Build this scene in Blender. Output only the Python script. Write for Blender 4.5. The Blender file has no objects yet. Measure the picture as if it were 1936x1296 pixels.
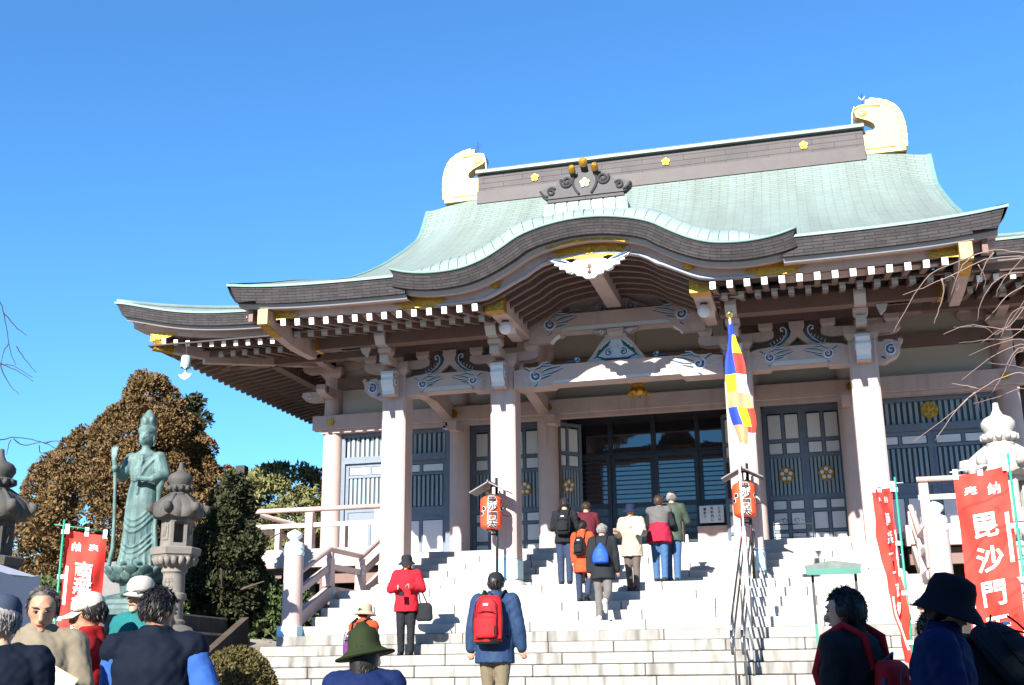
import bpy, bmesh, math, random
import numpy as np
from mathutils import Vector, Matrix, Euler
random.seed(7); rng = np.random.default_rng(7)
scene = bpy.context.scene; COL = scene.collection
rad = math.radians

# ---------------------------------------------------------------- camera
FPX, PITCH, YAW, ROLL = 2178.93, 0.2739126, -0.2578138, -0.0119794
CAM = Vector((3.2614, -19.5926, 1.25))
def cam_axes():
    cy, sy, cp, sp = math.cos(YAW), math.sin(YAW), math.cos(PITCH), math.sin(PITCH)
    f = Vector((sy*cp, cy*cp, sp)); r = Vector((cy, -sy, 0)); u = r.cross(f)
    cr, sr = math.cos(ROLL), math.sin(ROLL)
    return cr*r + sr*u, -sr*r + cr*u, f
_r, _u, _f = cam_axes()
cam_d = bpy.data.cameras.new('camera'); cam = bpy.data.objects.new('camera', cam_d); COL.objects.link(cam)
m = Matrix((_r, _u, -_f)).transposed().to_4x4(); m.translation = CAM; cam.matrix_world = m
cam_d.sensor_fit = 'HORIZONTAL'; cam_d.sensor_width = 36.0; cam_d.lens = FPX/1936*36.0
cam_d.clip_start = 0.05; cam_d.clip_end = 3000
scene.camera = cam
# ---------------------------------------------------------------- sky, sun, exposure
SUN_EL, SUN_AZ = 28.3, 10.0          # azimuth: degrees to the left of straight behind the camera's facade normal
world = bpy.data.worlds.new('World'); scene.world = world; world.use_nodes = True
nt = world.node_tree; nt.nodes.clear()
sky = nt.nodes.new('ShaderNodeTexSky'); sky.sky_type = 'NISHITA'; sky.sun_disc = False
sky.sun_elevation = rad(SUN_EL); sky.sun_rotation = rad(180+SUN_AZ)
sky.altitude = 0; sky.air_density = 1.1; sky.dust_density = 0.0; sky.ozone_density = 10.0
bgn = nt.nodes.new('ShaderNodeBackground'); bgn.inputs[1].default_value = 0.087
on = nt.nodes.new('ShaderNodeOutputWorld')
tint = nt.nodes.new('ShaderNodeMix'); tint.data_type = 'RGBA'; tint.blend_type = 'MULTIPLY'; tint.inputs[0].default_value = 1.0; tint.inputs[7].default_value = (0.80, 1.03, 1.03, 1)   # camera white balance
nt.links.new(sky.outputs[0], tint.inputs[6]); nt.links.new(tint.outputs[2], bgn.inputs[0]); nt.links.new(bgn.outputs[0], on.inputs[0])
sun_d = bpy.data.lights.new('sun', 'SUN'); sun_d.energy = 5.0; sun_d.angle = rad(0.53); sun_d.color = (1.0, 0.95, 0.87)
sun = bpy.data.objects.new('sun', sun_d); COL.objects.link(sun)
TO_SUN = Vector((-math.sin(rad(SUN_AZ))*math.cos(rad(SUN_EL)), -math.cos(rad(SUN_AZ))*math.cos(rad(SUN_EL)), math.sin(rad(SUN_EL))))
sun.rotation_euler = TO_SUN.to_track_quat('Z', 'Y').to_euler(); sun.location = (-10, -40, 30)
vs = scene.view_settings; vs.view_transform = 'Standard'; vs.look = 'None'; vs.gamma = 1.0; vs.use_curve_mapping = False
vs.exposure = 1.55
scene.unit_settings.scale_length = 1.15

# ---------------------------------------------------------------- materials
MATS = {}
def mat(name, rgb, rough=0.65, var=0.12, scale=3.0, bump=0.0, bscale=40.0, metal=0.0, spec=0.4, rgb2=None, extra=None, stretch=(1, 1, 1)):
    if name in MATS: return MATS[name]
    m = bpy.data.materials.new(name); m.use_nodes = True; t = m.node_tree; N = t.nodes; L = t.links
    b = N['Principled BSDF']; b.inputs['Roughness'].default_value = rough; b.inputs['Metallic'].default_value = metal
    b.inputs['Specular IOR Level'].default_value = spec
    tc = N.new('ShaderNodeTexCoord'); mp = N.new('ShaderNodeMapping'); mp.inputs['Scale'].default_value = stretch
    L.new(tc.outputs['Object'], mp.inputs[0])
    nz = N.new('ShaderNodeTexNoise'); nz.inputs['Scale'].default_value = scale; nz.inputs['Detail'].default_value = 6; nz.inputs['Roughness'].default_value = 0.65
    L.new(mp.outputs[0], nz.inputs['Vector'])
    oi = N.new('ShaderNodeObjectInfo')
    ad = N.new('ShaderNodeMath'); ad.operation = 'MULTIPLY_ADD'; ad.inputs[1].default_value = 0.25; L.new(oi.outputs['Random'], ad.inputs[0]); L.new(nz.outputs['Fac'], ad.inputs[2])
    mr = N.new('ShaderNodeMapRange'); mr.inputs[1].default_value = 0.38; mr.inputs[2].default_value = 0.88; L.new(ad.outputs[0], mr.inputs[0])
    mx = N.new('ShaderNodeMix'); mx.data_type = 'RGBA'
    a = [c*(1-var) for c in rgb]; c2 = list(rgb2) if rgb2 else [min(1, c*(1+var)) for c in rgb]
    mx.inputs[6].default_value = (*a, 1); mx.inputs[7].default_value = (*c2, 1)
    L.new(mr.outputs[0], mx.inputs[0]); L.new(mx.outputs[2], b.inputs['Base Color'])
    if bump:
        n2 = N.new('ShaderNodeTexNoise'); n2.inputs['Scale'].default_value = bscale; n2.inputs['Detail'].default_value = 4
        L.new(mp.outputs[0], n2.inputs['Vector'])
        bp = N.new('ShaderNodeBump'); bp.inputs['Strength'].default_value = bump; bp.inputs['Distance'].default_value = 0.02
        L.new(n2.outputs['Fac'], bp.inputs['Height']); L.new(bp.outputs[0], b.inputs['Normal'])
    if extra: extra(t, b, mx, mp, tc)
    MATS[name] = m; return m

def brick_lines(w, h, dark, axis='XZ', mortar=0.012, tint=0.25, offset=0.5):
    """courses of small shingles: joints darken the colour and dent the surface"""
    def f(t, b, mx, mp, tc):
        N, L = t.nodes, t.links
        sx = N.new('ShaderNodeSeparateXYZ'); cx = N.new('ShaderNodeCombineXYZ')
        if axis == 'UV': L.new(tc.outputs['UV'], sx.inputs[0])
        else: L.new(tc.outputs['Object'], sx.inputs[0])
        i = {'XZ': (0, 2), 'YZ': (1, 2), 'XY': (0, 1), 'UV': (0, 1)}[axis]
        L.new(sx.outputs[i[0]], cx.inputs[0]); L.new(sx.outputs[i[1]], cx.inputs[1])
        br = N.new('ShaderNodeTexBrick'); br.inputs['Scale'].default_value = 1; br.inputs['Brick Width'].default_value = w; br.inputs['Row Height'].default_value = h
        br.inputs['Mortar Size'].default_value = mortar; br.inputs['Mortar Smooth'].default_value = 0.3; br.offset = offset
        br.inputs['Color1'].default_value = (1-tint, 1-tint, 1-tint, 1); br.inputs['Color2'].default_value = (1+tint, 1+tint*0.9, 1+tint*0.85, 1); br.inputs['Mortar'].default_value = (dark, dark, dark, 1)
        br.inputs['Bias'].default_value = 0.0
        L.new(cx.outputs[0], br.inputs['Vector'])
        mu = N.new('ShaderNodeMix'); mu.data_type = 'RGBA'; mu.blend_type = 'MULTIPLY'; mu.inputs[0].default_value = 1.0
        L.new(mx.outputs[2], mu.inputs[6]); L.new(br.outputs['Color'], mu.inputs[7]); L.new(mu.outputs[2], b.inputs['Base Color'])
        bp = N.new('ShaderNodeBump'); bp.inputs['Strength'].default_value = 0.6; bp.inputs['Distance'].default_value = 0.02; bp.invert = True
        L.new(br.outputs['Fac'], bp.inputs['Height']); L.new(bp.outputs[0], b.inputs['Normal'])
    return f

def streaks(dark=(0.10, 0.09, 0.08), sx=6.0, sz=0.7, lo=0.55, hi=0.8, amount=0.75):
    """rain streaks: noise stretched downwards"""
    def f(t, b, mx, mp, tc):
        N, L = t.nodes, t.links
        m2 = N.new('ShaderNodeMapping'); m2.inputs['Scale'].default_value = (sx, sx, sz); L.new(tc.outputs['Object'], m2.inputs[0])
        n = N.new('ShaderNodeTexNoise'); n.inputs['Scale'].default_value = 1.0; n.inputs['Detail'].default_value = 5; L.new(m2.outputs[0], n.inputs['Vector'])
        r = N.new('ShaderNodeMapRange'); r.inputs[1].default_value = lo; r.inputs[2].default_value = hi; r.inputs[4].default_value = amount; L.new(n.outputs['Fac'], r.inputs[0])
        k = N.new('ShaderNodeMix'); k.data_type = 'RGBA'; L.new(r.outputs[0], k.inputs[0]); L.new(mx.outputs[2], k.inputs[6]); k.inputs[7].default_value = (*dark, 1)
        L.new(k.outputs[2], b.inputs['Base Color'])
    return f

def chain(*fs):
    def f(t, b, mx, mp, tc):
        for g in fs:
            g(t, b, mx, mp, tc)
    return f

PAINT = mat('mauve_paint', (0.45, 0.335, 0.305), 0.65, 0.09, 2.5, 0.10, 90, extra=streaks((0.22, 0.165, 0.15), 5.0, 0.55, 0.54, 0.78, 0.45))
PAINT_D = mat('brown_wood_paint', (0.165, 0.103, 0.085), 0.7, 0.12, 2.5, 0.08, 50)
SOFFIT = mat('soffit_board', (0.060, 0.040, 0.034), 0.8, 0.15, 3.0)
WHITEP = mat('white_paint', (0.80, 0.79, 0.77), 0.55, 0.04)
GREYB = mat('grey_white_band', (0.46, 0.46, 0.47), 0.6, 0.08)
PLASTER = mat('plaster', (0.42, 0.37, 0.315), 0.85, 0.05, 1.0, 0.05, 20)
COPPER = mat('copper_shingle', (0.148, 0.182, 0.160), 0.7, 0.04, 1.0, 0.0, rgb2=(0.196, 0.258, 0.238), stretch=(1.6, 0.16, 0.16),
             extra=brick_lines(0.42, 0.115, 0.62, 'UV', 0.008, 0.05))
COPPER_P = mat('copper_panel', (0.150, 0.195, 0.18), 0.6, 0.12, 2.0, 0.0, rgb2=(0.205, 0.26, 0.245))
COPPER_L = mat('copper_lip', (0.13, 0.215, 0.19), 0.5, 0.15)
FASCIA = mat('eave_shingle', (0.026, 0.023, 0.025), 0.75, 0.25, 6.0, rgb2=(0.050, 0.043, 0.045), extra=brick_lines(0.30, 0.052, 0.25, 'UV', 0.006, 0.22))
RIDGEM = mat('ridge_copper', (0.040, 0.034, 0.036), 0.65, 0.2, 2.0, rgb2=(0.060, 0.050, 0.051), extra=brick_lines(1.1, 0.15, 0.35, 'XZ', 0.006, 0.12))
GOLD = mat('gold_leaf', (0.46, 0.255, 0.04), 0.45, 0.3, 14.0, 1.0, 22, metal=0.7)
BANDG = mat('shaded_eave_band', (0.25, 0.25, 0.26), 0.7, 0.08)  # darker copy of the grey-white band: the fascia's shade is put into the colour
EDGEB = mat('shaded_pale_blue_edge', (0.26, 0.29, 0.35), 0.6, 0.08)  # pale blue paint darkened to stand in for shade on the bargeboard edge
GOLD_PALE = mat('pale_gold_plate', (0.40, 0.275, 0.10), 0.5, 0.14, 5.0, 0.35, 14, metal=0.35)
DARKM = mat('dark_bronze', (0.032, 0.03, 0.033), 0.6, 0.2, 6.0, 0.15, 30, metal=0.0)
BLUEP = mat('blue_scroll_paint', (0.045, 0.085, 0.17), 0.6, 0.2, 20)
GREENP = mat('green_scroll_paint', (0.03, 0.075, 0.07), 0.6, 0.2, 20)
PALEB = mat('pale_blue_paint', (0.50, 0.56, 0.66), 0.6, 0.06)
DOORB = mat('slate_blue_door_paint', (0.125, 0.155, 0.20), 0.6, 0.15, 8.0, 0.15, 60)
SLATB = mat('blue_green_slat', (0.22, 0.28, 0.31), 0.6, 0.12, 6.0, stretch=(4, 4, 0.6))
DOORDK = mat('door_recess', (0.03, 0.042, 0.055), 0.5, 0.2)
PANELW = mat('door_white_panel', (0.62, 0.62, 0.63), 0.6, 0.05)
GLASS = mat('dark_glass', (0.012, 0.014, 0.018), 0.02, 0.1, 1.0, 0.025, 3.0, spec=1.0, stretch=(6, 1, 0.6))
IRON = mat('black_iron', (0.018, 0.018, 0.02), 0.45, 0.2)
STEEL = mat('stainless', (0.34, 0.33, 0.32), 0.30, 0.05, metal=1.0)
STONE = mat('white_granite', (0.335, 0.322, 0.30), 0.8, 0.07, 6.0, 0.12, 70, extra=streaks((0.20, 0.18, 0.16), 3.0, 1.6, 0.60, 0.80, 0.55))
STONE_S = mat('stained_granite', (0.265, 0.252, 0.23), 0.8, 0.14, 4.0, 0.15, 70, extra=streaks((0.085, 0.078, 0.07), 6.5, 0.9, 0.50, 0.70, 0.85))
JOINT = mat('dark_joint', (0.06, 0.055, 0.05), 0.95, 0.2)
GRANITE = mat('lantern_granite', (0.165, 0.148, 0.128), 0.85, 0.16, 5.0, 0.35, 60, extra=streaks((0.085, 0.08, 0.075), 3.2, 1.1, 0.46, 0.66, 0.8))
GRANITE_D = mat('weathered_dark_granite', (0.075, 0.069, 0.06), 0.85, 0.3, 4.0, 0.4, 50, extra=streaks((0.045, 0.043, 0.042), 3.0, 1.0, 0.42, 0.62, 0.8))
BRONZE = mat('green_patina_bronze', (0.040, 0.080, 0.076), 0.6, 0.3, 6.0, 0.35, 40, metal=0.0, rgb2=(0.115, 0.185, 0.168), extra=streaks((0.022, 0.06, 0.062), 9.0, 1.0, 0.44, 0.66, 0.85))
PATINA = mat('pale_blue_patina', (0.40, 0.62, 0.70), 0.55, 0.15, 6.0, 0.1, 40)
EARTH = mat('earth_dirt', (0.17, 0.115, 0.075), 0.95, 0.35, 1.5, 0.5, 12)

# ---------------------------------------------------------------- mesh builder
class MB:
    def __init__(s): s.v = []; s.f = []; s.m = []; s.uv = {}
    def add(s, vs, fs, mi=0, M=None):
        o = len(s.v)
        if M is not None: vs = [tuple(M @ Vector(v)) for v in vs]
        s.v += [tuple(v) for v in vs]
        s.f += [tuple(i+o for i in f) for f in fs]; s.m += [mi]*len(fs); return s
    def box(s, x0, x1, y0, y1, z0, z1, b=0.0, mi=0, M=None):
        if b <= 0:
            v = [(x, y, z) for x in (x0, x1) for y in (y0, y1) for z in (z0, z1)]
            f = [(0, 1, 3, 2), (4, 6, 7, 5), (0, 4, 5, 1), (2, 3, 7, 6), (0, 2, 6, 4), (1, 5, 7, 3)]
            return s.add(v, f, mi, M)
        v = []; X = (x0, x1); Y = (y0, y1); Z = (z0, z1); idx = {}
        for i in (0, 1):
            for j in (0, 1):
                for k in (0, 1):
                    sx, sy, sz = (1, -1)[i], (1, -1)[j], (1, -1)[k]
                    for a, d in (('x', (0, b, b)), ('y', (b, 0, b)), ('z', (b, b, 0))):
                        idx[i, j, k, a] = len(v); v.append((X[i]+sx*d[0], Y[j]+sy*d[1], Z[k]+sz*d[2]))
        f = []
        for i in (0, 1):
            q = [idx[i, j, k, 'x'] for j, k in ((0, 0), (1, 0), (1, 1), (0, 1))]; f.append(q if i else q[::-1])
            q = [idx[j, i, k, 'y'] for j, k in ((0, 0), (1, 0), (1, 1), (0, 1))]; f.append(q[::-1] if i else q)
            q = [idx[j, k, i, 'z'] for j, k in ((0, 0), (1, 0), (1, 1), (0, 1))]; f.append(q if i else q[::-1])
        for i in (0, 1):
            for j in (0, 1):
                f.append([idx[i, j, 0, 'x'], idx[i, j, 1, 'x'], idx[i, j, 1, 'y'], idx[i, j, 0, 'y']])
                f.append([idx[i, 0, j, 'x'], idx[i, 1, j, 'x'], idx[i, 1, j, 'z'], idx[i, 0, j, 'z']])
                f.append([idx[0, i, j, 'y'], idx[1, i, j, 'y'], idx[1, i, j, 'z'], idx[0, i, j, 'z']])
        for i in (0, 1):
            for j in (0, 1):
                for k in (0, 1): f.append([idx[i, j, k, a] for a in 'xyz'])
        return s.add(v, f, mi, M)
    def prism(s, poly, d0, d1, axis='y', mi=0, M=None, mi_side=None):
        n = len(poly)
        mk = {'y': lambda p, d: (p[0], d, p[1]), 'x': lambda p, d: (d, p[0], p[1]), 'z': lambda p, d: (p[0], p[1], d)}[axis]
        v = [mk(p, d0) for p in poly]+[mk(p, d1) for p in poly]
        s.add(v, [tuple(range(n)), tuple(range(2*n-1, n-1, -1))], mi, M)
        o = len(s.v)-2*n
        sd = [(i+o, (i+1) % n+o, n+(i+1) % n+o, n+i+o) for i in range(n)]
        s.f += sd; s.m += [mi if mi_side is None else mi_side]*n; return s
    def lathe(s, prof, n=16, c=(0, 0, 0), mi=0, M=None, sx=1, sy=1, a0=0.0, mod=None):
        v = []; f = []
        for (r, z) in prof:
            for i in range(n):
                a = a0+2*math.pi*i/n; rr = r*(mod(a, z) if mod else 1)
                v.append((c[0]+rr*math.cos(a)*sx, c[1]+rr*math.sin(a)*sy, c[2]+z))
        for j in range(len(prof)-1):
            for i in range(n): f.append((j*n+i, j*n+(i+1) % n, (j+1)*n+(i+1) % n, (j+1)*n+i))
        f.append(tuple(range(n-1, -1, -1))); f.append(tuple((len(prof)-1)*n+i for i in range(n)))
        return s.add(v, f, mi, M)
    def tube(s, pts, r, n=8, mi=0, M=None, flat=1.0, up=None):
        pts = [Vector(p) for p in pts]; k = len(pts)
        rs = r if isinstance(r, (list, tuple)) else [r]*k
        v = []; f = []; prev = None
        for i, p in enumerate(pts):
            t = (pts[min(i+1, k-1)]-pts[max(i-1, 0)])
            t = t.normalized() if t.length > 1e-9 else Vector((0, 0, 1))
            ref = Vector(up) if up else (prev if prev else (Vector((0, 0, 1)) if abs(t.z) < .9 else Vector((1, 0, 0))))
            a = ref.cross(t)
            if a.length < 1e-6: a = Vector((1, 0, 0)).cross(t)
            a.normalize(); b = t.cross(a).normalized(); prev = b if not up else None
            for j in range(n):
                w = 2*math.pi*j/n; v.append(tuple(p+a*math.cos(w)*rs[i]+b*math.sin(w)*rs[i]*flat))
        for i in range(k-1):
            for j in range(n): f.append((i*n+j, i*n+(j+1) % n, (i+1)*n+(j+1) % n, (i+1)*n+j))
        f.append(tuple(range(n-1, -1, -1))); f.append(tuple((k-1)*n+j for j in range(n)))
        return s.add(v, f, mi, M)
    def beam(s, p, q, w, h, mi=0, up=(0, 0, 1), b=0.0):
        """rectangular bar from p to q, w across, h in the up direction"""
        p, q = Vector(p), Vector(q); t = (q-p); L = t.length; t.normalize(); x = t.cross(Vector(up)).normalized(); u = x.cross(t)
        M = Matrix((x, t, u)).transposed().to_4x4(); M.translation = p
        return s.box(-w/2, w/2, 0, L, -h/2, h/2, b, mi, M)
    def grid(s, rows, mi=0, uvs=None):
        n = len(rows[0]); o = len(s.v)
        for r in rows: s.v += [tuple(p) for p in r]
        for j in range(len(rows)-1):
            for i in range(n-1):
                s.f.append((o+j*n+i, o+j*n+i+1, o+(j+1)*n+i+1, o+(j+1)*n+i)); s.m.append(mi)
        if uvs is not None:
            k = o
            for r in uvs:
                for u in r: s.uv[k] = u; k += 1
        return s
    def sphere(s, c, rx, ry=None, rz=None, n=12, k=8, mi=0, M=None):
        ry = ry or rx; rz = rz or rx
        pr = [(max(1e-4, math.sin(math.pi*j/k)), -math.cos(math.pi*j/k)) for j in range(k+1)]
        v = []; f = []
        for (r, z) in pr:
            for i in range(n):
                a = 2*math.pi*i/n; v.append((c[0]+rx*r*math.cos(a), c[1]+ry*r*math.sin(a), c[2]+rz*z))
        for j in range(k):
            for i in range(n): f.append((j*n+i, j*n+(i+1) % n, (j+1)*n+(i+1) % n, (j+1)*n+i))
        f.append(tuple(range(n-1, -1, -1))); f.append(tuple(k*n+i for i in range(n)))
        return s.add(v, f, mi, M)
    def mesh(s, name, mats, smooth=False):
        me = bpy.data.meshes.new(name); me.from_pydata(s.v, [], s.f)
        for mm in (mats if isinstance(mats, (list, tuple)) else [mats]): me.materials.append(mm)
        if any(s.m): me.polygons.foreach_set('material_index', s.m)
        if s.uv:
            ul = me.uv_layers.new(name='UVMap'); li = np.empty(len(me.loops), dtype=np.int32); me.loops.foreach_get('vertex_index', li)
            arr = np.array([s.uv.get(int(i), (0, 0)) for i in li], dtype=np.float32).ravel(); ul.data.foreach_set('uv', arr)
        if smooth:
            me.polygons.foreach_set('use_smooth', [True]*len(me.polygons))
            if smooth is not True: me.set_sharp_from_angle(angle=rad(smooth))
        me.update(); return me
    def obj(s, name, mats, parent=None, smooth=False, loc=None, rot=None, label=None):
        return link(name, s.mesh(name, mats, smooth), parent, loc, rot, label)

def link(name, me, parent=None, loc=None, rot=None, label=None):
    o = bpy.data.objects.new(name, me); COL.objects.link(o)
    if parent is not None: o.parent = parent
    if loc is not None: o.location = loc
    if rot is not None: o.rotation_euler = rot
    if label: o['label'] = label
    return o
def thing(name, label, cat, loc=(0, 0, 0), rz=0.0, group=None):
    o = bpy.data.objects.new(name, None); COL.objects.link(o); o.empty_display_size = 0.2
    o.location = loc; o.rotation_euler = (0, 0, rz); return tag(o, label, cat, group)
def tag(o, label, cat, group=None):
    o['label'] = label; o['category'] = cat
    if group: o['group'] = group
    return o
def structure(o): o['kind'] = 'structure'; return o
def stuff(o): o['kind'] = 'stuff'; return o
def B(): return MB()

def cr(xs, ys):
    """smooth monotone-ish cubic through points"""
    xs = np.array(xs, float); ys = np.array(ys, float); d = np.gradient(ys, xs)
    def f(x):
        x = np.clip(x, xs[0], xs[-1]); i = np.clip(np.searchsorted(xs, x)-1, 0, len(xs)-2)
        h = xs[i+1]-xs[i]; t = (x-xs[i])/h
        return (2*t**3-3*t**2+1)*ys[i]+(t**3-2*t**2+t)*h*d[i]+(-2*t**3+3*t**2)*ys[i+1]+(t**3-t**2)*h*d[i+1]
    return f
def sstep(a, b, x):
    t = min(1, max(0, (x-a)/(b-a))); return t*t*(3-2*t)

# a small side scene for evaluating text and modifiers
TMP = bpy.data.scenes.new('tmp'); TVL = TMP.view_layers[0]
def evaluated(o):
    TMP.collection.objects.link(o); TVL.update(); dg = TVL.depsgraph
    me = bpy.data.meshes.new_from_object(o.evaluated_get(dg)); bpy.data.objects.remove(o); return me
# text: the built-in font falls back to its own CJK glyphs
GLY = {}
def glyph(ch, size=1.0, fat=0.0):
    k = (ch, round(fat/size, 4))
    if k not in GLY:
        cu = bpy.data.curves.new('t', 'FONT'); cu.body = ch; cu.size = 1.0; cu.align_x = 'CENTER'; cu.align_y = 'CENTER'; cu.offset = fat/size; cu.resolution_u = 3
        me = evaluated(bpy.data.objects.new('t', cu)); bpy.data.curves.remove(cu)
        bm = bmesh.new(); bm.from_mesh(me); bmesh.ops.triangulate(bm, faces=bm.faces)
        bmesh.ops.subdivide_edges(bm, edges=[e for e in bm.edges if e.calc_length() > .28], cuts=2, use_grid_fill=False); bmesh.ops.triangulate(bm, faces=bm.faces)
        bm.to_mesh(me); bm.free()
        v = np.array([q.co[:2] for q in me.vertices]).reshape(-1, 2); f = [tuple(p.vertices) for p in me.polygons]; bpy.data.meshes.remove(me)
        if len(v): v = v-(v.max(0)+v.min(0))/2
        GLY[k] = (v, f)
    v, f = GLY[k]; return v*size, f
def lettering(chars, fn, mb=None, mi=0, fat=0.0):
    """chars: list of (char, u, v, size); fn maps (u, v) on a surface to a point"""
    mb = mb or B()
    for ch, u, w, sz in chars:
        v, f = glyph(ch, sz, fat*sz)
        mb.add([fn(u+a, w+b) for a, b in v], f, mi)
    return mb
# ================================================================ temple hall
T = thing('temple_hall', 'large temple hall with pale green copper roof, curved entrance gable and mauve pillars', 'temple')
# ---- main roof surface (front slope), ridge at y = 9
zc = cr([-2.62, -1.2, 0, 1.2, 2.2, 3.3, 4.5, 5.6, 6.5, 7.4, 8.1, 8.6, 8.95], [7.50, 8.0, 8.47, 8.91, 9.30, 9.74, 10.30, 10.90, 11.46, 12.13, 12.78, 13.37, 13.86])
ze = cr([-2.62, -1.2, 0, 1.2, 2.2, 3.3, 4.5, 5.6, 6.5, 7.5, 8.4, 8.95], [7.50, 8.0, 8.47, 8.91, 9.30, 9.74, 10.29, 10.85, 11.38, 12.0, 12.70, 13.56])
xh = lambda y: float(np.interp(y, [-2.62, 1.5, 5.0, 8.95], [6.26, 6.45, 6.68, 6.72]))
def uplift(x, y): return 0.14*(min(1, abs(x)/6.26))**7*sstep(3.5, -2.0, y)
def roof_z(x, y):
    h = xh(y); e = sstep(5.0, h, abs(x)); return float(zc(y)*(1-e)+ze(y)*e)+uplift(x, y)
# karahafu (undulating gable) eave line, half profile
kz_h = cr([0, .25, .54, .81, 1.09, 1.36, 1.64, 1.92, 2.34, 2.76, 3.05, 3.28], [8.14, 8.13, 8.09, 8.03, 7.93, 7.77, 7.62, 7.52, 7.465, 7.48, 7.53, 7.60])
kz = lambda x: float(kz_h(abs(x)))
us = np.linspace(-1, 1, 97); ys = list(np.linspace(8.95, -2.2, 72))+[-2.3, -2.4, -2.5, -2.62]
mb = B(); rows = []; uv = []; arc = 0; py, pz = ys[0], float(zc(ys[0]))
for y in ys:
    arc += math.hypot(y-py, float(zc(y))-pz); py, pz = y, float(zc(y))
    rows.append([]); uv.append([])
    for u in us:
        x = u*xh(y); yy = y
        if abs(x) < 3.35 and y < -2.2: yy = -2.2-(y+2.2)*-0.02
        rows[-1].append((x, yy, roof_z(x, yy))); uv[-1].append((x, -arc))
mb.grid(rows, 0, uv)
# back slope, mirrored about the ridge
rows2 = [[(p[0], 18.1-p[1], p[2]) for p in r] for r in rows[::3]]
mb.grid(rows2[::-1], 0, uv[::3][::-1])
mb.obj('main_roof', COPPER, T, True)
# verge edges: thick rolled border down both sides of the roof
for sg in (-1, 1):
    mb = B(); R0 = []; uvs = []
    yy = list(np.linspace(8.95, -2.62, 60))
    a = 0
    for i, y in enumerate(yy):
        x = xh(y); z = roof_z(x, y); th = float(np.interp(y, [-2.6, 1, 7, 8.95], [0.34, 0.34, 0.40, 0.5]))
        a += 0.25
        R0.append([(sg*(x-0.10), y, z+0.012), (sg*(x+0.0), y, z+0.02), (sg*(x+0.02), y, z-0.03), (sg*(x-0.05), y, z-th*0.55), (sg*(x-0.16), y, z-th), (sg*(x-0.5), y, z-th)])
        uvs.append([(a, 0), (a, .05), (a, .1), (a, th*.55), (a, th), (a, th+.3)])
    mb.grid(R0, 0, uvs)
    R1 = [[(p[0], 18.1-p[1], p[2]) for p in r] for r in R0]; mb.grid(R1, 0, uvs)
    for k in range(len(mb.f)): mb.m[k] = 1
    for j in range(len(mb.f)):
        if j % 5 in (0, 1): mb.m[j] = 0
    mb.obj('verge', [COPPER_L, FASCIA], T, 40)
# gable walls below the verges
for sg in (-1, 1):
    b = B(); pts = [(y, float(ze(y))-0.3) for y in np.linspace(2.5, 8.9, 12)]
    poly = pts+[(18.1-y, z) for y, z in pts[::-1]]
    b.prism(poly, sg*5.5, sg*5.6, 'x'); b.obj('gable_wall', PAINT_D, T)
# ---- eave edges
def eave_edge(name, pts, out, T, fas=0.30, ins=0.08, cap=True, bands=True, grow=None):
    """pts: top line of the eave; out: outward horizontal unit vectors per point"""
    n = len(pts); L = [0]
    for i in range(1, n): L.append(L[-1]+(Vector(pts[i])-Vector(pts[i-1])).length)
    def off(i, d, z): p = pts[i]; o = out[i]; return (p[0]-o[0]*d, p[1]-o[1]*d, p[2]-z)
    fz = [fas*(grow[i] if grow else 1) for i in range(n)]
    b = B()
    b.grid([[off(i, 0.01, 0.025) for i in range(n)], [off(i, ins, fz[i]) for i in range(n)], [off(i, ins+0.12, fz[i]+.002) for i in range(n)]], 0,
           [[(L[i], .0) for i in range(n)], [(L[i], -fz[i]) for i in range(n)], [(L[i], -fz[i]-.1) for i in range(n)]])
    if cap:
        i = n-1 if cap is True else 0
        b.add([off(i, 0.01, .025), off(i, ins, fz[i]), off(i, .35, fz[i]), off(i, .35, -.05)], [(0, 1, 2, 3)])
    b.obj(name, FASCIA, T, 60)
    b = B(); b.grid([[off(i, 0.10, -0.012) for i in range(n)], [off(i, -0.012, -.012) for i in range(n)], [off(i, -0.012, 0.03) for i in range(n)], [off(i, 0.05, .03) for i in range(n)]])
    b.obj(name.replace('fascia', 'lip'), COPPER_L, T)
    if bands:
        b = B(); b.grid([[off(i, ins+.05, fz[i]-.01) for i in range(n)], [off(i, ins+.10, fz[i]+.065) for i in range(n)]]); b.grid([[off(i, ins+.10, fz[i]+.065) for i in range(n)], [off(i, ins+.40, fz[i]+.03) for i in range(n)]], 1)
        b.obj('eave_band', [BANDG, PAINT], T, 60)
        b = B(); b.grid([[off(i, ins+.34, fz[i]-.02) for i in range(n)], [off(i, ins+.36, fz[i]+.155) for i in range(n)], [off(i, ins+.8, fz[i]+.165) for i in range(n)]])
        b.obj('eave_board', PAINT, T, 60)
def porch_top(x): return 7.50+0.14*(abs(x)/6.26)**7+0.0
for sg in (-1, 1):
    xs = np.linspace(3.05, 6.26, 24)
    pts = [(sg*x, -2.62, porch_top(x)) for x in xs]
    eave_edge('eave_fascia', pts, [(0, -1)]*(len(pts)-1)+[(sg*2.3, -1)], T, cap=False)
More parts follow.
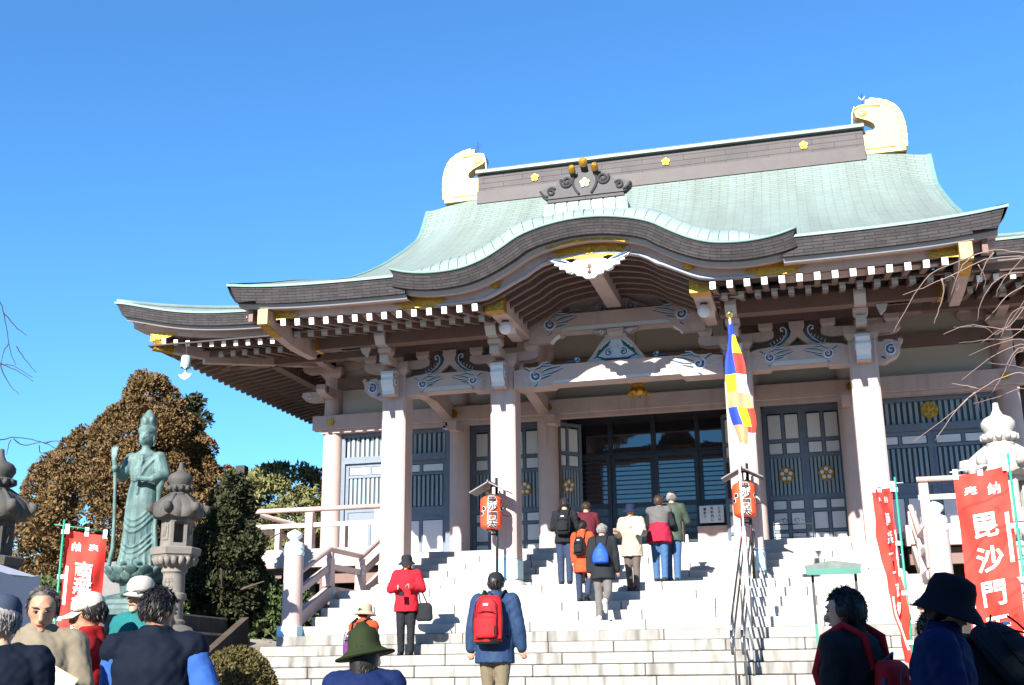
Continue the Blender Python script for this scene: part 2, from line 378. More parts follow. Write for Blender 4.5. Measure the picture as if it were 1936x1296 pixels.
    # karahafu half
# karahafu fascia, both halves as one undulating edge
xs = np.linspace(-3.28, 3.28, 81)
kp = [(x, -2.70, kz(x)) for x in xs]
def knorm(x):
    e = 0.01; d = (kz(min(3.27, x+e))-kz(max(-3.27, x-e)))/(2*e); n = Vector((-d, 1)).normalized(); return n
b = B(); low = []
for x in xs: n = knorm(x); low.append((x-n.x*0.24, -2.60, kz(x)-0.255*max(n.y, .9)))
low[0] = (-3.12, -2.60, 7.31); low[-1] = (3.12, -2.60, 7.31)
L = np.concatenate([[0], np.cumsum([math.hypot(kp[i+1][0]-kp[i][0], kp[i+1][2]-kp[i][2]) for i in range(80)])])
nl = 6
rows = [[tuple(Vector(kp[i]).lerp(Vector(low[i]), j/nl)) for i in range(81)] for j in range(nl+1)]
b.grid(rows+[[(p[0], -2.3, p[2]) for p in low]], 0, [[(L[i], -0.30*j/nl) for i in range(81)] for j in range(nl+1)]+[[(L[i], -.4) for i in range(81)]])
for i in (0, 80): b.add([kp[i], low[i], (low[i][0], -2.2, low[i][2]), (kp[i][0], -2.2, kp[i][2])], [(0, 1, 2, 3)])
b.obj('gable_fascia', FASCIA, T, 60)
b = B(); b.tube(kp, 0.022, 6); b.obj('gable_lip', COPPER_L, T, True)
def kcurve(dn, y, x0=-3.0, x1=3.0, n=61):
    out = []
    for x in np.linspace(x0, x1, n): m_ = knorm(x); out.append((x-m_.x*dn, y, kz(x)-dn*m_.y))
    return out
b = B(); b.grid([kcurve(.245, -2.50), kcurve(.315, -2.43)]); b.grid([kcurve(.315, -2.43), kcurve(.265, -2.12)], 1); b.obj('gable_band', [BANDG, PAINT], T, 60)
# bargeboard with cusped lower edge
BDZ = .08
bl_h = np.array([(0, 7.60), (.35, 7.585), (.64, 7.54), (.80, 7.50), (.95, 7.42), (1.02, 7.37), (1.07, 7.33), (1.16, 7.30), (1.36, 7.20), (1.60, 7.08), (1.75, 7.02), (1.95, 6.98), (2.3, 6.965), (2.9, 6.955), (3.0, 6.955)])
blf = lambda x: float(np.interp(abs(x), bl_h[:, 0], bl_h[:, 1]))+BDZ
xb = np.linspace(-2.95, 2.95, 119)
topc = np.array(kcurve(.23, 0)); tz = lambda x: float(np.interp(x, topc[:, 0], topc[:, 2]))
b = B(); b.grid([[(x, -2.21, tz(x)) for x in xb], [(x, -2.20, blf(x)) for x in xb], [(x, -2.11, blf(x)) for x in xb], [(x, -2.11, tz(x)) for x in xb]]); b.obj('bargeboard', PAINT, T, 50)
b = B(); b.tube([(x, -2.218, blf(x)+.012) for x in np.linspace(-2.6, 2.6, 105)], 0.022, 6); b.obj('bargeboard_edge', EDGEB, T, True)
for sg in (-1, 1):
    b = B(); b.lathe([(.001, -.06), (.075, -.06), (.085, -.045), (.085, .0)], 18, M=Matrix.Translation((sg*1.58, -2.205, 7.33)) @ Matrix.Rotation(rad(-90), 4, 'X')); b.lathe([(.001, -.075), (.045, -.07), (.05, -.05)], 14, M=Matrix.Translation((sg*1.58, -2.205, 7.33)) @ Matrix.Rotation(rad(-90), 4, 'X'))
    b.obj('gold_boss', GOLD, T, 40)
# rolled copper border of the karahafu, panel by panel
def rim_h(x): return 0.31*sstep(3.25, 2.2, abs(x))*(1-0.25*sstep(0.9, 0.5, abs(x)))
npan = 40; edges = np.linspace(-3.22, 3.22, npan+1)
for i in range(npan):
    xa, xc = edges[i], edges[i+1]; b = B(); rws = []
    for t in np.linspace(0, 1, 7):
        row = []
        for x in np.linspace(xa+.004, xc-.004, 4):
            n = knorm(x); h = rim_h(x); off = h*math.sin(t*math.pi/2); back = 0.02+0.34*(1-math.cos(t*math.pi/2))
            lift = 0.012*((x-xa)/(xc-xa)) * (1 if x < 0 else -1)
            row.append((x+n.x*off, -2.70+back, kz(x)+n.y*off+lift*t+.004))
        rws.append(row)
    b.grid(rws); b.obj('copper_panel', COPPER_P, T, True)
# roof of the karahafu running back into the main slope
b = B(); rws = []
for s in np.linspace(0, 1, 8):
    row = []
    for x in np.linspace(-3.0, 3.0, 61):
        n = knorm(x); h = rim_h(x); X = x+n.x*h; Z = kz(x)+n.y*h
        y1 = float(np.interp(Z, [float(zc(t)) for t in np.linspace(-2.6, 3, 40)], np.linspace(-2.6, 3, 40)))
        row.append((X, -2.34+(max(y1, -2.3)+.05+2.34)*s, Z-.004))
    rws.append(row)
b.grid(rws, 0, [[(p[0], p[1]) for p in r] for r in rws]); b.obj('gable_roof', COPPER, T, True)
# ridge box on the karahafu with crest
b = B(); b.prism([(-.70, 8.30), (.70, 8.30), (.69, 8.46), (.6, 8.52), (-.6, 8.52), (-.69, 8.46)], -2.44, -.4); gr_ = b.obj('gable_ridge', COPPER_P, T)
for k in range(7):
    x0, x1 = -.70+.2*k+.004, -.70+.2*(k+1)-.004; b = B()
    b.box(x0, x1, -2.468-.004*(k % 2), -2.44, 8.29, 8.43); b.box(x0+.01, x1-.01, -2.46, -2.44, 8.435, 8.525); b.obj('copper_panel', COPPER_P, gr_)
b = B(); b.prism([(-.64, 8.56), (.64, 8.56), (.62, 8.62), (-.62, 8.62)], -2.42, -.5); b.obj('gable_ridge_cap', RIDGEM, T)
def spiral(c, r0, turns, a0, sgn=1, n=26, r1=0.02):
    return [(c[0]+(r0+(r1-r0)*t)*math.cos(a0+sgn*2*math.pi*turns*t), c[1]+(r0+(r1-r0)*t)*math.sin(a0+sgn*2*math.pi*turns*t)) for t in np.linspace(0, 1, n)]
b = B()
half = [(0, 9.02), (.10, 9.04), (.16, 8.98), (.20, 9.0), (.30, 9.03), (.40, 8.98), (.45, 8.90), (.50, 8.84), (.58, 8.85), (.70, 8.80), (.76, 8.78), (.74, 8.70), (.66, 8.63), (.62, 8.62)]
poly = half+[(-x, z) for x, z in half[::-1][:-1]]
b.prism(poly, -2.44, -2.30)
for sg in (-1, 1):
    b.tube([(sg*x, -2.45, z) for x, z in spiral((.30, 8.89), .105, 1.6, .5, -1)], [.024]*26, 6)
    b.tube([(sg*x, -2.45, z) for x, z in spiral((.56, 8.74), .075, 1.3, 2.6, -1)], [.02]*26, 6)
    b.tube([(sg*(.10+.10*math.sin(t*2.6)), -2.45, 8.65+.36*t) for t in np.linspace(0, 1, 10)], .022, 6)
    b.tube([(sg*(.62+.13*t), -2.45, 8.66+.11*t*t) for t in np.linspace(0, 1, 6)], .02, 6)
crest = b.obj('crest_ornament', DARKM, T, 40)
def plum(mb, c, r, y, sgn=-1, n=5, th=.02, mi=0, a0=math.pi/2):
    for k in range(n):
        a = a0+2*math.pi*k/n; q = (c[0]+r*.58*math.cos(a), c[1]+r*.58*math.sin(a))
        mb.prism([(q[0]+r*.40*math.cos(w), q[1]+r*.40*math.sin(w)) for w in np.linspace(0, 2*math.pi, 13)[:-1]], y, y+sgn*th, mi=mi)
    mb.prism([(c[0]+r*.34*math.cos(w), c[1]+r*.34*math.sin(w)) for w in np.linspace(0, 2*math.pi, 11)[:-1]], y, y+sgn*th*1.6, mi=mi)
b = B(); plum(b, (0, 8.84), .085, -2.44); b.obj('plum_emblem', GOLD_PALE, crest)
for x, z, r in ((-.19, 8.97, .058), (0, 9.07, .072), (.19, 8.97, .058)):
    b = B(); d = Vector((0, -.86, .5)).normalized(); M = Matrix.Translation((x, -2.30, z-.06)) @ d.to_track_quat('Z', 'Y').to_matrix().to_4x4()
    b.lathe([(r*.82, 0), (r*.86, .26), (r*.9, .30)], 14, M=M)
    o = b.obj('round_end_tile', DARKM, crest, 40)
    b = B(); b.lathe([(r, .24), (r, .325), (r*.8, .345), (r*.62, .33), (r*.6, .345), (.001, .345)], 16, M=M); b.obj('round_tile_gold_cap', GOLD, crest, 40)
# ---- top ridge
b = B(); b.box(-5.12, 5.12, 8.72, 9.38, 13.55, 14.36); b.obj('ridge', RIDGEM, T)
b = B(); b.box(-5.14, 5.14, 8.66, 9.44, 13.50, 13.86); b.obj('ridge_skirt', mat('ridge_skirt_copper', (.058, .047, .047), .6, .2), T)
b = B(); b.prism([(8.60, 14.38), (8.60, 14.46), (8.72, 14.54), (9.38, 14.54), (9.50, 14.46), (9.50, 14.38)], -5.16, 5.16, 'x'); b.obj('ridge_cap', mat('ridge_cap_copper', (.11, .14, .128), .5, .2, 4, rgb2=(.16, .205, .185)), T)
for x in (-3.5, .08, 3.64):
    b = B(); plum(b, (x, 14.10), .115, 8.715, th=.03); b.obj('plum_emblem', GOLD, T)
# gold fish-tail ridge ends
sh = [(6.14, 13.70), (6.17, 14.25), (6.13, 14.74), (6.03, 14.93), (5.90, 15.07), (5.68, 15.17), (5.46, 15.22), (5.26, 15.24), (5.25, 15.12), (5.08, 15.10), (4.97, 15.03), (4.95, 14.92), (5.0, 14.78), (5.12, 14.72), (5.30, 14.64), (5.42, 14.54), (5.45, 14.44), (5.40, 14.36), (5.10, 14.34), (5.10, 13.70)]
for sg in (-1, 1):
    b = B(); c0 = (5.6, 14.3)
    poly = [(sg*x, z) for x, z in sh]; n = len(poly)
    # bulged body: three nested outlines
    rings = []
    for y, k in ((8.62, .90), (8.56, .72)): rings.append((y, k))
    def scaled(k): return [(sg*(c0[0]+(x-c0[0])*k), c0[1]+(z-c0[1])*k) for x, z in sh]
    b.prism(poly, 8.90, 9.22)
    ring0 = [(x, 8.90, z) for x, z in poly]; ring1 = [(p[0], 8.84, p[1]) for p in [(x*.985+sg*c0[0]*.015, z*.985+c0[1]*.015) for x, z in poly]]
    b.add(ring0+ring1, [(i, (i+1) % n, n+(i+1) % n, n+i) for i in range(n)]+[tuple(range(n, 2*n))])
    root = b.obj('ridge_end_ornament', GOLD_PALE, T, 35)
    # scales along the back
    back = [(6.17, 13.8), (6.185, 14.0), (6.19, 14.2), (6.18, 14.4), (6.15, 14.6), (6.10, 14.78), (6.01, 14.95), (5.87, 15.08), (5.70, 15.17), (5.52, 15.225), (5.36, 15.25)]
    for i in range(len(back)-1):
        (x0, z0), (x1, z1) = back[i], back[i+1]; cx, cz = (x0+x1)/2, (z0+z1)/2; nn = Vector((z1-z0, -(x1-x0))).normalized(); nn = -nn if nn.x*(cx-5.5)+nn.y*(cz-14.3) < 0 else nn
        q = B(); q.prism([(sg*x0, z0), (sg*(cx+nn.x*.014), cz+nn.y*.014), (sg*x1, z1), (sg*(cx-nn.x*.16), cz-nn.y*.16)], 8.82, 9.28); q.obj('scale', GOLD_PALE, root)
    q = B(); q.tube([(sg*x, 8.845, z) for x, z in ((5.62, 15.0), (5.3, 15.05), (5.05, 15.02), (4.94, 14.94))], .022, 6); q.tube([(sg*x, 8.84, z) for x, z in ((5.16, 13.84), (5.9, 13.84))], .014, 6); q.obj('trim', GOLD, root, True)
    q = B(); q.sphere((sg*5.17, 9.05, 14.85), .235, .25, .19, 16, 12); q.obj('snout', GOLD_PALE, root, True)
    q = B(); q.tube([(sg*5.20, 9.0, 15.2), (sg*5.20, 9.0, 15.50)], .012, 5); q.tube([(sg*5.12, 9.0, 15.40), (sg*5.20, 9.0, 15.30), (sg*5.28, 9.0, 15.40)], .009, 5)
    q.tube([(sg*4.97, 8.7, 15.0), (sg*4.90, 8.7, 14.8), (sg*4.88, 8.7, 14.5)], .008, 5); q.obj('lightning_rod', STEEL, root)
# ---- lower skirt roofs left and right
EY, EX, BY = 0.30, 10.12, 17.8
def skirt_top(d): return 8.14+0.26*d+0.030*d*d
def corner_up(dist): return 0.42*math.exp(-(dist/1.05)**1.25)
for sg in (-1, 1):
    def eave_pt(s):   # front eave, s from 0 at the corner inwards
        sw = corner_up(s); return (sg*(-(-EX)-s+0.26*math.exp(-s/0.5)), EY-0.30*sw, 8.14+sw)
    ss = list(np.linspace(0, 1.6, 14))+list(np.linspace(1.8, 4.4, 12))
    fe = [eave_pt(s) for s in ss]
    def side_pt(y): s = y-EY; s2 = BY-y; sw = corner_up(min(s, s2)); return (sg*(EX+0.30*sw+.1*math.exp(-min(s, s2)/.5)), y, 8.14+sw)
    yy = [EY+s for s in np.linspace(0, 1.6, 12)]+list(np.linspace(2.2, 15.6, 20))+[BY-s for s in np.linspace(1.6, 0, 10)]
    se = [side_pt(y) for y in yy]; se[0] = fe[0]
    b = B()
    def patch(e, topf):
        rws = []; uvs = []
        for t in np.linspace(0, 1, 14):
            row = []; ur = []
            for p in e:
                q = topf(p); d = t*3.7
                row.append((p[0]+(q[0]-p[0])*t, p[1]+(q[1]-p[1])*t, 8.14+(p[2]-8.14)*(1-t)**2.2+(skirt_top(d)-8.14))); ur.append((p[0]+p[1], d*1.06))
            rws.append(row); uvs.append(ur)
        b.grid(rws, 0, uvs)
    patch(fe, lambda p: (sg*max(5.72, min(6.42, abs(p[0])-0.0)), EY+3.7))
    patch(se, lambda p: (sg*6.42, min(max(p[1], EY+3.7), BY-3.7)))
    b.obj('skirt_roof', COPPER, T, 60)
    b = B(); hip = [(sg*(EX+.24-t*3.7-.24*t), EY-.12+t*3.8, 8.14+.42*(1-t)**2.2+skirt_top(t*3.7)-8.14+.02) for t in np.linspace(0, 1, 14)]
    b.tube(hip, .05, 6); b.obj('hip_roll', COPPER_P, T, True)
    eave_edge('eave_fascia', fe, [(sg*(1.6 if i == 0 else 0), -1) for i in range(len(fe))], T, fas=.27, cap=False)
    eave_edge('eave_fascia', se, [(sg*(1.6 if i == 0 else 1), -1 if i == 0 else 0) for i in range(len(se))], T, fas=.27, cap=False)
# ---- rafters
RW, RH = 0.088, 0.115
def bar_mesh(w, h, L, name, m, tail=0.0):
    b = B(); b.prism([(0, -h/2), (L, -h/2), (L, h/2), (0, h/2)], -w/2, w/2, 'x'); return b.mesh(name, m)
up_me = bar_mesh(RW, RH, 1.05, 'upper_rafter', PAINT_D); lo_me = bar_mesh(RW, RH, 4.4, 'lower_rafter', PAINT_D); lo2_me = bar_mesh(RW, RH, 2.6, 'lower_rafter', PAINT_D)
b = B(); b.box(-RW/2-.002, RW/2+.002, -.012, .004, -RH/2-.002, RH/2+.002, .004); cap_me = b.mesh('rafter_cap', WHITEP)
b = B(); b.prism([(-.012, -.005), (.0, -.05), (-.02, -RH/2-.004), (.05, -RH/2-.004), (.06, RH/2+.002), (.0, RH/2+.002)], -RW/2-.002, RW/2+.002, 'x'); gcap_me = b.mesh('rafter_cap', GREYB)
def rafter(me, loc, rz, slope, cap):
    o = link('rafter', me, T, loc, (math.atan(slope), 0, rz)); 
    if cap: link('rafter_cap', cap, o)
for sg in (-1, 1):
    for i in range(14):
        x = sg*(1.94+.2645*i); dz = 0.05*(abs(x)/5.4)**8
        rafter(up_me, (x, -2.24, 6.945+dz), 0, .20, cap_me)
    for i in range(14): rafter(lo_me, (sg*(2.06+.2645*i), -1.46, 7.0), 0, .235, gcap_me)
    # main eave, front
    for i in range(15):
        s = .62+.27*i; rafter(up_me, (sg*(EX-s), EY+.42-.2*corner_up(s), 7.60+.75*corner_up(s)), 0, .20, cap_me)
    for i in range(13): rafter(lo2_me, (sg*(EX-1.5-.27*i), EY+1.15, 7.64), 0, .16, gcap_me)
    # main eave, side
    if sg < 0:
        for i in range(58):
            s = .62+.27*i; rafter(up_me, (sg*(EX-.42+.2*corner_up(s)), EY+s, 7.60+.75*corner_up(s)), sg*rad(90), .20, cap_me)
        for i in range(56): rafter(lo2_me, (sg*(EX-1.15), EY+1.2+.27*i, 7.64), sg*rad(90), .16, None)
# ---- soffits (boards above the rafters)
for sg in (-1, 1):
    b = B()
    xa, xc = sg*1.86, sg*6.02
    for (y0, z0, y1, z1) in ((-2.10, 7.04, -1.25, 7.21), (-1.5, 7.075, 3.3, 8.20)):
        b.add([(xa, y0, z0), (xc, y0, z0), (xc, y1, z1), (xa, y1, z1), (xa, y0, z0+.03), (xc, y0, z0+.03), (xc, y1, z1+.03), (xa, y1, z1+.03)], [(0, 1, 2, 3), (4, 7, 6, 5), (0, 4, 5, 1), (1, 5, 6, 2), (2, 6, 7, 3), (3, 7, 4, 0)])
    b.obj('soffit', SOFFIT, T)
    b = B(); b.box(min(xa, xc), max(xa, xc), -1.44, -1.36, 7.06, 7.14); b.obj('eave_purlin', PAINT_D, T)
    # main eave soffit: front and side sheets
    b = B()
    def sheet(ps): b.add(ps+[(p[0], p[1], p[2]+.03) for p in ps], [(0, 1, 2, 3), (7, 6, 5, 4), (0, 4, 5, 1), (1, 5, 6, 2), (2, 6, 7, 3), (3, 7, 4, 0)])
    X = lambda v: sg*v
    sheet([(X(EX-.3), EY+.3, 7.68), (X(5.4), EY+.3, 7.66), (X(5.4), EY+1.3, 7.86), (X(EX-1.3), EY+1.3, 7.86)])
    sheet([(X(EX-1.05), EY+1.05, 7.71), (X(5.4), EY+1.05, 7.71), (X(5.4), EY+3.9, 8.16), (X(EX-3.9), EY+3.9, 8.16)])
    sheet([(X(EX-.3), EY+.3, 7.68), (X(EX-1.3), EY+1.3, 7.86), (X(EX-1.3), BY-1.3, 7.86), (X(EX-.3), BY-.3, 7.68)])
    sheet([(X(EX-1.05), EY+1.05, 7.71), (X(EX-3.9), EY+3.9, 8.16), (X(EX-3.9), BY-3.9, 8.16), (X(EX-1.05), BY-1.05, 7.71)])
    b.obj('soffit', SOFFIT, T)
    # hip rafters with gold shoes
    b = B(); b.beam((sg*(EX-.42), EY+.42, 7.72), (sg*(EX-1.6), EY+1.66, 7.62), .16, .20); b.beam((sg*(EX-1.1), EY+1.16, 7.58), (sg*6.7, EY+3.6, 7.9), .17, .22); hr = b.obj('hip_rafter', PAINT, T)
    b = B(); b.beam((sg*(EX-.38), EY+.38, 7.73), (sg*(EX-.66), EY+.66, 7.70), .18, .22); b.obj('gold_shoe', GOLD, hr)
    b = B(); b.prism([(0, -.08), (.42, -.02), (.62, .03), (.42, .10), (0, .12)], 0, .02, 'y', M=Matrix.Translation((sg*(EX-.30), EY+.36, 7.88)) @ Matrix.Scale(-sg, 4, (1, 0, 0))); b.obj('gold_plate', GOLD, hr)
    # porch corner rafter (curved) with gold shoe
    b = B(); pts = [(-2.42, 7.17), (-2.42, 6.93), (-2.2, 6.90), (-1.8, 6.84), (-1.3, 6.80), (-.9, 6.80), (-.4, 6.82), (-.4, 7.4), (-2.2, 7.2)]
    b.prism(pts, sg*5.58, sg*5.74, 'x'); hr = b.obj('porch_corner_rafter', PAINT, T)
    b = B(); b.box(min(sg*5.565, sg*5.755), max(sg*5.565, sg*5.755), -2.47, -2.36, 6.92, 7.19, .006); b.obj('gold_shoe', GOLD_PALE, hr)
    b = B(); b.prism([(-2.36, 6.90), (-1.9, 6.835), (-1.9, 6.85), (-2.36, 6.93)], sg*5.575, sg*5.745, 'x'); b.obj('gold_strip', GOLD, hr)
    # porch side boards closing the ends
    b = B(); b.prism([(-2.36, 7.02), (-2.36, 7.25), (3.3, 9.2), (3.3, 8.1), (0, 7.42)], sg*5.9, sg*5.98, 'x'); b.obj('porch_side_board', PAINT_D, T)
def gold_plate(poly, y, T, emblem=None, th=.014):
    b = B(); b.prism(poly, y, y-th)
    if emblem: plum(b, emblem, .10, y-th, th=.02)
    # raised vine pattern
    xs_ = [p[0] for p in poly]; zs_ = [p[1] for p in poly]
    x0, x1, z0, z1 = min(xs_), max(xs_), min(zs_), max(zs_)
    return b.obj('gold_plate', GOLD, T)
# centre plate on bargeboard, and upper strip
cp = [(x, tz(x)-.012) for x in np.linspace(-.62, .62, 15)]
lowr = [(.70, 7.80), (.60, 7.745), (.66, 7.72), (.52, 7.66), (.60, 7.60), (.72, 7.53), (.3, 7.565), (.12, 7.52), (0, 7.49), (-.12, 7.52), (-.3, 7.565), (-.72, 7.53), (-.60, 7.60), (-.52, 7.66), (-.66, 7.72), (-.60, 7.745), (-.70, 7.80)]
gold_plate(cp+[(x, z+BDZ*.85) for x, z in lowr[1:-1]], -2.212, T, (0, 7.76))
up = np.array(kcurve(.25, 0, -.75, .75, 15)); dn = np.array(kcurve(.315, 0, -.75, .75, 15))
gold_plate([(p[0], p[2]) for p in up]+[(.68, 7.83), (.76, 7.80)]+[(p[0]*.92, p[2]) for p in dn[::-1]]+[(-.76, 7.80), (-.68, 7.83)], -2.455, T)
for sg in (-1, 1):
    gold_plate([(sg*x, z+.07) for x, z in ((2.28, 7.20), (2.45, 7.17), (2.36, 7.13), (2.50, 7.10), (2.42, 7.06), (2.55, 7.02), (2.45, 6.97), (3.28, 6.97), (3.20, 7.03), (3.40, 7.07), (3.22, 7.10), (3.44, 7.14), (3.3, 7.19), (2.9, 7.19))], -2.205, T)
    gold_plate([(sg*x, z+.07) for x, z in ((5.78, 7.24), (5.10, 7.20), (5.18, 7.16), (5.04, 7.13), (5.30, 7.10), (5.1, 7.05), (5.22, 7.0), (5.6, 6.98), (5.78, 7.02))], -2.205, T)
# gegyo pendant
half = [(0, 7.550), (.22, 7.580), (.30, 7.540), (.40, 7.600), (.55, 7.630), (.70, 7.670), (.62, 7.590), (.56, 7.570), (.58, 7.530), (.48, 7.510), (.50, 7.460), (.40, 7.450), (.38, 7.390), (.30, 7.360), (.24, 7.380), (.22, 7.330), (.12, 7.310), (.08, 7.265), (0, 7.255)]
poly = half+[(-x, z) for x, z in half[::-1][1:-1]]
b = B(); b.prism(poly, -2.260, -2.200); geg = b.obj('gable_pendant', WHITEP, T)
b = B(); ph = [(0, 7.580), (.17, 7.570), (.22, 7.490), (.18, 7.410), (.15, 7.360), (.07, 7.320), (0, 7.300)]; b.prism(ph+[(-x, z) for x, z in ph[::-1][1:-1]], -2.275, -2.260); b.obj('pendant_centre', mat('pink_paint', (.66, .45, .40), .6), geg)
b = B(); b.prism([(-.03, 7.510), (-.02, 7.450), (-.05, 7.440), (-.015, 7.420), (0, 7.370), (.015, 7.420), (.05, 7.440), (.02, 7.450), (.03, 7.510), (0, 7.480)], -2.285, -2.275); b.sphere((0, -2.280, 7.355), .03, .012, .035); b.obj('pendant_motif', mat('dark_red_brown', (.05, .02, .015), .6), geg)
for sg in (-1, 1):
    b = B(); b.tube([(sg*x, -2.270, z) for x, z in spiral((.31, 7.445), .075, 1.5, 1.2, -1)], .016, 6); b.tube([(sg*x, -2.270, z) for x, z in ((.42, 7.510), (.52, 7.560), (.62, 7.600))], [.012, .018, .006], 6); b.tube([(sg*x, -2.270, z) for x, z in ((.36, 7.550), (.50, 7.600), (.69, 7.660))], [.008, .022, .006], 6, mi=1)
    b.obj('pendant_scroll', [PALEB, BLUEP], geg, True)
# ---- vault ribs under the karahafu
rib_x = np.linspace(-1.95, 1.95, 61)
for k in range(7):
    y = -2.02+.30*k; b = B(); dz = -.02-.05*k/7
    lo_ = [(x, blf(x)+dz) for x in rib_x]; hi_ = [(x, blf(x)+dz+.085) for x in rib_x]
    b.grid([[(x, y+.075, z) for x, z in hi_], [(x, y+.075, z) for x, z in lo_], [(x, y, z) for x, z in lo_], [(x, y, z) for x, z in hi_]]); b.obj('vault_rib', PAINT_D, T, 40)
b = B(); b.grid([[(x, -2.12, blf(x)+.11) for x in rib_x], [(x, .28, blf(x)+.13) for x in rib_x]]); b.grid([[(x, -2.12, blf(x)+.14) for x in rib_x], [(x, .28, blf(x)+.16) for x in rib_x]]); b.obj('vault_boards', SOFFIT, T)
b = B(); b.prism([(-.13, 7.45), (.13, 7.45), (.13, 7.72), (-.13, 7.72)], -2.0, .02); b.obj('vault_ridge_beam', PAINT, T)
# ---------------------------------------------------------------- porch pillars and brackets
PX = (-4.19, -2.10, 2.10, 4.19); LAND = 2.502; PLAT = 3.41
for x in PX:
    b = B(); b.box(x-.23, x+.23, 0, .46, 2.66, 6.50, .035); p = b.obj('porch_pillar', PAINT, T)
    b = B(); b.box(x-.238, x+.238, -.008, .468, 2.68, 3.06, .03); b.prism([(x-.238, 3.06), (x+.238, 3.06), (x+.19, 3.10), (x+.08, 3.08), (x, 3.15), (x-.08, 3.08), (x-.19, 3.10)], -.008, .468); b.obj('metal_shoe', PATINA if abs(x) < 3 else WHITEP, p)
    b = B(); pr = [(.30, 0), (.34, .02), (.36, .07), (.345, .12), (.30, .15), (.275, .18)]
    rw = []
    for r, z in pr:
        e = .06; rw.append([(x+a, .23+c, LAND+z) for a, c in ((-r+e, -r), (r-e, -r), (r, -r+e), (r, r-e), (r-e, r), (-r+e, r), (-r, r-e), (-r, -r+e), (-r+e, -r))])
    b.grid(rw); b.obj('stone_base', STONE, p, 50)
def scroll(mb, c, s, sgx, y, lean=0.0):
    """painted cloud scroll: spiral with leaves trailing away, raised a little from the beam"""
    X = lambda p: (c[0]+sgx*s*p[0], y, c[1]+s*p[1]+lean*sgx*s*p[0])
    mb.tube([X(p) for p in spiral((0, 0), .115, 1.35, 2.2, 1, 22, .02)], .022*s, 5, mi=0, flat=.5, up=(0, 1, 0))
    mb.tube([X(p) for p in spiral((0, 0), .085, 1.1, 2.6, 1, 18, .03)], .026*s, 5, mi=1, flat=.4, up=(0, 1, 0))
    leaves = [((-.02, .11), (.10, .17), (.30, .15), 1), ((.10, .06), (.22, .11), (.42, .14), 2), ((.12, .0), (.26, .03), (.48, .10), 1), ((.09, -.06), (.16, -.03), (.27, -.01), 2), ((-.10, .08), (-.16, .13), (-.22, .14), 2), ((.02, -.10), (.0, -.16), (-.05, -.20), 1), ((.05, .12), (.12, .20), (.22, .21), 2)]
    for a, m_, e, mi in leaves:
        mb.tube([X(a), X(m_), X(e)], [.008*s, .019*s, .004*s], 5, mi=mi, flat=.4, up=(0, 1, 0))
        off = (0, .018)
        mb.tube([X((q[0], q[1]+.02)) for q in (a, m_, e)], [.009*s, .013*s, .006*s], 4, mi=0, flat=.9, up=(0, 1, 0))
    mb.tube([X(p) for p in ((-.10, -.02), (-.18, -.04), (-.22, .01), (-.30, .02), (-.36, .07))], .006*s, 4, mi=0)
SCR = [PALEB, BLUEP, GREENP]
def rainbow_beam(x0, x1, z0, z1, y0, y1, nm, sc, strip=(.26, .08)):
    """koryo: arched beam with shallow arched soffit, pale strip and two cloud scrolls"""
    L = x1-x0; xs_ = np.linspace(x0, x1, 25); e = .10*L
    top = [(x, z1-.06*(abs(2*(x-x0)/L-1))**6) for x in xs_]
    bot = [(x, z0+(.045 if x0+strip[0]*L*.8 < x < x1-strip[0]*L*.8 else 0)) for x in np.linspace(x0, x1, 61)]
    b = B(); b.prism(bot+top[::-1], y0, y1); o = b.obj(nm, PAINT, T)
    b = B(); xa, xb_ = x0+strip[0]*L*.8, x1-strip[0]*L*.8
    b.prism([(xa, z0+.045), (xb_, z0+.045), (xb_-.02, z0+.045+strip[1]*.6), (xb_-.12, z0+.045+strip[1]), (xa+.12, z0+.045+strip[1]), (xa+.02, z0+.045+strip[1]*.6)], y0-.008, y0+.02); b.obj('beam_strip', GREYB, o)
    for sg, cx in ((1, x0+.34*sc+.06), (-1, x1-.34*sc-.06)):
        b = B(); scroll(b, (cx, (z0+z1)/2+.01), sc, sg, y0-.004); b.obj('cloud_scroll', SCR, o, True)
    return o
rainbow_beam(-3.96, -2.33, 6.10, 6.48, .03, .36, 'rainbow_beam', .82); rainbow_beam(2.33, 3.96, 6.10, 6.48, .03, .36, 'rainbow_beam', .82)
rainbow_beam(-1.87, 1.87, 6.07, 6.455, -.03, .38, 'rainbow_beam', 1.05, (.24, .055))
rainbow_beam(-1.60, 1.60, 7.03, 7.40, .02, .34, 'rainbow_beam', 1.05, (.24, .075))
def hijiki(mb, cx, cy, z, L, w, h, axis='x'):
    r = .09; P = [(-L/2, z+h), (-L/2, z+h*.45), (-L/2+.05, z+h*.18), (-L/2+.16, z), (L/2-.16, z), (L/2-.05, z+h*.18), (L/2, z+h*.45), (L/2, z+h)]
    if axis == 'x': mb.prism([(cx+a, c) for a, c in P], cy-w/2, cy+w/2, 'y')
    else: mb.prism([(cy+a, c) for a, c in P], cx-w/2, cx+w/2, 'x')
def masu(mb, cx, cy, z, w, h):
    a = w/2; q = a*.72
    mb.box(cx-a, cx+a, cy-a, cy+a, z+h*.45, z+h)
    mb.add([(cx-q, cy-q, z), (cx+q, cy-q, z), (cx+q, cy+q, z), (cx-q, cy+q, z), (cx-a, cy-a, z+h*.45), (cx+a, cy-a, z+h*.45), (cx+a, cy+a, z+h*.45), (cx-a, cy+a, z+h*.45)], [(3, 2, 1, 0), (0, 1, 5, 4), (1, 2, 6, 5), (2, 3, 7, 6), (3, 0, 4, 7)])
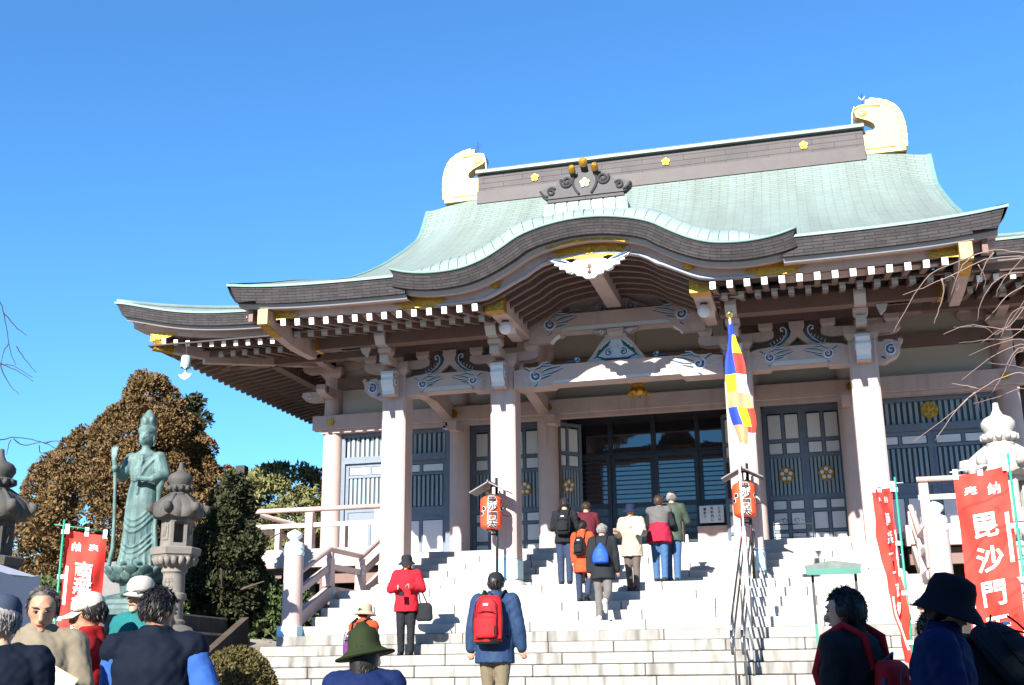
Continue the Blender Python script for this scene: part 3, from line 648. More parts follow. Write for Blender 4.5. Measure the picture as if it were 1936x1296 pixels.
for x in PX:
    cy = .23
    b = B(); masu(b, x, cy, 6.46, .56, .27); o = b.obj('bearing_block', PAINT, T)
    b = B(); hijiki(b, x, cy, 6.62, 1.30, .20, .17); b.obj('bracket_arm', PAINT, o)
    b = B(); hijiki(b, x, -.02, 6.62, 1.0, .17, .15, 'y'); b.obj('bracket_arm', PAINT, o)
    b = B(); b.box(x-.085, x+.085, -.525, -.512, 6.625, 6.765); b.obj('bracket_end', GREYB, o)
    for dx in (-.52, .52):
        b = B(); masu(b, x+dx, cy, 6.79, .25, .15); b.obj('small_block', PAINT, o)
    b = B(); masu(b, x, -.40, 6.765, .24, .13); b.obj('small_block', PAINT, o)
    b = B(); b.box(x-.12, x+.12, -.525, -.52, 6.82, 6.89); b.obj('block_face', GREYB, o)
    # wave-cut nose above, and the white beam nose on the pillar face
    for xx in ((x,) if abs(x) > 3 else (x, x-math.copysign(.36, x))):
        b = B(); b.prism([(-.80, 7.10), (-.79, 7.03), (-.75, 7.01), (-.74, 6.97), (-.69, 6.95), (-.68, 6.905), (-.2, 6.89), (-.2, 7.14), (-.78, 7.15)], xx-.095, xx+.095, 'x', mi=0); n_ = b.obj('wave_nose', PAINT, o)
        b = B()
        for k, (ya, za, yb, zb) in enumerate(((-.805, 7.14, -.80, 7.05), (-.80, 7.05, -.755, 6.98), (-.755, 6.98, -.695, 6.905))):
            b.prism([(ya-.006, za), (yb-.006, zb), (yb+.03, zb), (ya+.03, za)], xx-.096, xx+.096, 'x')
        b.obj('nose_face', GREYB, n_)
    b = B(); b.prism([(-.34, 6.50), (-.37, 6.44), (-.345, 6.38), (-.37, 6.32), (-.33, 6.22), (-.27, 6.15), (-.27, 6.07), (.02, 6.07), (.02, 6.55), (-.2, 6.57)], x-.115, x+.115, 'x'); kb = b.obj('beam_nose', PAINT, T)
    b = B()
    fp = [(-.345, 6.50), (-.375, 6.44), (-.35, 6.38), (-.375, 6.32), (-.335, 6.22), (-.275, 6.15), (-.275, 6.08)]
    for i in range(len(fp)-1): b.prism([fp[i], fp[i+1], (fp[i+1][0]+.02, fp[i+1][1]), (fp[i][0]+.02, fp[i][1])], x-.116, x+.116, 'x')
    b.obj('beam_nose_face', mat('pale_nose_paint', (.62, .64, .68), .6, .06), kb)
    for s_ in (-1, 1):
        b = B()
        b.tube([(x+s_*.117, y_, z_) for y_, z_ in spiral((-.20, 6.33), .10, 1.5, 1.0, 1, 20)], .014, 5, mi=0)
        b.tube([(x+s_*.117, y_, z_) for y_, z_ in spiral((-.20, 6.33), .075, 1.2, 1.0, 1, 16)], .012, 5, mi=1)
        b.tube([(x+s_*.117, y_, z_) for y_, z_ in ((-.30, 6.48), (-.2, 6.52), (-.06, 6.50))], .014, 5, mi=0)
        b.obj('beam_nose_scroll', SCR, kb, True)
# side noses at the outer pillars (carved cloud heads pointing outwards)
for sg in (-1, 1):
    b = B(); P = [(4.42, 6.10), (4.55, 6.09), (4.62, 6.13), (4.74, 6.19), (4.80, 6.27), (4.82, 6.40), (4.86, 6.46), (4.82, 6.50), (4.75, 6.47), (4.6, 6.49), (4.42, 6.47)]
    b.prism([(sg*a, c) for a, c in P], .10, .34); o = b.obj('carved_beam_end', PAINT, T)
    b = B(); b.tube([(sg*a, .095, c) for a, c in spiral((4.65, 6.30), .115, 1.5, 1.2, 1, 24)], .018, 5, mi=0); b.tube([(sg*a, .095, c) for a, c in spiral((4.65, 6.30), .09, 1.3, 1.2, 1, 20)], .018, 5, mi=1)
    for a, c, e, f_ in ((4.46, 6.45, 4.56, 6.46), (4.78, 6.44, 4.70, 6.46), (4.48, 6.18, 4.56, 6.14)): b.tube([(sg*a, .095, c), (sg*(a+e)/2, .095, (c+f_)/2+.02), (sg*e, .095, f_)], [.006, .024, .006], 5, mi=1)
    b.obj('cloud_scroll', SCR, o, True)
    # purlins carrying the porch rafters, resting on the brackets
    b = B(); b.box(min(sg*1.90, sg*5.45), max(sg*1.90, sg*5.45), -.70, -.46, 6.905, 7.17, .01); o = b.obj('purlin', PAINT_D, T)
    b = B(); b.box(min(sg*5.40, sg*5.47), max(sg*5.40, sg*5.47), -.715, -.445, 6.895, 7.18); b.obj('gold_end', GOLD, o)
    b = B(); b.box(min(sg*1.9, sg*5.2), max(sg*1.9, sg*5.2), .12, .34, 6.94, 7.30); b.obj('wall_purlin', PAINT_D, T)
    b = B(); b.prism([(sg*5.0, 6.90), (sg*4.62, 6.90), (sg*4.58, 6.80), (sg*4.5, 6.72), (sg*4.44, 6.90)], -.62, -.54); b.obj('carved_strut', GREYB, T)
    # long beams carrying the karahafu, gold ends towards the camera
    b = B(); b.box(min(sg*1.56, sg*1.86), max(sg*1.56, sg*1.86), -1.86, .10, 6.99, 7.24, .012); o = b.obj('gable_beam', PAINT, T)
    b = B(); b.prism([(-1.905, 6.965), (-1.905, 7.19), (-1.82, 7.26), (-1.62, 7.26), (-1.62, 7.20), (-1.70, 7.1), (-1.66, 6.965)], sg*1.545, sg*1.875, 'x'); b.obj('gold_shoe', GOLD, o)
    b = B(); b.box(min(sg*1.9, sg*2.35), max(sg*1.9, sg*2.35), -.9, .4, 7.165, 7.3); b.obj('bracket_plate', PAINT, T)
    # frog-leg strut in the side bay
    cx = sg*3.145; z0 = 6.475
    b = B(); half = [(.0, 6.96), (.13, 6.96), (.13, 6.83), (.10, 6.76), (.14, 6.66), (.30, 6.53), (.50, 6.485), (.50, z0), (.20, z0), (.06, 6.60), (0, 6.66)]
    b.prism([(cx+a, c) for a, c in half]+[(cx-a, c) for a, c in half[::-1][1:-1]], .12, .24); o = b.obj('frog_leg_strut', PAINT, T)
    for s_ in (-1, 1):
        b = B(); pts = [(.50, 6.49), (.36, 6.52), (.24, 6.60), (.165, 6.70), (.16, 6.79), (.20, 6.84), (.255, 6.82), (.25, 6.77), (.215, 6.77)]
        b.tube([(cx+s_*a, .115, c) for a, c in pts], [.008, .024, .03, .034, .032, .03, .026, .02, .012], 6, mi=1, flat=.6, up=(0, 1, 0)); b.tube([(cx+s_*(a+.02), .105, c+.005) for a, c in pts], [.006, .009, .011, .012, .012, .012, .012, .012, .02], 5, mi=0)
        for t in range(5): b.tube([(cx+s_*(.22+.055*t), .112, 6.66-.033*t), (cx+s_*(.245+.055*t), .112, 6.70-.03*t)], .008, 4, mi=0)
        b.obj('cloud_scroll', SCR, o, True)
    b = B(); b.box(cx-.95, cx+.95, .25, .30, 6.46, 6.95); b.obj('bay_panel', PAINT_D, T)
# centre frog-leg with blue and white carving
b = B(); half = [(0, 6.99), (.17, 6.99), (.20, 6.90), (.30, 6.80), (.42, 6.62), (.55, 6.47), (0, 6.44)]
b.prism(half[:-1]+[(-a, c) for a, c in half[::-1][1:-1]], .06, .20); o = b.obj('frog_leg_strut', PAINT, T)
b = B(); q = [(0, 6.86), (.16, 6.85), (.28, 6.74), (.38, 6.58), (.44, 6.48)]; b.prism(q+[(-a, c) for a, c in q[::-1][:-1]], .052, .06, mi=0); b.obj('carving_ground', mat('carving_pale', (.42, .47, .50), .6), o)
for s_ in (-1, 1):
    b = B()
    b.tube([(s_*a, .045, c) for a, c in spiral((.13, 6.62), .095, 1.6, 2.0, -1, 24)], .017, 5, mi=0); b.tube([(s_*a, .045, c) for a, c in spiral((.13, 6.62), .07, 1.3, 2.0, -1, 20)], .017, 5, mi=1)
    b.tube([(s_*a, .045, c) for a, c in ((0, 6.50), (.2, 6.50), (.36, 6.56), (.30, 6.68))], [.02, .024, .02, .01], 5, mi=1); b.tube([(s_*a, .045, c) for a, c in ((.03, 6.50), (.25, 6.52), (.41, 6.50))], .012, 5, mi=0)
    for t in range(4): b.tube([(s_*(.10+.06*t), .045, 6.84-.05*t), (s_*(.15+.055*t), .045, 6.76-.05*t), (s_*(.25+.05*t), .045, 6.66-.045*t)], [.008, .022, .006], 5, mi=2)
    w_ = B()
    for t in range(2): w_.tube([(s_*a, .045, c) for a, c in spiral((.70-.02*t, 6.535), .05-.02*t, 1.2, 1, -1, 14)], .012, 5, mi=t)
    for t in range(3): w_.tube([(s_*(.66+.05*t), .05, 6.49), (s_*(.74+.05*t), .05, 6.52), (s_*(.84+.05*t), .05, 6.485)], [.01, .02, .005], 5, mi=1)
    w_.obj('cloud_scroll', SCR, o, True); b.obj('cloud_scroll', SCR, o, True)
w_ = B(); w_.tube([(.035*math.cos(t), .045, 6.72+.045*math.sin(t)) for t in np.linspace(0, 6.28, 14)], .012, 5, mi=0); w_.obj('cloud_scroll', SCR, o, True)
b = B(); masu(b, 0, .16, 6.93, .30, .13); b.obj('small_block', PAINT, o)
for s_ in (-1, 1):
    b = B(); b.prism([(s_*.16, 7.03), (s_*.42, 7.04), (s_*.36, 6.98), (s_*.26, 6.95), (s_*.17, 6.95)], .03, .09); b.tube([(s_*a, .025, c) for a, c in spiral((.25, 7.0), .04, 1.2, 0, 1, 14)], .01, 5, mi=1); b.obj('carved_wing', [PAINT, PALEB], o, True)
    b = B(); b.prism([(s_*1.60, 7.03), (s_*1.02, 7.035), (s_*1.10, 6.98), (s_*1.20, 6.90), (s_*1.6, 6.89)], .04, .18); q = b.obj('carved_bracket', PAINT, T)
    b = B(); b.prism([(s_*1.02, 7.04), (s_*1.07, 6.985), (s_*1.12, 6.955), (s_*1.16, 6.90), (s_*1.20, 6.89), (s_*1.10, 6.985)], .03, .19); b.obj('bracket_edge', WHITEP, q)
# tympanum above the upper beam
b = B(); ty = [(x, blf(x)+.10) for x in np.linspace(-1.6, 1.6, 41)]; b.prism([(-1.6, 7.30), (1.6, 7.30)]+ty[::-1], .24, .27); b.obj('tympanum', PLASTER, T)
b = B(); half = [(0, 7.66), (.16, 7.66), (.24, 7.64), (.42, 7.55), (.62, 7.46), (.72, 7.49), (.80, 7.52), (.83, 7.47), (.93, 7.44), (1.02, 7.40), (0, 7.39)]
b.prism(half[:-1]+[(-a, c) for a, c in half[::-1][1:-1]], .16, .24); o = b.obj('gable_strut', PAINT, T)
for s_ in (-1, 1):
    b = B()
    b.prism([(s_*.14, 7.42), (s_*.5, 7.42), (s_*.35, 7.53), (s_*.2, 7.60)], .15, .16, mi=3)
    b.tube([(s_*a, .145, c) for a, c in spiral((.27, 7.49), .075, 1.5, 1.0, 1, 22)], .014, 5, mi=1); b.tube([(s_*a, .14, c) for a, c in spiral((.27, 7.49), .088, 1.3, 1.0, 1, 22)], .008, 5, mi=0)
    b.tube([(s_*a, .14, c) for a, c in ((.62, 7.475), (.70, 7.50), (.78, 7.535), (.83, 7.49), (.92, 7.46), (1.0, 7.42))], .008, 5, mi=0)
    b.tube([(s_*a, .14, c) for a, c in ((.06, 7.42), (.09, 7.50), (.07, 7.56))], [.008, .016, .005], 5, mi=0)
    b.obj('cloud_scroll', SCR+[PLASTER], o, True)
# ---------------------------------------------------------------- main wall
WY = 3.5
def col(x, y, z0=PLAT, z1=8.1):
    b = B(); b.lathe([(.215, z0), (.215, 6.2), (.205, z1)], 24, (x, y, 0)); return b.obj('wall_column', PAINT, T, 40)
for sg in (-1, 1):
    for x in (6.91, 4.0, 2.08): col(sg*x, WY)
    for y in (6.6, 9.7, 12.8, 14.6): col(sg*6.91, y)
def flower(mb, c, r, y):
    plum(mb, c, r, y, th=.02); mb.prism([(c[0]+r*1.0*math.cos(w), c[1]+r*1.0*math.sin(w)) for w in np.linspace(0, 2*math.pi, 21)[:-1]], y+.004, y+.02)
b = B(); b.box(-7.3, 7.3, WY-.27, WY-.06, 6.26, 6.58, .01); na = b.obj('tie_beam', PAINT, T)
b = B(); b.box(-7.1, 7.1, WY-.22, WY-.05, 6.185, 6.255); b.obj('tie_beam_trim', PAINT, na)
for x in (-6.87, -4.05, -2.0, 2.0, 4.05, 6.87):
    b = B(); flower(b, (x, 6.42), .085, WY-.28); b.obj('plum_boss', GOLD, na)
b = B(); b.box(-6.9, 6.9, WY-.16, WY+.05, 7.17, 7.42); b.obj('upper_tie_beam', PAINT_D, T)
b = B(); b.box(-6.9, 6.9, WY-.02, WY+.10, 6.5, 8.3); b.obj('upper_wall', PLASTER, T)
for sg in (-1, 1):
    b = B(); b.box(sg*6.85-.08, sg*6.85+.08, WY, 14.6, 3.4, 8.3); b.obj('side_wall', PLASTER, T)
    b = B(); b.box(sg*6.95-.1, sg*6.95+.1, WY+.2, 14.6, 6.26, 6.58); b.obj('tie_beam', PAINT, T)
    # eave bracket blocks on corner and wall columns
    for x in (6.91, 4.0):
        b = B(); masu(b, sg*x, WY, 7.42, .5, .24); hijiki(b, sg*x, WY, 7.60, 1.5, .18, .2); hijiki(b, sg*x, WY-.3, 7.60, 1.4, .18, .2, 'y'); masu(b, sg*x, WY-.85, 7.72, .26, .16); masu(b, sg*x-.6, WY, 7.78, .26, .16); masu(b, sg*x+.6, WY, 7.78, .26, .16); o = b.obj('eave_bracket', PAINT, T)
        b = B(); b.prism([(WY-1.1, 7.95), (WY-1.06, 7.8), (WY-.9, 7.70), (WY-.2, 7.68), (WY-.2, 7.95)], sg*x-.09, sg*x+.09, 'x'); b.obj('bracket_nose', GREYB, o)
        b = B(); b.prism([(WY-.75, 7.16), (WY-.78, 7.05), (WY-.7, 6.98), (WY-.55, 6.95), (WY-.2, 6.95), (WY-.2, 7.16)], sg*x-.10, sg*x+.10, 'x'); q = b.obj('bracket_nose', PAINT, o)
        b = B(); b.tube([(sg*x-.105, y_, z_) for y_, z_ in spiral((WY-.6, 7.06), .07, 1.3, 1, 1, 18)], .013, 5); b.tube([(sg*x+.105, y_, z_) for y_, z_ in spiral((WY-.6, 7.06), .07, 1.3, 1, 1, 18)], .013, 5, mi=1); b.obj('cloud_scroll', SCR, q, True)
    b = B(); b.box(min(sg*5.0, sg*9.2), max(sg*5.0, sg*9.2), WY-1.0, WY-.78, 7.62, 7.86); b.box(sg*8.0-.11, sg*8.0+.11, WY-.9, 14.5, 7.62, 7.86); b.obj('purlin', PAINT_D, T)
    b = B(); b.prism([(sg*(7.12), 6.95), (sg*7.12, 7.17), (sg*7.62, 7.17), (sg*7.66, 7.08), (sg*7.56, 6.98), (sg*7.4, 6.95)], WY-.1, WY+.1); q = b.obj('bracket_nose', PAINT, T)
    b = B(); b.tube([(sg*a, WY-.105, c) for a, c in spiral((7.48, 7.07), .07, 1.3, 1, 1, 18)], .014, 5); b.obj('cloud_scroll', SCR, q, True)
    # connecting beams porch pillar -> wall, with gold flower bosses
    for x in (2.10, 4.19):
        b = B(); pts = [(.46, 6.25), (1.2, 6.42), (2.2, 6.46), (3.3, 6.30), (3.3, 6.62), (2.2, 6.78), (1.2, 6.74), (.46, 6.55)]
        b.prism(pts, sg*x-.11, sg*x+.11, 'x'); b.obj('shrimp_beam', PAINT, T)
        b = B(); b.prism([(2.75, 5.98), (2.75, 6.16), (3.3, 6.16), (3.3, 6.02), (2.95, 5.98)], sg*x+sg*-.25-.09, sg*x+sg*-.25+.09, 'x'); b.obj('corbel', PAINT, T)
# side bays: slatted transom and sliding doors
def slats(parent, x0, x1, z0, z1, y, n, m=SLATB):
    b = B(); b.box(x0, x1, y+.03, y+.05, z0, z1); b.obj('slat_backing', DOORDK, parent)
    w = (x1-x0)/n
    for i in range(n):
        s = B(); s.box(x0+w*(i+.22), x0+w*(i+.78), y, y+.03, z0, z1, .005); s.obj('slat', m, parent)
def panel(parent, x0, x1, z0, z1, y):
    b = B(); b.box(x0, x1, y, y+.02, z0, z1, .006); b.obj('panel', PANELW, parent)
def frame(mb, x0, x1, z0, z1, y0, y1, w): 
    mb.box(x0, x0+w, y0, y1, z0, z1); mb.box(x1-w, x1, y0, y1, z0, z1); mb.box(x0+w, x1-w, y0+.002, y1, z0, z0+w); mb.box(x0+w, x1-w, y0+.002, y1, z1-w, z1)
for sg in (-1, 1):
    xa, xb_ = (4.22, 6.70) if sg > 0 else (-6.70, -4.22)
    b = B(); frame(b, xa, xb_, PLAT, 6.19, WY-.02, WY+.14, .09); b.box(xa+.09, xb_-.09, WY-.03, WY+.12, 5.52, 5.66); fr = b.obj('bay_frame', DOORB, T)
    slats(fr, xa+.09, xb_-.09, 5.66, 6.10, WY+.03, 21)
    if sg > 0:
        b = B(); flower(b, (5.48, 5.99-.07), .165, WY+.01); b.obj('plum_boss', GOLD, fr)
    n = 2; w = (xb_-xa-.18)/n
    for k in range(n):
        x0 = xa+.09+k*w; x1 = x0+w; y = WY+.05+.03*(k % 2)
        b = B(); frame(b, x0, x1, PLAT+.02, 5.52, y-.02, y+.03, .075)
        for z in (5.24, 4.50, 4.28): b.box(x0+.075, x1-.075, y-.018, y+.028, z-.03, z+.03)
        xm = (x0+x1)/2; b.box(xm-.03, xm+.03, y-.016, y+.027, 5.27, 5.45); b.box(xm-.03, xm+.03, y-.016, y+.027, PLAT+.1, 4.25)
        d = b.obj('sliding_door', DOORB, T)
        for (a, c) in ((x0+.09, xm-.04), (xm+.04, x1-.09)):
            panel(d, a, c, 5.285, 5.435, y-.004); panel(d, a, c, PLAT+.17, 4.24, y-.004)
        b = B(); b.box(x0+.08, x1-.08, y+.0, y+.02, 4.31, 4.47); b.obj('door_rail', DOORB, d)
        slats(d, x0+.08, x1-.08, 4.54, 5.20, y-.008, 10)
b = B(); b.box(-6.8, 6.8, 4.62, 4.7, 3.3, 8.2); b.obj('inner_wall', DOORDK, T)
for sg in (-1, 1):
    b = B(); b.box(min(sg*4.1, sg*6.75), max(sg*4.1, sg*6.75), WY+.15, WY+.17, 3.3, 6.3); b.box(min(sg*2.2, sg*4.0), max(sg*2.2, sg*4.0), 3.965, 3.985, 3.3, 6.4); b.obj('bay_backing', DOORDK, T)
# panelled door leaves
def leaf(w, name_T, M):
    """door leaf hinged at x=0, width w, z from PLAT to 6.2"""
    def P(mb): 
        mb.v = [tuple(M @ Vector(v)) for v in mb.v]; return mb
    z0, z1 = PLAT+.03, 6.20; b = B(); s = .075; xm = w/2
    zs = [z0+.10, 3.72, 3.77, 4.12, 4.17, 4.36, 4.46, 5.20, 5.28, 5.52, 5.58, 6.10]
    frame(b, 0, w, z0, z1, 0, .06, s)
    for a, c in ((3.72, 3.77), (4.12, 4.17), (4.36, 4.46), (5.20, 5.28), (5.52, 5.58)): b.box(s, w-s, .002, .058, a, c)
    b.box(xm-.03, xm+.03, .003, .057, z0+.05, 4.36); b.box(xm-.03, xm+.03, .003, .057, 5.28, 6.12)
    d = P(b).obj('door_leaf', DOORB, name_T)
    for a, c in ((s, xm-.03), (xm+.03, w-s)):
        for za, zb in ((z0+.09, 3.72), (3.77, 4.12), (4.17, 4.36), (5.28, 5.52), (5.58, 6.10)):
            if za < 3.6: za = z0+.075
            q = B(); q.box(a+.012, c-.012, .02, .04, za+.012, zb-.012, .006); P(q).obj('panel', PANELW, d)
    q = B(); q.box(s, w-s, .035, .05, 4.46, 5.20); P(q).obj('slat_backing', DOORDK, d)
    nn = 8; ww = (w-2*s)/nn
    for i in range(nn):
        q = B(); q.box(s+ww*(i+.18), s+ww*(i+.82), .012, .036, 4.46, 5.20, .004); P(q).obj('slat', SLATB, d)
    q = B(); c = (xm, 4.86); q.prism([(c[0]+.155*math.cos(t), c[1]+.155*math.sin(t)) for t in np.linspace(0, 2*math.pi, 29)[:-1]], .004, .014, mi=0)
    for k in range(5):
        a = math.pi/2+2*math.pi*k/5; e = (c[0]+.085*math.cos(a), c[1]+.085*math.sin(a)); q.prism([(e[0]+.040*math.cos(t), e[1]+.040*math.sin(t)) for t in np.linspace(0, 2*math.pi, 13)[:-1]], -.004, .004, mi=1)
        q.tube([(e[0]+.052*math.cos(t), -.004, e[1]+.052*math.sin(t)) for t in np.linspace(0, 2*math.pi, 15)], .008, 5, mi=0)
    q.prism([(c[0]+.028*math.cos(t), c[1]+.028*math.sin(t)) for t in np.linspace(0, 2*math.pi, 11)[:-1]], -.012, .004, mi=0); q.tube([(c[0]+.145*math.cos(t), -.002, c[1]+.145*math.sin(t)) for t in np.linspace(0, 2*math.pi, 25)], .009, 5, mi=0)
    P(q).obj('plum_emblem', [GOLD, PANELW], d)
    return d
for sg in (-1, 1):
    xa = 2.31 if sg > 0 else -3.85
    b = B(); b.box(xa-.09, xa, 3.82, 3.98, PLAT, 6.26); b.box(xa+1.54, xa+1.63, 3.82, 3.98, PLAT, 6.26); b.box(xa-.09, xa+1.63, 3.82, 3.98, 6.20, 6.30); b.obj('door_frame', DOORB, T)
    b = B(); b.box(xa-.22, xa-.09, 3.5, 4.0, PLAT, 6.3); b.box(xa+1.63, xa+1.76, 3.5, 4.0, PLAT, 6.3); b.box(xa-.22, xa+1.76, 3.55, 4.0, 6.30, 6.5); b.obj('door_reveal', PAINT_D, T)
    for k in range(2): leaf(.768, T, Matrix.Translation((xa+.001+k*.770, 3.9, 0)))
leaf(.72, T, Matrix.Translation((-1.98, 3.62, 0)) @ Matrix.Rotation(rad(48), 4, 'Z'))
leaf(.72, T, Matrix.Translation((1.98, 3.62, 0)) @ Matrix.Rotation(rad(180-48), 4, 'Z'))
# central entrance: dark glazed lattice doors behind
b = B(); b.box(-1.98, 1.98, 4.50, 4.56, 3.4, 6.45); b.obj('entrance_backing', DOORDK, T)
b = B(); b.box(-1.98, -1.86, 3.6, 4.5, PLAT, 6.4); b.box(1.86, 1.98, 3.6, 4.5, PLAT, 6.4); b.obj('entrance_reveal', PAINT_D, T)
b = B(); b.box(-1.98, 1.98, 3.6, 4.5, 6.38, 6.5); b.obj('entrance_ceiling', PAINT_D, T)
DKF = mat('dark_navy_frame', (.022, .028, .042), .45, .15)
for k in range(4):
    x0 = -1.84+.92*k; x1 = x0+.92
    b = B(); frame(b, x0, x1, 5.56, 6.38, 4.38, 4.46, .05); tr = b.obj('transom_window', DKF, T)
    q = B(); q.box(x0+.05, x1-.05, 4.42, 4.43, 5.61, 6.33); q.obj('pane', GLASS, tr)
    y = 4.34+.05*(k % 2); b = B(); frame(b, x0+.002, x1-.002, PLAT+.1, 5.54, y, y+.05, .085); b.box(x0+.085, x1-.085, y+.001, y+.049, 4.42, 4.52); d = b.obj('glazed_door', DKF, T)
    q = B(); q.box(x0+.08, x1-.08, y+.03, y+.04, 4.52, 5.46); q.obj('pane', GLASS, d); q = B(); q.box(x0+.08, x1-.08, y+.03, y+.04, PLAT+.18, 4.42); q.obj('pane', mat('screened_glass', (.035, .05, .06), .25, .2, spec=.6), d)
    for j in range(9):
        z = 4.60+j*.098; q = B(); q.box(x0+.085, x1-.085, y+.004, y+.024, z, z+.018); q.obj('lattice_bar', DKF, d)
    for j in range(5):
        z = 3.68+j*.14; q = B(); q.box(x0+.085, x1-.085, y+.004, y+.024, z, z+.018); q.obj('lattice_bar', DKF, d)
    q = B(); q.box(x1-.07, x1-.045, y-.012, y, 4.4, 4.62); q.obj('door_handle', IRON, d)
b = B(); b.box(-1.98, 1.98, 4.30, 4.48, 5.54, 5.56); b.obj('entrance_lintel', DKF, T)
b = B(); b.box(-1.98, 1.98, 3.9, 4.6, PLAT-.02, PLAT+.09, .01); b.obj('threshold', PAINT, T)
# ---------------------------------------------------------------- veranda
for sg in (-1, 1):
    X = lambda a, c: (min(sg*a, sg*c), max(sg*a, sg*c))
    b = B(); b.box(*X(4.62, 7.95), 1.62, 3.6, 3.30, 3.42); b.box(*X(6.9, 7.95), 3.6, 14.5, 3.30, 3.42); v = b.obj('veranda_floor', PAINT, T)
    b = B(); b.box(*X(4.66, 8.02), 1.52, 1.64, 3.16, 3.52, .01); b.box(sg*7.96-.06, sg*7.96+.06, 1.64, 14.5, 3.16, 3.52, .01); b.obj('veranda_edge_beam', PAINT, v)
    b = B(); b.box(*X(4.7, 7.9), 1.75, 1.95, 2.86, 3.14); b.box(sg*7.6-.1, sg*7.6+.1, 1.95, 14, 2.86, 3.14); b.obj('veranda_joist', PAINT_D, v)
    for x, y in ((7.55, 1.9), (6.2, 1.9), (7.55, 5), (7.55, 8.5)):
        q = B(); q.box(sg*x-.14, sg*x+.14, y-.14, y+.14, 1.2, 2.9); q.obj('veranda_post', PAINT_D, v)
    b = B(); b.box(*X(4.7, 6.9), 2.8, 3.5, 1.2, 3.2); b.obj('underfloor_shade_block', mat('dark_void', (.03, .026, .024), .9), v)  # near-black block stands in for the shade beneath the veranda
    # railing
    r = B(); r.tube([(sg*4.95, 1.62, 4.31), (sg*8.25, 1.62, 4.31)], .05, 10); r.obj('top_rail', PAINT, v, True)
    r = B(); r.tube([(sg*7.9, 1.35, 4.31), (sg*7.9, 14.5, 4.31)], .05, 10); r.obj('top_rail', PAINT, v, True)
    r = B(); r.box(*X(4.95, 8.15), 1.58, 1.66, 3.95, 4.04); r.obj('middle_rail', PAINT, v)
    r = B(); r.box(sg*7.9-.04, sg*7.9+.04, 1.62, 14.5, 3.952, 4.038); r.obj('middle_rail', PAINT, v)
    for x in (5.05, 6.52, 7.9):
        r = B(); r.box(sg*x-.08, sg*x+.08, 1.53, 1.71, 3.5, 4.24, .01); r.obj('rail_post', PAINT, v)
    for x in (5.8, 7.2):
        r = B(); r.box(sg*x-.05, sg*x+.05, 1.56, 1.68, 3.5, 3.96); r.obj('rail_strut', PAINT, v)
    for y in (4.2, 6.8, 9.4, 12):
        r = B(); r.box(sg*7.9-.08, sg*7.9+.08, y-.08, y+.08, 3.5, 4.24, .01); r.obj('rail_post', PAINT, v)
# ---------------------------------------------------------------- stone stairs
S = thing('stone_staircase', 'broad white granite stair rising from the courtyard to the temple doors', 'staircase')
RI, TR = 0.155, 0.34
def nos(k): return (-4.30+TR*k if k >= 0 else -4.30+1.35*k, 1.107+RI*k)
def step_row(y0, y1, z0, z1, x0, x1, m, seed, wid):
    rs = random.Random(seed); x = x0
    while x < x1-.01:
        w = rs.uniform(*wid); nx = x+w if x+w < x1-wid[0]*.6 else x1
        b = B(); dy = rs.uniform(-.006, .006); b.box(x+.006, nx-.006, y0+dy, y1, z0+.009, z1+rs.uniform(-.002, .002), .010); b.obj('stone_block', m, S); x = nx
GZ = 0.15
for k in range(-6, 10):
    y0, z1 = nos(k); hw = 4.66 if k >= 5 else (4.92 if k == 4 else (5.02 if k >= 0 else 4.15))
    if k == 9: step_row(y0, .36, z1-RI, z1, -hw, hw, STONE, k, (1.3, 2.0))
    else: step_row(y0, nos(k+1)[0]+.12, z1-RI, z1, -hw, hw, STONE_S if k < 5 else STONE, k+50, (.9, 1.75))
b = B(); prf = [(nos(-6)[0]+.03, GZ-.3)]; CW = 4.12
for k in range(-6, 10): prf += [(nos(k)[0]+.03, nos(k)[1]-.03), (nos(k+1)[0]+.03 if k < 9 else .33, nos(k)[1]-.03)]
for j in range(5): prf += [(.33+TR*j, LAND+RI*(j+1)-.03), (.33+TR*(j+1), LAND+RI*(j+1)-.03)]
b.prism(prf+[(3.4, LAND+RI*5-.03), (3.4, GZ-.3)], -CW, CW, 'x'); b.obj('stair_core', JOINT, S)
b = B(); b.box(-4.98, 4.98, -4.25, 1.5, GZ-.3, 1.05); b.box(-4.6, 4.6, -2.5, 1.9, 1.0, 1.85); b.box(-4.6, 4.6, -1.1, 1.9, 1.8, 2.46); b.obj('stair_side_core', STONE_S, S)
for j in range(5):
    y0 = .30+TR*j; z1 = LAND+RI*(j+1); step_row(y0, y0+TR+.12, z1-RI, z1, -4.55, 4.55, STONE, 80+j, (1.0, 1.7))
step_row(1.96, 3.5, 3.285, PLAT, -4.6, 4.6, STONE, 99, (1.9, 2.6))
b = B(); b.box(-4.5, 4.5, 2.05, 4.5, 2.3, 3.27); b.obj('platform_core', JOINT, S)
b = B(); b.box(-2.4, 2.4, 3.5, 4.4, 3.29, PLAT-.004); b.obj('platform_core', STONE, S)
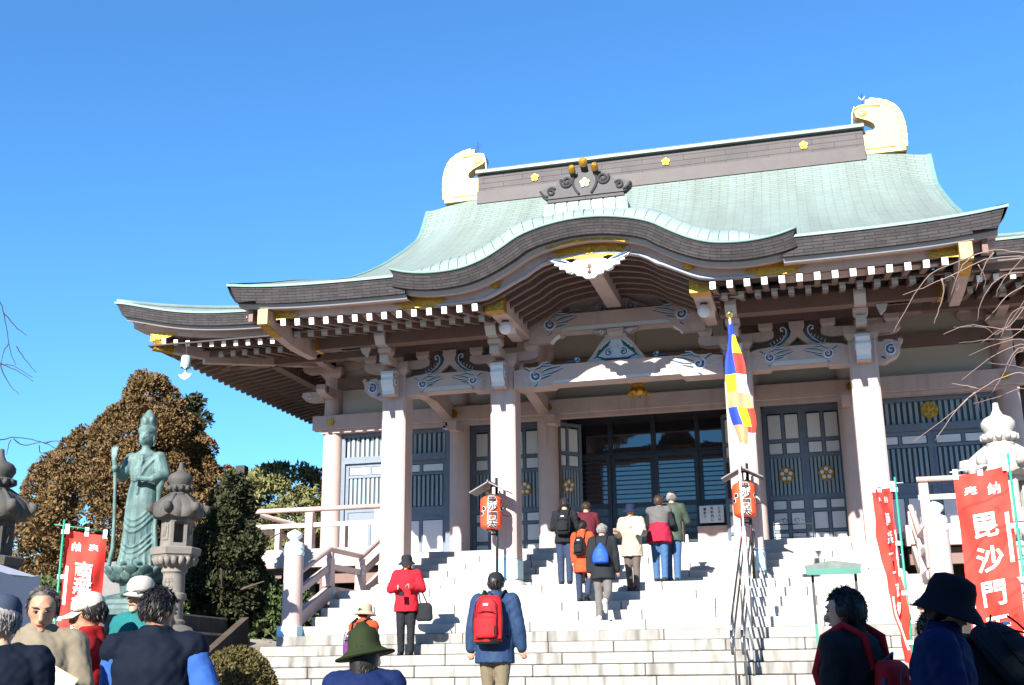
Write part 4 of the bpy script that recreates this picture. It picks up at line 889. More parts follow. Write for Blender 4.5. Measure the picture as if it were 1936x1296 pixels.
# balustrades
for sg in (-1, 1):
    side = 'left' if sg < 0 else 'right'
    R_ = thing('stair_balustrade', 'mauve balustrade with round newel on the %s side of the stair' % ('left' if sg < 0 else 'right'), 'balustrade', (sg*4.81, -2.65, 1.72))
    O = Vector((sg*4.81, -2.65, 1.72)); x = 0.0
    def P3(y, z): return (0, y+2.65, z-1.72)
    b = B(); b.lathe([(.165, .16), (.165, .20), (.158, .25), (.150, 1.22), (.148, 1.26)], 24); b.obj('newel_post', PAINT, R_, 40)
    b = B(); b.box(-.17, .17, -.17, .17, 0, .17, .01); b.obj('newel_base', PATINA, R_)
    b = B(); b.lathe([(.155, 1.25), (.16, 1.27), (.16, 1.31), (.15, 1.32), (.152, 1.36), (.158, 1.37), (.15, 1.385), (.15, 1.42), (.13, 1.455), (.075, 1.475), (.065, 1.50), (.10, 1.525), (.122, 1.56), (.115, 1.60), (.07, 1.635), (.02, 1.66), (.004, 1.665)], 24); b.obj('newel_finial', mat('pale_finial', (.60, .70, .74), .5, .1), R_, 50)
    kin = [(-2.60, 2.66), (-1.28, 3.20), (.18, 3.20), (1.62, 3.84)]      # top rail line
    b = B(); b.tube([P3(*q) for q in kin], .048, 10); b.obj('top_rail', PAINT, R_, 40)
    for d_, w, h, nm in ((-.29, .085, .10, 'middle_rail'), (-.72, .12, .20, 'stringer')):
        for i in range(3):
            a, c = kin[i], kin[i+1]; b = B(); b.beam(P3(a[0], a[1]+d_), P3(c[0]+(.02 if i < 2 else 0), c[1]+d_), w-.002*i, h, up=(0, 0, 1)); b.obj(nm, PAINT, R_)
    for y, z in ((-1.28, 3.20), (.12, 3.20), (1.5, 3.80)):
        b = B(); p = P3(y, z); yy = p[1]; zz = p[2]
        b.prism([(yy-.10, zz-.62), (yy+.10, zz-.62), (yy+.075, zz-.16), (yy+.04, zz-.14), (yy+.055, zz-.05), (yy-.055, zz-.05), (yy-.04, zz-.14), (yy-.075, zz-.16)], -.07, .07, 'x'); b.obj('rail_post', PAINT, R_)
    for y, z in ((-1.2, 2.48), (.05, 2.48), (-1.2, 2.90), (.05, 2.90)):
        b = B(); p = P3(y, z); b.sphere((-sg*.065, p[1], p[2]), .02, .05 if z < 2.6 else .03, .07 if z < 2.6 else .035, 10, 8); b.obj('bolt_cover', PATINA, R_, True)
# ================================================================ ground
def ground_h(x, y):
    side = max(sstep(5.2, 6.2, -x), sstep(5.2, 6.2, x)); rise = 1.55*sstep(-9.0, -4.2, y)*side
    back = 0.75*sstep(-2, 6, y)*side
    return GZ+rise+back
b = B(); gx = np.concatenate([np.linspace(-400, -40, 7), np.linspace(-30, -10, 9), np.linspace(-9, 9, 37), np.linspace(10, 30, 9), np.linspace(40, 400, 7)]); gy = np.concatenate([np.linspace(-400, -40, 6), np.linspace(-34, -12, 12), np.linspace(-11, 6, 40), np.linspace(8, 40, 9), np.linspace(60, 600, 7)])
b.grid([[(x, y, ground_h(x, y)+(.03*math.sin(x*1.7)*math.sin(y*1.3) if abs(x) > 6.2 and y > -8 else 0)) for x in gx] for y in gy])
structure(b.obj('ground', mat('packed_gravel', (0.25, 0.225, 0.19), 0.95, 0.3, 2.0, 0.5, 30, rgb2=(0.30, 0.27, 0.23)), None, True))
# low earth bank edging and slanting board beside the stair
b = B(); b.prism([(-3.9, 1.25), (-2.5, 1.25), (-2.5, 2.05), (-3.9, 1.40)], -5.75, -5.62, 'x'); tag(b.obj('retaining_board', mat('dark_timber', (.06, .042, .03), .85, .3, 4, .3, 30), None), 'dark slanting timber edging board left of the stair newel', 'edging board')
# ================================================================ stone lanterns
def hexring(r, z, n=6, a0=rad(30), curl=0.0):
    return [(r*math.cos(a0+2*math.pi*i/n), r*math.sin(a0+2*math.pi*i/n), z) for i in range(n)]
def hexloft(mb, prof, n=6, a0=rad(30)):
    rw = []
    for r, z in prof: q = hexring(r, z, n, a0); rw.append(q+[q[0]])
    mb.grid(rw); mb.add(hexring(prof[-1][0], prof[-1][1], n, a0), [tuple(range(n))]); mb.add(hexring(prof[0][0], prof[0][1], n, a0), [tuple(range(n))[::-1]])
def stone_lantern(loc, s, rz, label, top_m, body_m, chars=()):
    L = thing('stone_lantern', label, 'stone lantern', loc, rz, 'stone lanterns of the temple garden')
    q = B(); hexloft(q, [(.42*s, 0), (.42*s, .12*s), (.36*s, .16*s), (.30*s, .26*s), (.22*s, .30*s)]); q.obj('base', body_m, L, 40)
    q = B(); q.lathe([(r*s, z*s) for r, z in ((.17, .28), (.20, .31), (.20, .35), (.165, .38), (.160, .62), (.165, .64), (.195, .66), (.20, .70), (.195, .74), (.165, .76), (.158, 1.02), (.165, 1.04), (.19, 1.06), (.19, 1.12))], 24); sh = q.obj('shaft', body_m, L, 40)
    for ch, u, zz, sz in chars:
        q = lettering([(ch, 0, 0, sz*s)], lambda a, c: (math.sin(u+a/(.163*s))*.1635*s, -math.cos(u+a/(.163*s))*.1635*s, zz*s+c)); q.obj('carved_character', GRANITE_D if body_m is not GRANITE_D else IRON, sh)
    q = B(); hexloft(q, [(.20*s, 1.12*s), (.27*s, 1.16*s), (.32*s, 1.24*s), (.335*s, 1.30*s), (.36*s, 1.31*s), (.375*s, 1.40*s), (.34*s, 1.42*s)]); pl = q.obj('lotus_platform', body_m, L, 30)
    for i in range(18):
        a = 2*math.pi*i/18; q = B(); M = Matrix.Rotation(a, 4, 'Z')
        q.tube([(0, -.215*s, 1.15*s), (0, -.275*s, 1.19*s), (0, -.312*s, 1.27*s)], [.02*s, .045*s, .04*s], 6, M=M); q.obj('lotus_petal', body_m, pl, True)
    # light box: six posts, panels, openings
    R0 = .235*s; fb = B()
    fb.grid([hexring(R0, 1.42*s)+[hexring(R0, 1.42*s)[0]], hexring(R0, 1.48*s)+[hexring(R0, 1.48*s)[0]]]); fb.add(hexring(R0, 1.48*s), [tuple(range(6))])
    fb.grid([hexring(R0, 1.79*s)+[hexring(R0, 1.79*s)[0]], hexring(R0, 1.84*s)+[hexring(R0, 1.84*s)[0]]]); fb.add(hexring(R0, 1.79*s), [tuple(range(6))[::-1]])
    h0 = hexring(R0, 0); box = fb
    for i in range(6):
        a, c = Vector(h0[i]), Vector(h0[(i+1) % 6]); t = (c-a); n = Vector(((a+c).x, (a+c).y, 0)).normalized(); Lh = t.length; t.normalize()
        M = Matrix((t, n, Vector((0, 0, 1)))).transposed().to_4x4(); M.translation = a
        if i % 2 == 0:
            box.box(0, .045*s, -.05*s, -.002, 1.48*s, 1.79*s, 0, 0, M); box.box(Lh-.045*s, Lh, -.05*s, -.002, 1.48*s, 1.79*s, 0, 0, M)
        else:
            box.box(0.002, Lh-.002, -.05*s, -.002, 1.48*s, 1.79*s, 0, 0, M); box.box(.05*s, Lh-.05*s, -.002, .012*s, 1.52*s, 1.76*s, .005*s, 0, M)
            box.tube([tuple(M @ Vector((Lh*u, .014*s, z*s))) for u, z in ((.35, 1.57), (.45, 1.66), (.6, 1.63), (.5, 1.58), (.62, 1.72))], .014*s, 5)
    box.obj('light_box', body_m, L)
    # roof with curled corners
    q = B(); rows = []
    nseg = 48
    for r, z, up_ in ((.25, 1.84, 0), (.36, 1.85, .04), (.385, 1.90, .05), (.375, 1.97, .04), (.33, 2.05, .02), (.26, 2.12, .005), (.20, 2.17, 0), (.14, 2.20, 0)):
        row = []
        for i in range(nseg+1):
            a = 2*math.pi*i/nseg; w = abs(math.cos(3*(a-rad(30)))); k = (1-.13*(1-w**.6)) if r > .25 else 1
            pk = w**6; row.append((r*s*k*math.cos(a), r*s*k*math.sin(a), (z+up_*pk)*s))
        rows.append(row)
    q.grid(rows); q.add([rows[0][i] for i in range(nseg)], [tuple(range(nseg))[::-1]]); q.add([rows[-1][i] for i in range(nseg)], [tuple(range(nseg))])
    rf = q.obj('roof', top_m, L, 40)
    for i in range(6):
        a = rad(30)+2*math.pi*i/6; q = B(); M = Matrix.Rotation(a, 4, 'Z')
        q.tube([tuple(M @ Vector((r_*s, 0, z_*s))) for r_, z_ in ((.14, 2.21), (.235, 2.14), (.31, 2.07), (.365, 1.99), (.395, 1.965), (.415, 1.99), (.41, 2.03), (.385, 2.035), (.37, 2.01), (.385, 1.99))], [.022*s, .026*s, .034*s, .055*s, .062*s, .062*s, .055*s, .045*s, .035*s, .02*s], 8); q.obj('curled_corner', top_m, rf, True)
    q = B(); q.lathe([(r*s, z*s) for r, z in ((.15, 2.19), (.16, 2.22), (.13, 2.24), (.17, 2.27), (.185, 2.33), (.15, 2.35), (.155, 2.37), (.185, 2.42), (.185, 2.47), (.15, 2.52), (.07, 2.56), (.04, 2.62), (.03, 2.70), (.004, 2.71))], 20); fin = q.obj('jewel_finial', top_m, L, 50)
    for i in range(12):
        q = B(); q.tube([(0, -.15*s, 2.26*s), (0, -.18*s, 2.29*s), (0, -.188*s, 2.335*s)], [.015*s, .04*s, .02*s], 6, M=Matrix.Rotation(2*math.pi*i/12, 4, 'Z')); q.obj('lotus_petal', top_m, fin, True)
    return L
GRAN_P = mat('pale_granite', (0.36, 0.34, 0.31), 0.85, 0.14, 5.0, 0.35, 60, extra=streaks((0.13, 0.12, 0.11), 3.2, 1.1, 0.52, 0.72, 0.6))
stone_lantern((-5.50, -5.0, 4.12-2.71*.94), .94, rad(8), 'grey stone lantern standing in front of the bronze statue', GRANITE_D, GRANITE, [('代', rad(-8), .89, .17)])
stone_lantern((-7.62, -6.15, 4.24-2.71*1.15), 1.15, rad(4), 'large dark weathered stone lantern cut off by the left picture edge', GRANITE_D, GRANITE_D)
stone_lantern((5.45, -4.75, 4.29-2.71*1.06), 1.06, rad(20), 'pale stone lantern behind the big red banner on the right', GRAN_P, GRAN_P, [('代', rad(-14), .89, .17), ('堂', rad(-14), .50, .15)])
# ================================================================ banners
REDC = mat('red_banner_cloth', (0.72, 0.035, 0.022), 0.8, 0.06, 6); WHT = mat('white_ink', (0.80, 0.79, 0.78), 0.8, 0.02); TEAL = mat('green_pole_paint', (0.02, 0.26, 0.16), 0.45, 0.1)
def banner(name, base, h, w, ang, txt, label, mirror=1, narrow=0.0, lean=0.0, HB=None):
    """nobori: pole with sleeve loops; cloth hangs from a cross bar, top edge at height h; ang turns the cloth about the pole"""
    N_ = thing(name, label, 'banner', base, ang)
    HB = HB or 1.62*w/.45
    q = B(); q.tube([(0, 0, -0.2), (0, 0, h*.5), (0, 0, h+.06)], [.014, .013, .011], 8); q.tube([(0, 0, h*.42), (0, 0, h*.42+.06)], .020, 8); q.obj('pole', TEAL, N_, True)
    q = B(); q.tube([(mirror*.10, 0, h+.005), (-mirror*(w+.06), 0, h-.0-lean)], .007, 6); q.obj('cross_bar', TEAL if mirror < 0 else WHT, N_, True)
    def fn(u, v):       # u: 0 at pole side .. 1 far side ; v metres down
        t = v/HB; ww = w*(1-narrow*t**1.3); x = -mirror*(.03+u*ww+.02*narrow*0)
        y = .03*math.sin(u*5+v*3.1)+.018*math.sin(v*9+u*3)+.10*narrow*math.sin(u*6)*t+.010*math.sin(u*13+v*4)+.006*math.sin(v*23-u*9)
        return Vector((x, y, h-.05-v-lean*u))
    nu, nv = 20, 70; q = B(); q.grid([[fn(i/nu, HB*j/nv) for i in range(nu+1)] for j in range(nv+1)])
    q.grid([[fn(i/nu, HB*j/nv)+Vector((0, .004, 0)) for i in range(nu+1)] for j in range(nv+1)]); cl = q.obj('cloth', REDC, N_, True)
    side = -1.0
    def on(u, v):
        p = fn(u, v); return (p.x, p.y-.009, p.z)
    def g(u_m, v_m):    # metres from the pole edge
        u = u_m/w; return on(u if mirror > 0 else u, v_m)
    q = B(); sz = w*.25
    # text runs in columns; u measured from far side when pole is on the right (mirror=1)
    def place(ch, uc, vc, size, fat):
        v_, f_ = glyph(ch, size, fat*size); pts = []
        for a, c in v_:
            uu = (w-uc*w-a)/w if mirror > 0 else (uc*w-a)/w
            uu = ((1-uc)*w-a)/w
            if mirror < 0: uu = ((1-uc)*w-a)/w
            pts.append(on(uu, vc-c))
        q = B(); q.add(pts, f_); q.obj('character', WHT, cl)
    if mirror > 0: place('奉', .30, .17*w/.45*1.0, sz, .012); place('納', .72, .17*w/.45, sz, .012)
    else: place('奉', .30, .17*w/.45, sz, .012); place('納', .72, .17*w/.45, sz, .012)
    v0 = (.17+.20)*w/.45; big = w*(.52 if len(txt) < 5 else .47); stp = (HB-v0-.06)/len(txt)
    for i, ch in enumerate(txt): place(ch, .50, v0+stp*(i+.38), big, .02)
    for u0, u1, v0_, v1_ in ((.06, .13, HB*.25, HB*.52), (.88, .96, HB*.62, HB*.92)):
        q = B(); q.grid([[on(u, v_)+(0,) if False else on(u, v_) for u in (u0, u1)] for v_ in np.linspace(v0_, v1_, 10)]); q.obj('printed_bar', WHT, cl)
    for u in (.02, .5, .95):
        q = B(); p = fn(u, 0); q.box(p.x-.022, p.x+.022, p.y-.012, p.y+.012, p.z-.03, p.z+.065); q.obj('hanging_loop', WHT, N_)
    for v_ in (.02, HB*.33, HB*.62, HB*.9):
        q = B(); p = fn(0, v_); q.box(min(p.x-mirror*.03, mirror*.02), max(p.x-mirror*.03, mirror*.02), p.y*.5-.01, p.y*.5+.012, p.z-.022, p.z+.022); q.obj('sleeve_loop', WHT, N_)
    return N_
banner('nobori_banner', (4.98, -8.3, GZ), 3.02-GZ, .46, rad(-14), '毘沙門天', 'large red banner with white characters on a green pole at the right', 1, .0, .07)
banner('nobori_banner', (4.06, -6.9, .64), 3.06-.64, .30, rad(35), '南無十一面観世音', 'slim red banner tapering downwards in front of the right stair pillar', 1, .80, .04, 1.75)
banner('nobori_banner', (-4.66, -8.7, GZ), 2.78-GZ, .42, rad(35), '南無十一面観世', 'red banner with white characters beside the large dark stone lantern', -1, .0, .06)
# ================================================================ flag on its white pole
FP = thing('flagpole', 'thin white flagpole with gold ball fixed to the stair handrail', 'flagpole', (2.275, -3.9, 1.3))
q = B(); q.tube([(0, 0, 0), (0, 0, 1.7)], .022, 10); q.tube([(0, 0, 1.6), (0, 0, 4.62)], .015, 10); q.tube([(0, 0, 1.55), (0, 0, 1.63)], .03, 10); q.obj('pole', WHITEP, FP, True)
q = B(); q.sphere((0, 0, 4.66), .055, n=16, k=12); q.lathe([(.02, 4.59), (.03, 4.60), (.015, 4.62)], 10); q.obj('gold_ball', mat('polished_gold', (.9, .62, .15), .12, .02, metal=1.0), FP, True)
FB_, FY, FR, FW, FO = [mat(n, c, .75, .04) for n, c in (('flag_blue', (.012, .04, .42)), ('flag_yellow', (.85, .62, .01)), ('flag_red', (.60, .03, .02)), ('flag_white', (.80, .79, .80)), ('flag_orange', (.80, .25, .12)))]
q = B(); LH, LWd, nr, nc = 1.68, .44, 40, 12
def flag_pt(u, t):     # hangs limp from the top corner: folds widen downwards
    sp = .03+.21*t**.8; fold = math.sin(u*7.0+t*3.0)*.05*(.3+t); x = (u-.42+.05*math.sin(t*9))*2*sp*(1-.55*max(0, t-.62)/.38)+.16*t*t*.6+.018*math.sin(t*14+u*3); y = -.05+fold-.05*u
    return (x, y, 4.50-LH*t-.06*u*t)
q.grid([[flag_pt(i/nc, j/nr) for i in range(nc+1)] for j in range(nr+1)])
# the cloth's own stripes, seen through its folds
seq = [3, 2, 1, 0]
for j in range(nr):
    for i in range(nc):
        t = (j+.5)/nr; u = (i+.5)/nc; s_ = t+.16*(u-.4)
        if t < .57: c_ = (0 if t < .43 else 1) if u < .46 else (0 if t < .10 else 1 if t < .26 else 2 if t < .42 else 3)
        elif t < .70: c_ = 4
        elif t < .85: c_ = 0 if u < .42 else (1 if u < .74 else 2)
        else: c_ = 4 if u < .55 else (2 if t < .90 else 3)
        q.m[j*nc+i] = c_
fl = q.obj('buddhist_flag', [FB_, FY, FR, FW, FO], None, True, loc=(2.275, -3.9, 1.3)); tag(fl, 'limp blue, yellow, red, white and orange striped flag hanging from the pole', 'flag')
# ================================================================ steel handrail on the stair
HR = thing('handrail', 'stainless steel double handrail running up the middle of the stair', 'handrail', (2.10, -4.6, .95))
def hp(y, dz, dx=0): k = (y+4.30)/TR; z = 1.107+RI*k if k < 9 else LAND; return (dx, y+4.6, z+dz-.95)
for dx in (0, .13):
    for dz in (.80, .52):
        q = B(); q.tube([hp(-4.75, dz-.06, dx), hp(-4.55, dz+.02, dx), hp(-1.3, dz, dx), hp(-.55, dz, dx)], .015, 8); q.obj('rail', STEEL, HR, True)
    for y in (-4.45, -2.6, -.7):
        q = B(); q.tube([hp(y, -.12, dx), hp(y, .80, dx)], .014, 8); q.obj('stanchion', STEEL, HR, True)
    q = B(); q.tube([hp(-4.75, .74, dx), hp(-4.82, .62, dx), hp(-4.75, .46, dx)], .02, 8); q.obj('rail_end', STEEL, HR, True)
# ================================================================ paper lanterns on posts
LRED = mat('red_lantern_paper', (0.78, 0.07, 0.018), 0.5, 0.05, 4); INK = mat('black_ink', (0.012, 0.011, 0.012), 0.6, 0.1)
def paper_lantern(loc, label, tilt):
    P_ = thing('paper_lantern', label, 'lantern', loc, 0, 'red paper lanterns before the porch pillars')
    prof = lambda t: .185*min(1, (1-abs(2*t-1)**4.2)**.5+.18)
    pr = [(prof(t)*(1+.012*math.cos(t*2*math.pi*22)), .60*(t-.5)) for t in np.linspace(.02, .98, 67)]
    q = B(); q.lathe(pr, 28); bd = q.obj('lantern_body', LRED, P_, True)
    def surf(a, z, o=.006): r = prof(z/.60+.5)+o; return (r*math.sin(a), -r*math.cos(a), z)
    for fat, m_, o_ in ((.075, WHT, .007), (.022, INK, .012)):
        for i, ch in enumerate('毘沙門天'):
            q = B(); v_, f_ = glyph(ch, .165, fat*.165); q.add([surf(tilt+a/.185, .205-.137*i+c*.86, o_) for a, c in v_], f_); q.obj('character', m_, bd)
    for k, (a, z) in enumerate(((.98, .06), (1.22, -.02), (1.30, .11), (-.85, .06), (-1.1, -.02))):
        for r_, m_, o_ in ((.040, WHT, .006), (.033, INK, .010)):
            q = B(); ring = [surf(tilt+a+r_*math.cos(w)/.185, z+r_*math.sin(w), o_) for w in np.linspace(0, 2*math.pi, 17)[:-1]]; q.add(ring, [tuple(range(16))]); q.obj('crest_dot', m_, bd)
    q = B(); q.lathe([(.085, -.315), (.085, -.285)], 20); q.lathe([(.085, .285), (.085, .315)], 20); q.obj('rim', IRON, bd)
    q = B()
    for s_ in (-1, 1): q.prism([(0, .50), (s_*.33, .33), (s_*.34, .345), (0, .525)], -.22, .22)
    q.box(-.012, .012, -.24, .24, .51, .545); rf = q.obj('lantern_roof', mat('grey_sheet_metal', (.10, .10, .11), .45, .2, metal=.3), P_)
    q = B(); q.tube([(.07, .10, -1.46), (.07, .10, .62)], .026, 10); q.tube([(.07, .10, -.36), (-.02, .03, -.36)], .016, 6); q.tube([(0, 0, .30), (0, 0, .46)], .016, 6); q.tube([(.07, .1, .47), (0, 0, .47)], .016, 6); q.obj('post', IRON, P_, True)
    q = B(); q.tube([(.09, .1, -.02), (.22, .3, -.03), (.28, .36, 0)], .006, 5); q.obj('stay_wire', IRON, P_)
paper_lantern((-2.20, -.42, 3.80), 'red paper lantern with black characters on a post before the second pillar from the left', rad(22))
paper_lantern((2.10, -.42, 3.82), 'red paper lantern with black characters on a post before the pillar behind the flagpole', rad(10))
# ================================================================ lamps, bell, camera, pendant, sign, stands
for x, lb in ((-1.70, 'white globe lamp hanging under the left gold-ended gable beam'), (1.70, 'white globe lamp hanging under the right gold-ended gable beam')):
    G_ = thing('globe_lamp', lb, 'lamp', (x, -1.21, 6.86), 0, 'globe lamps under the entrance gable')
    q = B(); q.sphere((0, 0, 0), .115, n=20, k=14); q.obj('globe', mat('opal_glass', (.62, .60, .64), .2, .02, spec=.5), G_, True)
    q = B(); q.lathe([(.05, .09), (.06, .11), (.06, .14)], 14); q.obj('lamp_cap', DARKM, G_)
W_ = thing('wind_bell', 'pale green wind bell hanging from the left corner of the eaves', 'bell', (-8.83, .45, 7.42))
q = B(); q.tube([(0, 0, .2), (0, 0, -.06)], .008, 5); q.obj('chain', IRON, W_)
q = B(); q.lathe([(.02, -.05), (.07, -.055), (.095, -.09), (.10, -.2), (.105, -.30), (.10, -.305), (.09, -.2), (.06, -.08)], 16, mod=lambda a, z: 1-.0*a); q.obj('bell_body', mat('bell_patina', (.33, .46, .42), .5, .2), W_, True)
for k in range(4):
    q = B(); q.prism([(-.05, -.30), (.05, -.30), (.0, -.36)], -.103, -.097, M=Matrix.Rotation(k*math.pi/2+.4, 4, 'Z')); q.obj('bell_foot', MATS['bell_patina'], W_)
q = B(); q.tube([(0, 0, -.1), (0, 0, -.42)], .006, 5); q.prism([(-.15, -.43), (-.08, -.445), (0, -.40), (.08, -.445), (.15, -.43), (.09, -.51), (0, -.55), (-.09, -.51)], -.008, .008); q.obj('clapper_plate', WHITEP, W_)
K_ = thing('security_camera', 'small white security camera on the beam beside the left wall column', 'camera', (-4.22, 3.2, 6.12))
q = B(); q.box(-.035, .035, -.10, .06, -.035, .035, .008); q.obj('housing', PANELW, K_); q = B(); q.lathe([(.028, 0), (.028, .02), (.02, .022)], 12, M=Matrix.Translation((0, -.10, 0)) @ Matrix.Rotation(rad(90), 4, 'X')); q.obj('lens', INK, K_); q = B(); q.box(-.012, .012, -.01, .05, .035, .12); q.obj('mount', IRON, K_)
D_ = thing('hanging_ornament', 'gold hanging ornament below the central beam over the entrance', 'ornament', (.22, 1.0, 6.02))
q = B(); q.lathe([(.02, .46), (.05, .40), (.19, .30), (.21, .27), (.12, .22), (.11, .15), (.15, .11), (.15, .06), (.09, .02), (.02, .0)], 20); q.obj('canopy', GOLD, D_, 50)
for k in range(8):
    q = B(); a = 2*math.pi*k/8; q.tube([(.13*math.cos(a), .13*math.sin(a), .10), (.18*math.cos(a), .18*math.sin(a), .06), (.19*math.cos(a), .19*math.sin(a), .0), (.17*math.cos(a), .17*math.sin(a), -.02)], [.02, .028, .022, .01], 6); q.obj('curl', GOLD, D_, True)
q = B(); q.tube([(0, 0, .44), (0, 0, 1.5)], .008, 5); q.obj('chain', GOLD, D_)
N_ = thing('notice_board', 'white paper notice with brush writing on the right entrance door', 'notice', (1.15, 4.18, 4.185))
q = B(); q.box(-.245, .245, 0, .015, -.175, .175, .003); pb = q.obj('paper', PANELW, N_)
for cidx, colm in enumerate(('亡き人の', '面影胸に', '墓参り')):
    for i, ch in enumerate(colm):
        q = B(); v_, f_ = glyph(ch, .062, .001); q.add([(.155-.145*cidx+a, -.004, .115-.077*i-(.01 if cidx == 2 else 0)+c) for a, c in v_], f_); q.obj('character', INK, pb)
q = B(); q.box(-.30, .30, -.02, .25, -.30, -.24); q.box(-.30, .30, .02, .25, -.74, -.30); q.obj('sill', PAINT, N_)
# roofed green information stand
G_ = thing('information_stand', 'green roofed information stand with posts in front of the stair', 'stand', (3.36, -6.7, .64))
q = B(); q.prism([(-.27, 1.56), (.27, 1.56), (.29, 1.60), (.0, 1.645), (-.29, 1.60)], -.14, .14); q.obj('roof', mat('stand_roof', (.10, .13, .12), .7, .25, 8, rgb2=(.15, .18, .165)), G_)
q = B(); q.box(-.275, .275, -.145, -.13, 1.50, 1.565); q.obj('roof_edge', mat('stand_green', (.045, .17, .13), .6, .15), G_)
q = B(); q.box(-.235, -.205, -.02, .02, .0, 1.0); q.box(-.234, -.206, -.019, .019, 1.0, 1.56, 0, 1); q.obj('post', [MATS['stand_green'], IRON], G_); q = B(); q.box(.205, .235, -.02, .02, .0, 1.0); q.box(.206, .234, -.019, .019, 1.0, 1.56, 0, 1); q.obj('post', [MATS['stand_green'], IRON], G_)
q = B(); q.box(-.22, .24, -.045, -.02, .58, .82); q.obj('green_panel', MATS['stand_green'], G_); q = B(); q.box(-.22, .24, -.045, -.02, .30, .55); q.obj('green_panel', MATS['stand_green'], G_)
# wrought iron stand on the platform before the right doors
I_ = thing('iron_stand', 'low black wrought iron rail with scrolls before the right door', 'rail', (2.35, 2.9, PLAT))
q = B()
for x in (0, .78): q.tube([(x, 0, 0), (x, 0, .50)], .012, 6)
q.tube([(0, 0, .36), (.78, 0, .36)], .012, 6); q.tube([(0, 0, .12), (.78, 0, .12)], .008, 6)
q.obj('rail_frame', IRON, I_)
for s_, cx in ((1, .22), (-1, .56)):
    q = B(); q.tube([(cx+s_*a, 0, .42+c) for a, c in spiral((.06, 0), .055, 1.2, 0, 1, 16)]+[], .006, 5); q.tube([(cx-s_*.17, 0, .38), (cx-s_*.05, 0, .44), (cx+s_*.06, 0, .475)], .006, 5); q.obj('scroll', IRON, I_, True)
# low white pickets and offering box before the entrance
for k in range(3):
    q = B(); q.box(-.025, .025, -.02, .02, 0, .20, .008); tag(q.obj('picket', WHITEP, None, loc=(.62+.095*k, 2.5, PLAT)), ('left', 'middle', 'right')[k]+' one of three short white pickets before the glazed doors', 'picket', 'white pickets on the platform')
O_ = thing('offering_box', 'dark wooden stand with open top shelf before the entrance doors', 'stand', (.45, 2.75, PLAT))
q = B(); q.box(-.28, .28, 0, .30, 0, .62, .01); q.obj('box', SOFFIT, O_); q = B(); q.box(-.24, .18, .05, .30, .82, .86); q.obj('shelf_top', SOFFIT, O_); q = B(); q.box(-.24, -.20, .05, .30, .62, .82); q.obj('shelf_side', SOFFIT, O_); q = B(); q.box(.14, .18, .05, .30, .62, .82); q.obj('shelf_side', SOFFIT, O_)
# floodlight, far grave stones, stele, tent, table, bottle
FL = thing('floodlight', 'floodlight on a pale pole rising beside the evergreen bush', 'floodlight', (-9.25, 3.8, 2.4))
q = B(); q.tube([(0, 0, 0), (0, 0, 3.0)], .045, 12); q.obj('pole', mat('pale_grey_pole', (.45, .47, .48), .5, .05), FL, True)
q = B(); q.prism([(-.09, 3.10), (.09, 3.08), (.10, 3.26), (-.09, 3.28)], -.11, .11, 'x'); q.box(-.10, .10, -.02, .02, 3.0, 3.09); q.obj('lamp_head', INK, FL)
GL = ['third from the stair of the white', 'second from the stair, tall white', 'pale grey low', 'squat pale grey', 'upright white far left', 'leftmost broad grey', 'low far left', 'white small nearest the stair', 'small grey', 'tallest far left']
for i, (x, y, h, w) in enumerate(((-12.4, 9.5, 1.5, .5), (-11.5, 9.0, 1.7, .45), (-10.8, 9.6, 1.3, .5), (-14.5, 10.5, 1.3, .6), (-17.2, 9.4, 1.5, .5), (-18.6, 10.0, 1.2, .6), (-16.0, 9.0, 1.1, .5), (-10.0, 8.6, 1.0, .4), (-13.2, 8.8, .9, .4), (-19.8, 9.6, 1.6, .5))):
    gz = 2.35; t_ = thing('grave_stone', GL[i]+' grave stone behind the trees', 'grave stone', (x, y, gz), 0, 'far grave stones')
    q = B(); q.box(-w*.8, w*.8, -w*.5, w*.5, -.2, h*.2, .02); q.obj('plinth', GRAN_P, t_); q = B(); q.box(-w*.5, w*.5, -w*.35, w*.35, h*.2, h*.38, .02); q.obj('step', GRAN_P, t_); q = B(); q.box(-w*.34, w*.34, -w*.26, w*.26, h*.38, h, .03); q.obj('stone', PANELW if i % 2 else GRAN_P, t_)
ST = thing('inscribed_stele', 'broad grey inscribed stone stele behind the red banner and statue', 'stele', (-8.85, -1.3, 1.42))
q = B(); q.prism([(-.75, -.3), (.62, -.3), (.60, 1.2), (.5, 1.62), (.1, 1.70), (-.5, 1.66), (-.72, 1.5)], -.14, .14); sb = q.obj('slab', mat('stele_stone', (.15, .145, .14), .85, .15, 4, .3, 20), ST)
q = B(); q.tube([(.30, -.145, 1.12), (.20, -.145, 1.0), (.16, -.145, .92)], .014, 5); q.tube([(.34, -.145, .98), (.42, -.145, .93), (.36, -.145, .75), (.22, -.145, .60)], .014, 5); q.tube([(.22, -.145, .93), (.29, -.145, .93)], .012, 5); q.obj('carved_stroke', INK, sb)
tent = thing('canopy_tent', 'corner of a white canopy tent at the far left picture edge', 'tent', (-5.17, -10.9, GZ)); TCL = mat('white_tent_cloth', (.34, .35, .40), .7, .05)
q = B(); q.add([(-1.1, -1.1, 1.98), (1.1, -1.1, 1.98), (1.1, 1.1, 1.98), (-1.1, 1.1, 1.98), (0, 0, 2.45)], [(0, 1, 4), (1, 2, 4), (2, 3, 4), (3, 0, 4)]); q.obj('canopy', TCL, tent)
for x0, y0, x1, y1 in ((-1.1, -1.1, 1.1, -1.1), (1.1, -1.1, 1.1, 1.1), (1.1, 1.1, -1.1, 1.1), (-1.1, 1.1, -1.1, -1.1)):
    q = B(); q.grid([[(x0+(x1-x0)*t, y0+(y1-y0)*t, z+.02*math.sin(t*20)) for t in np.linspace(0, 1, 13)] for z in (1.98, 1.70)]); q.obj('valance', TCL, tent)
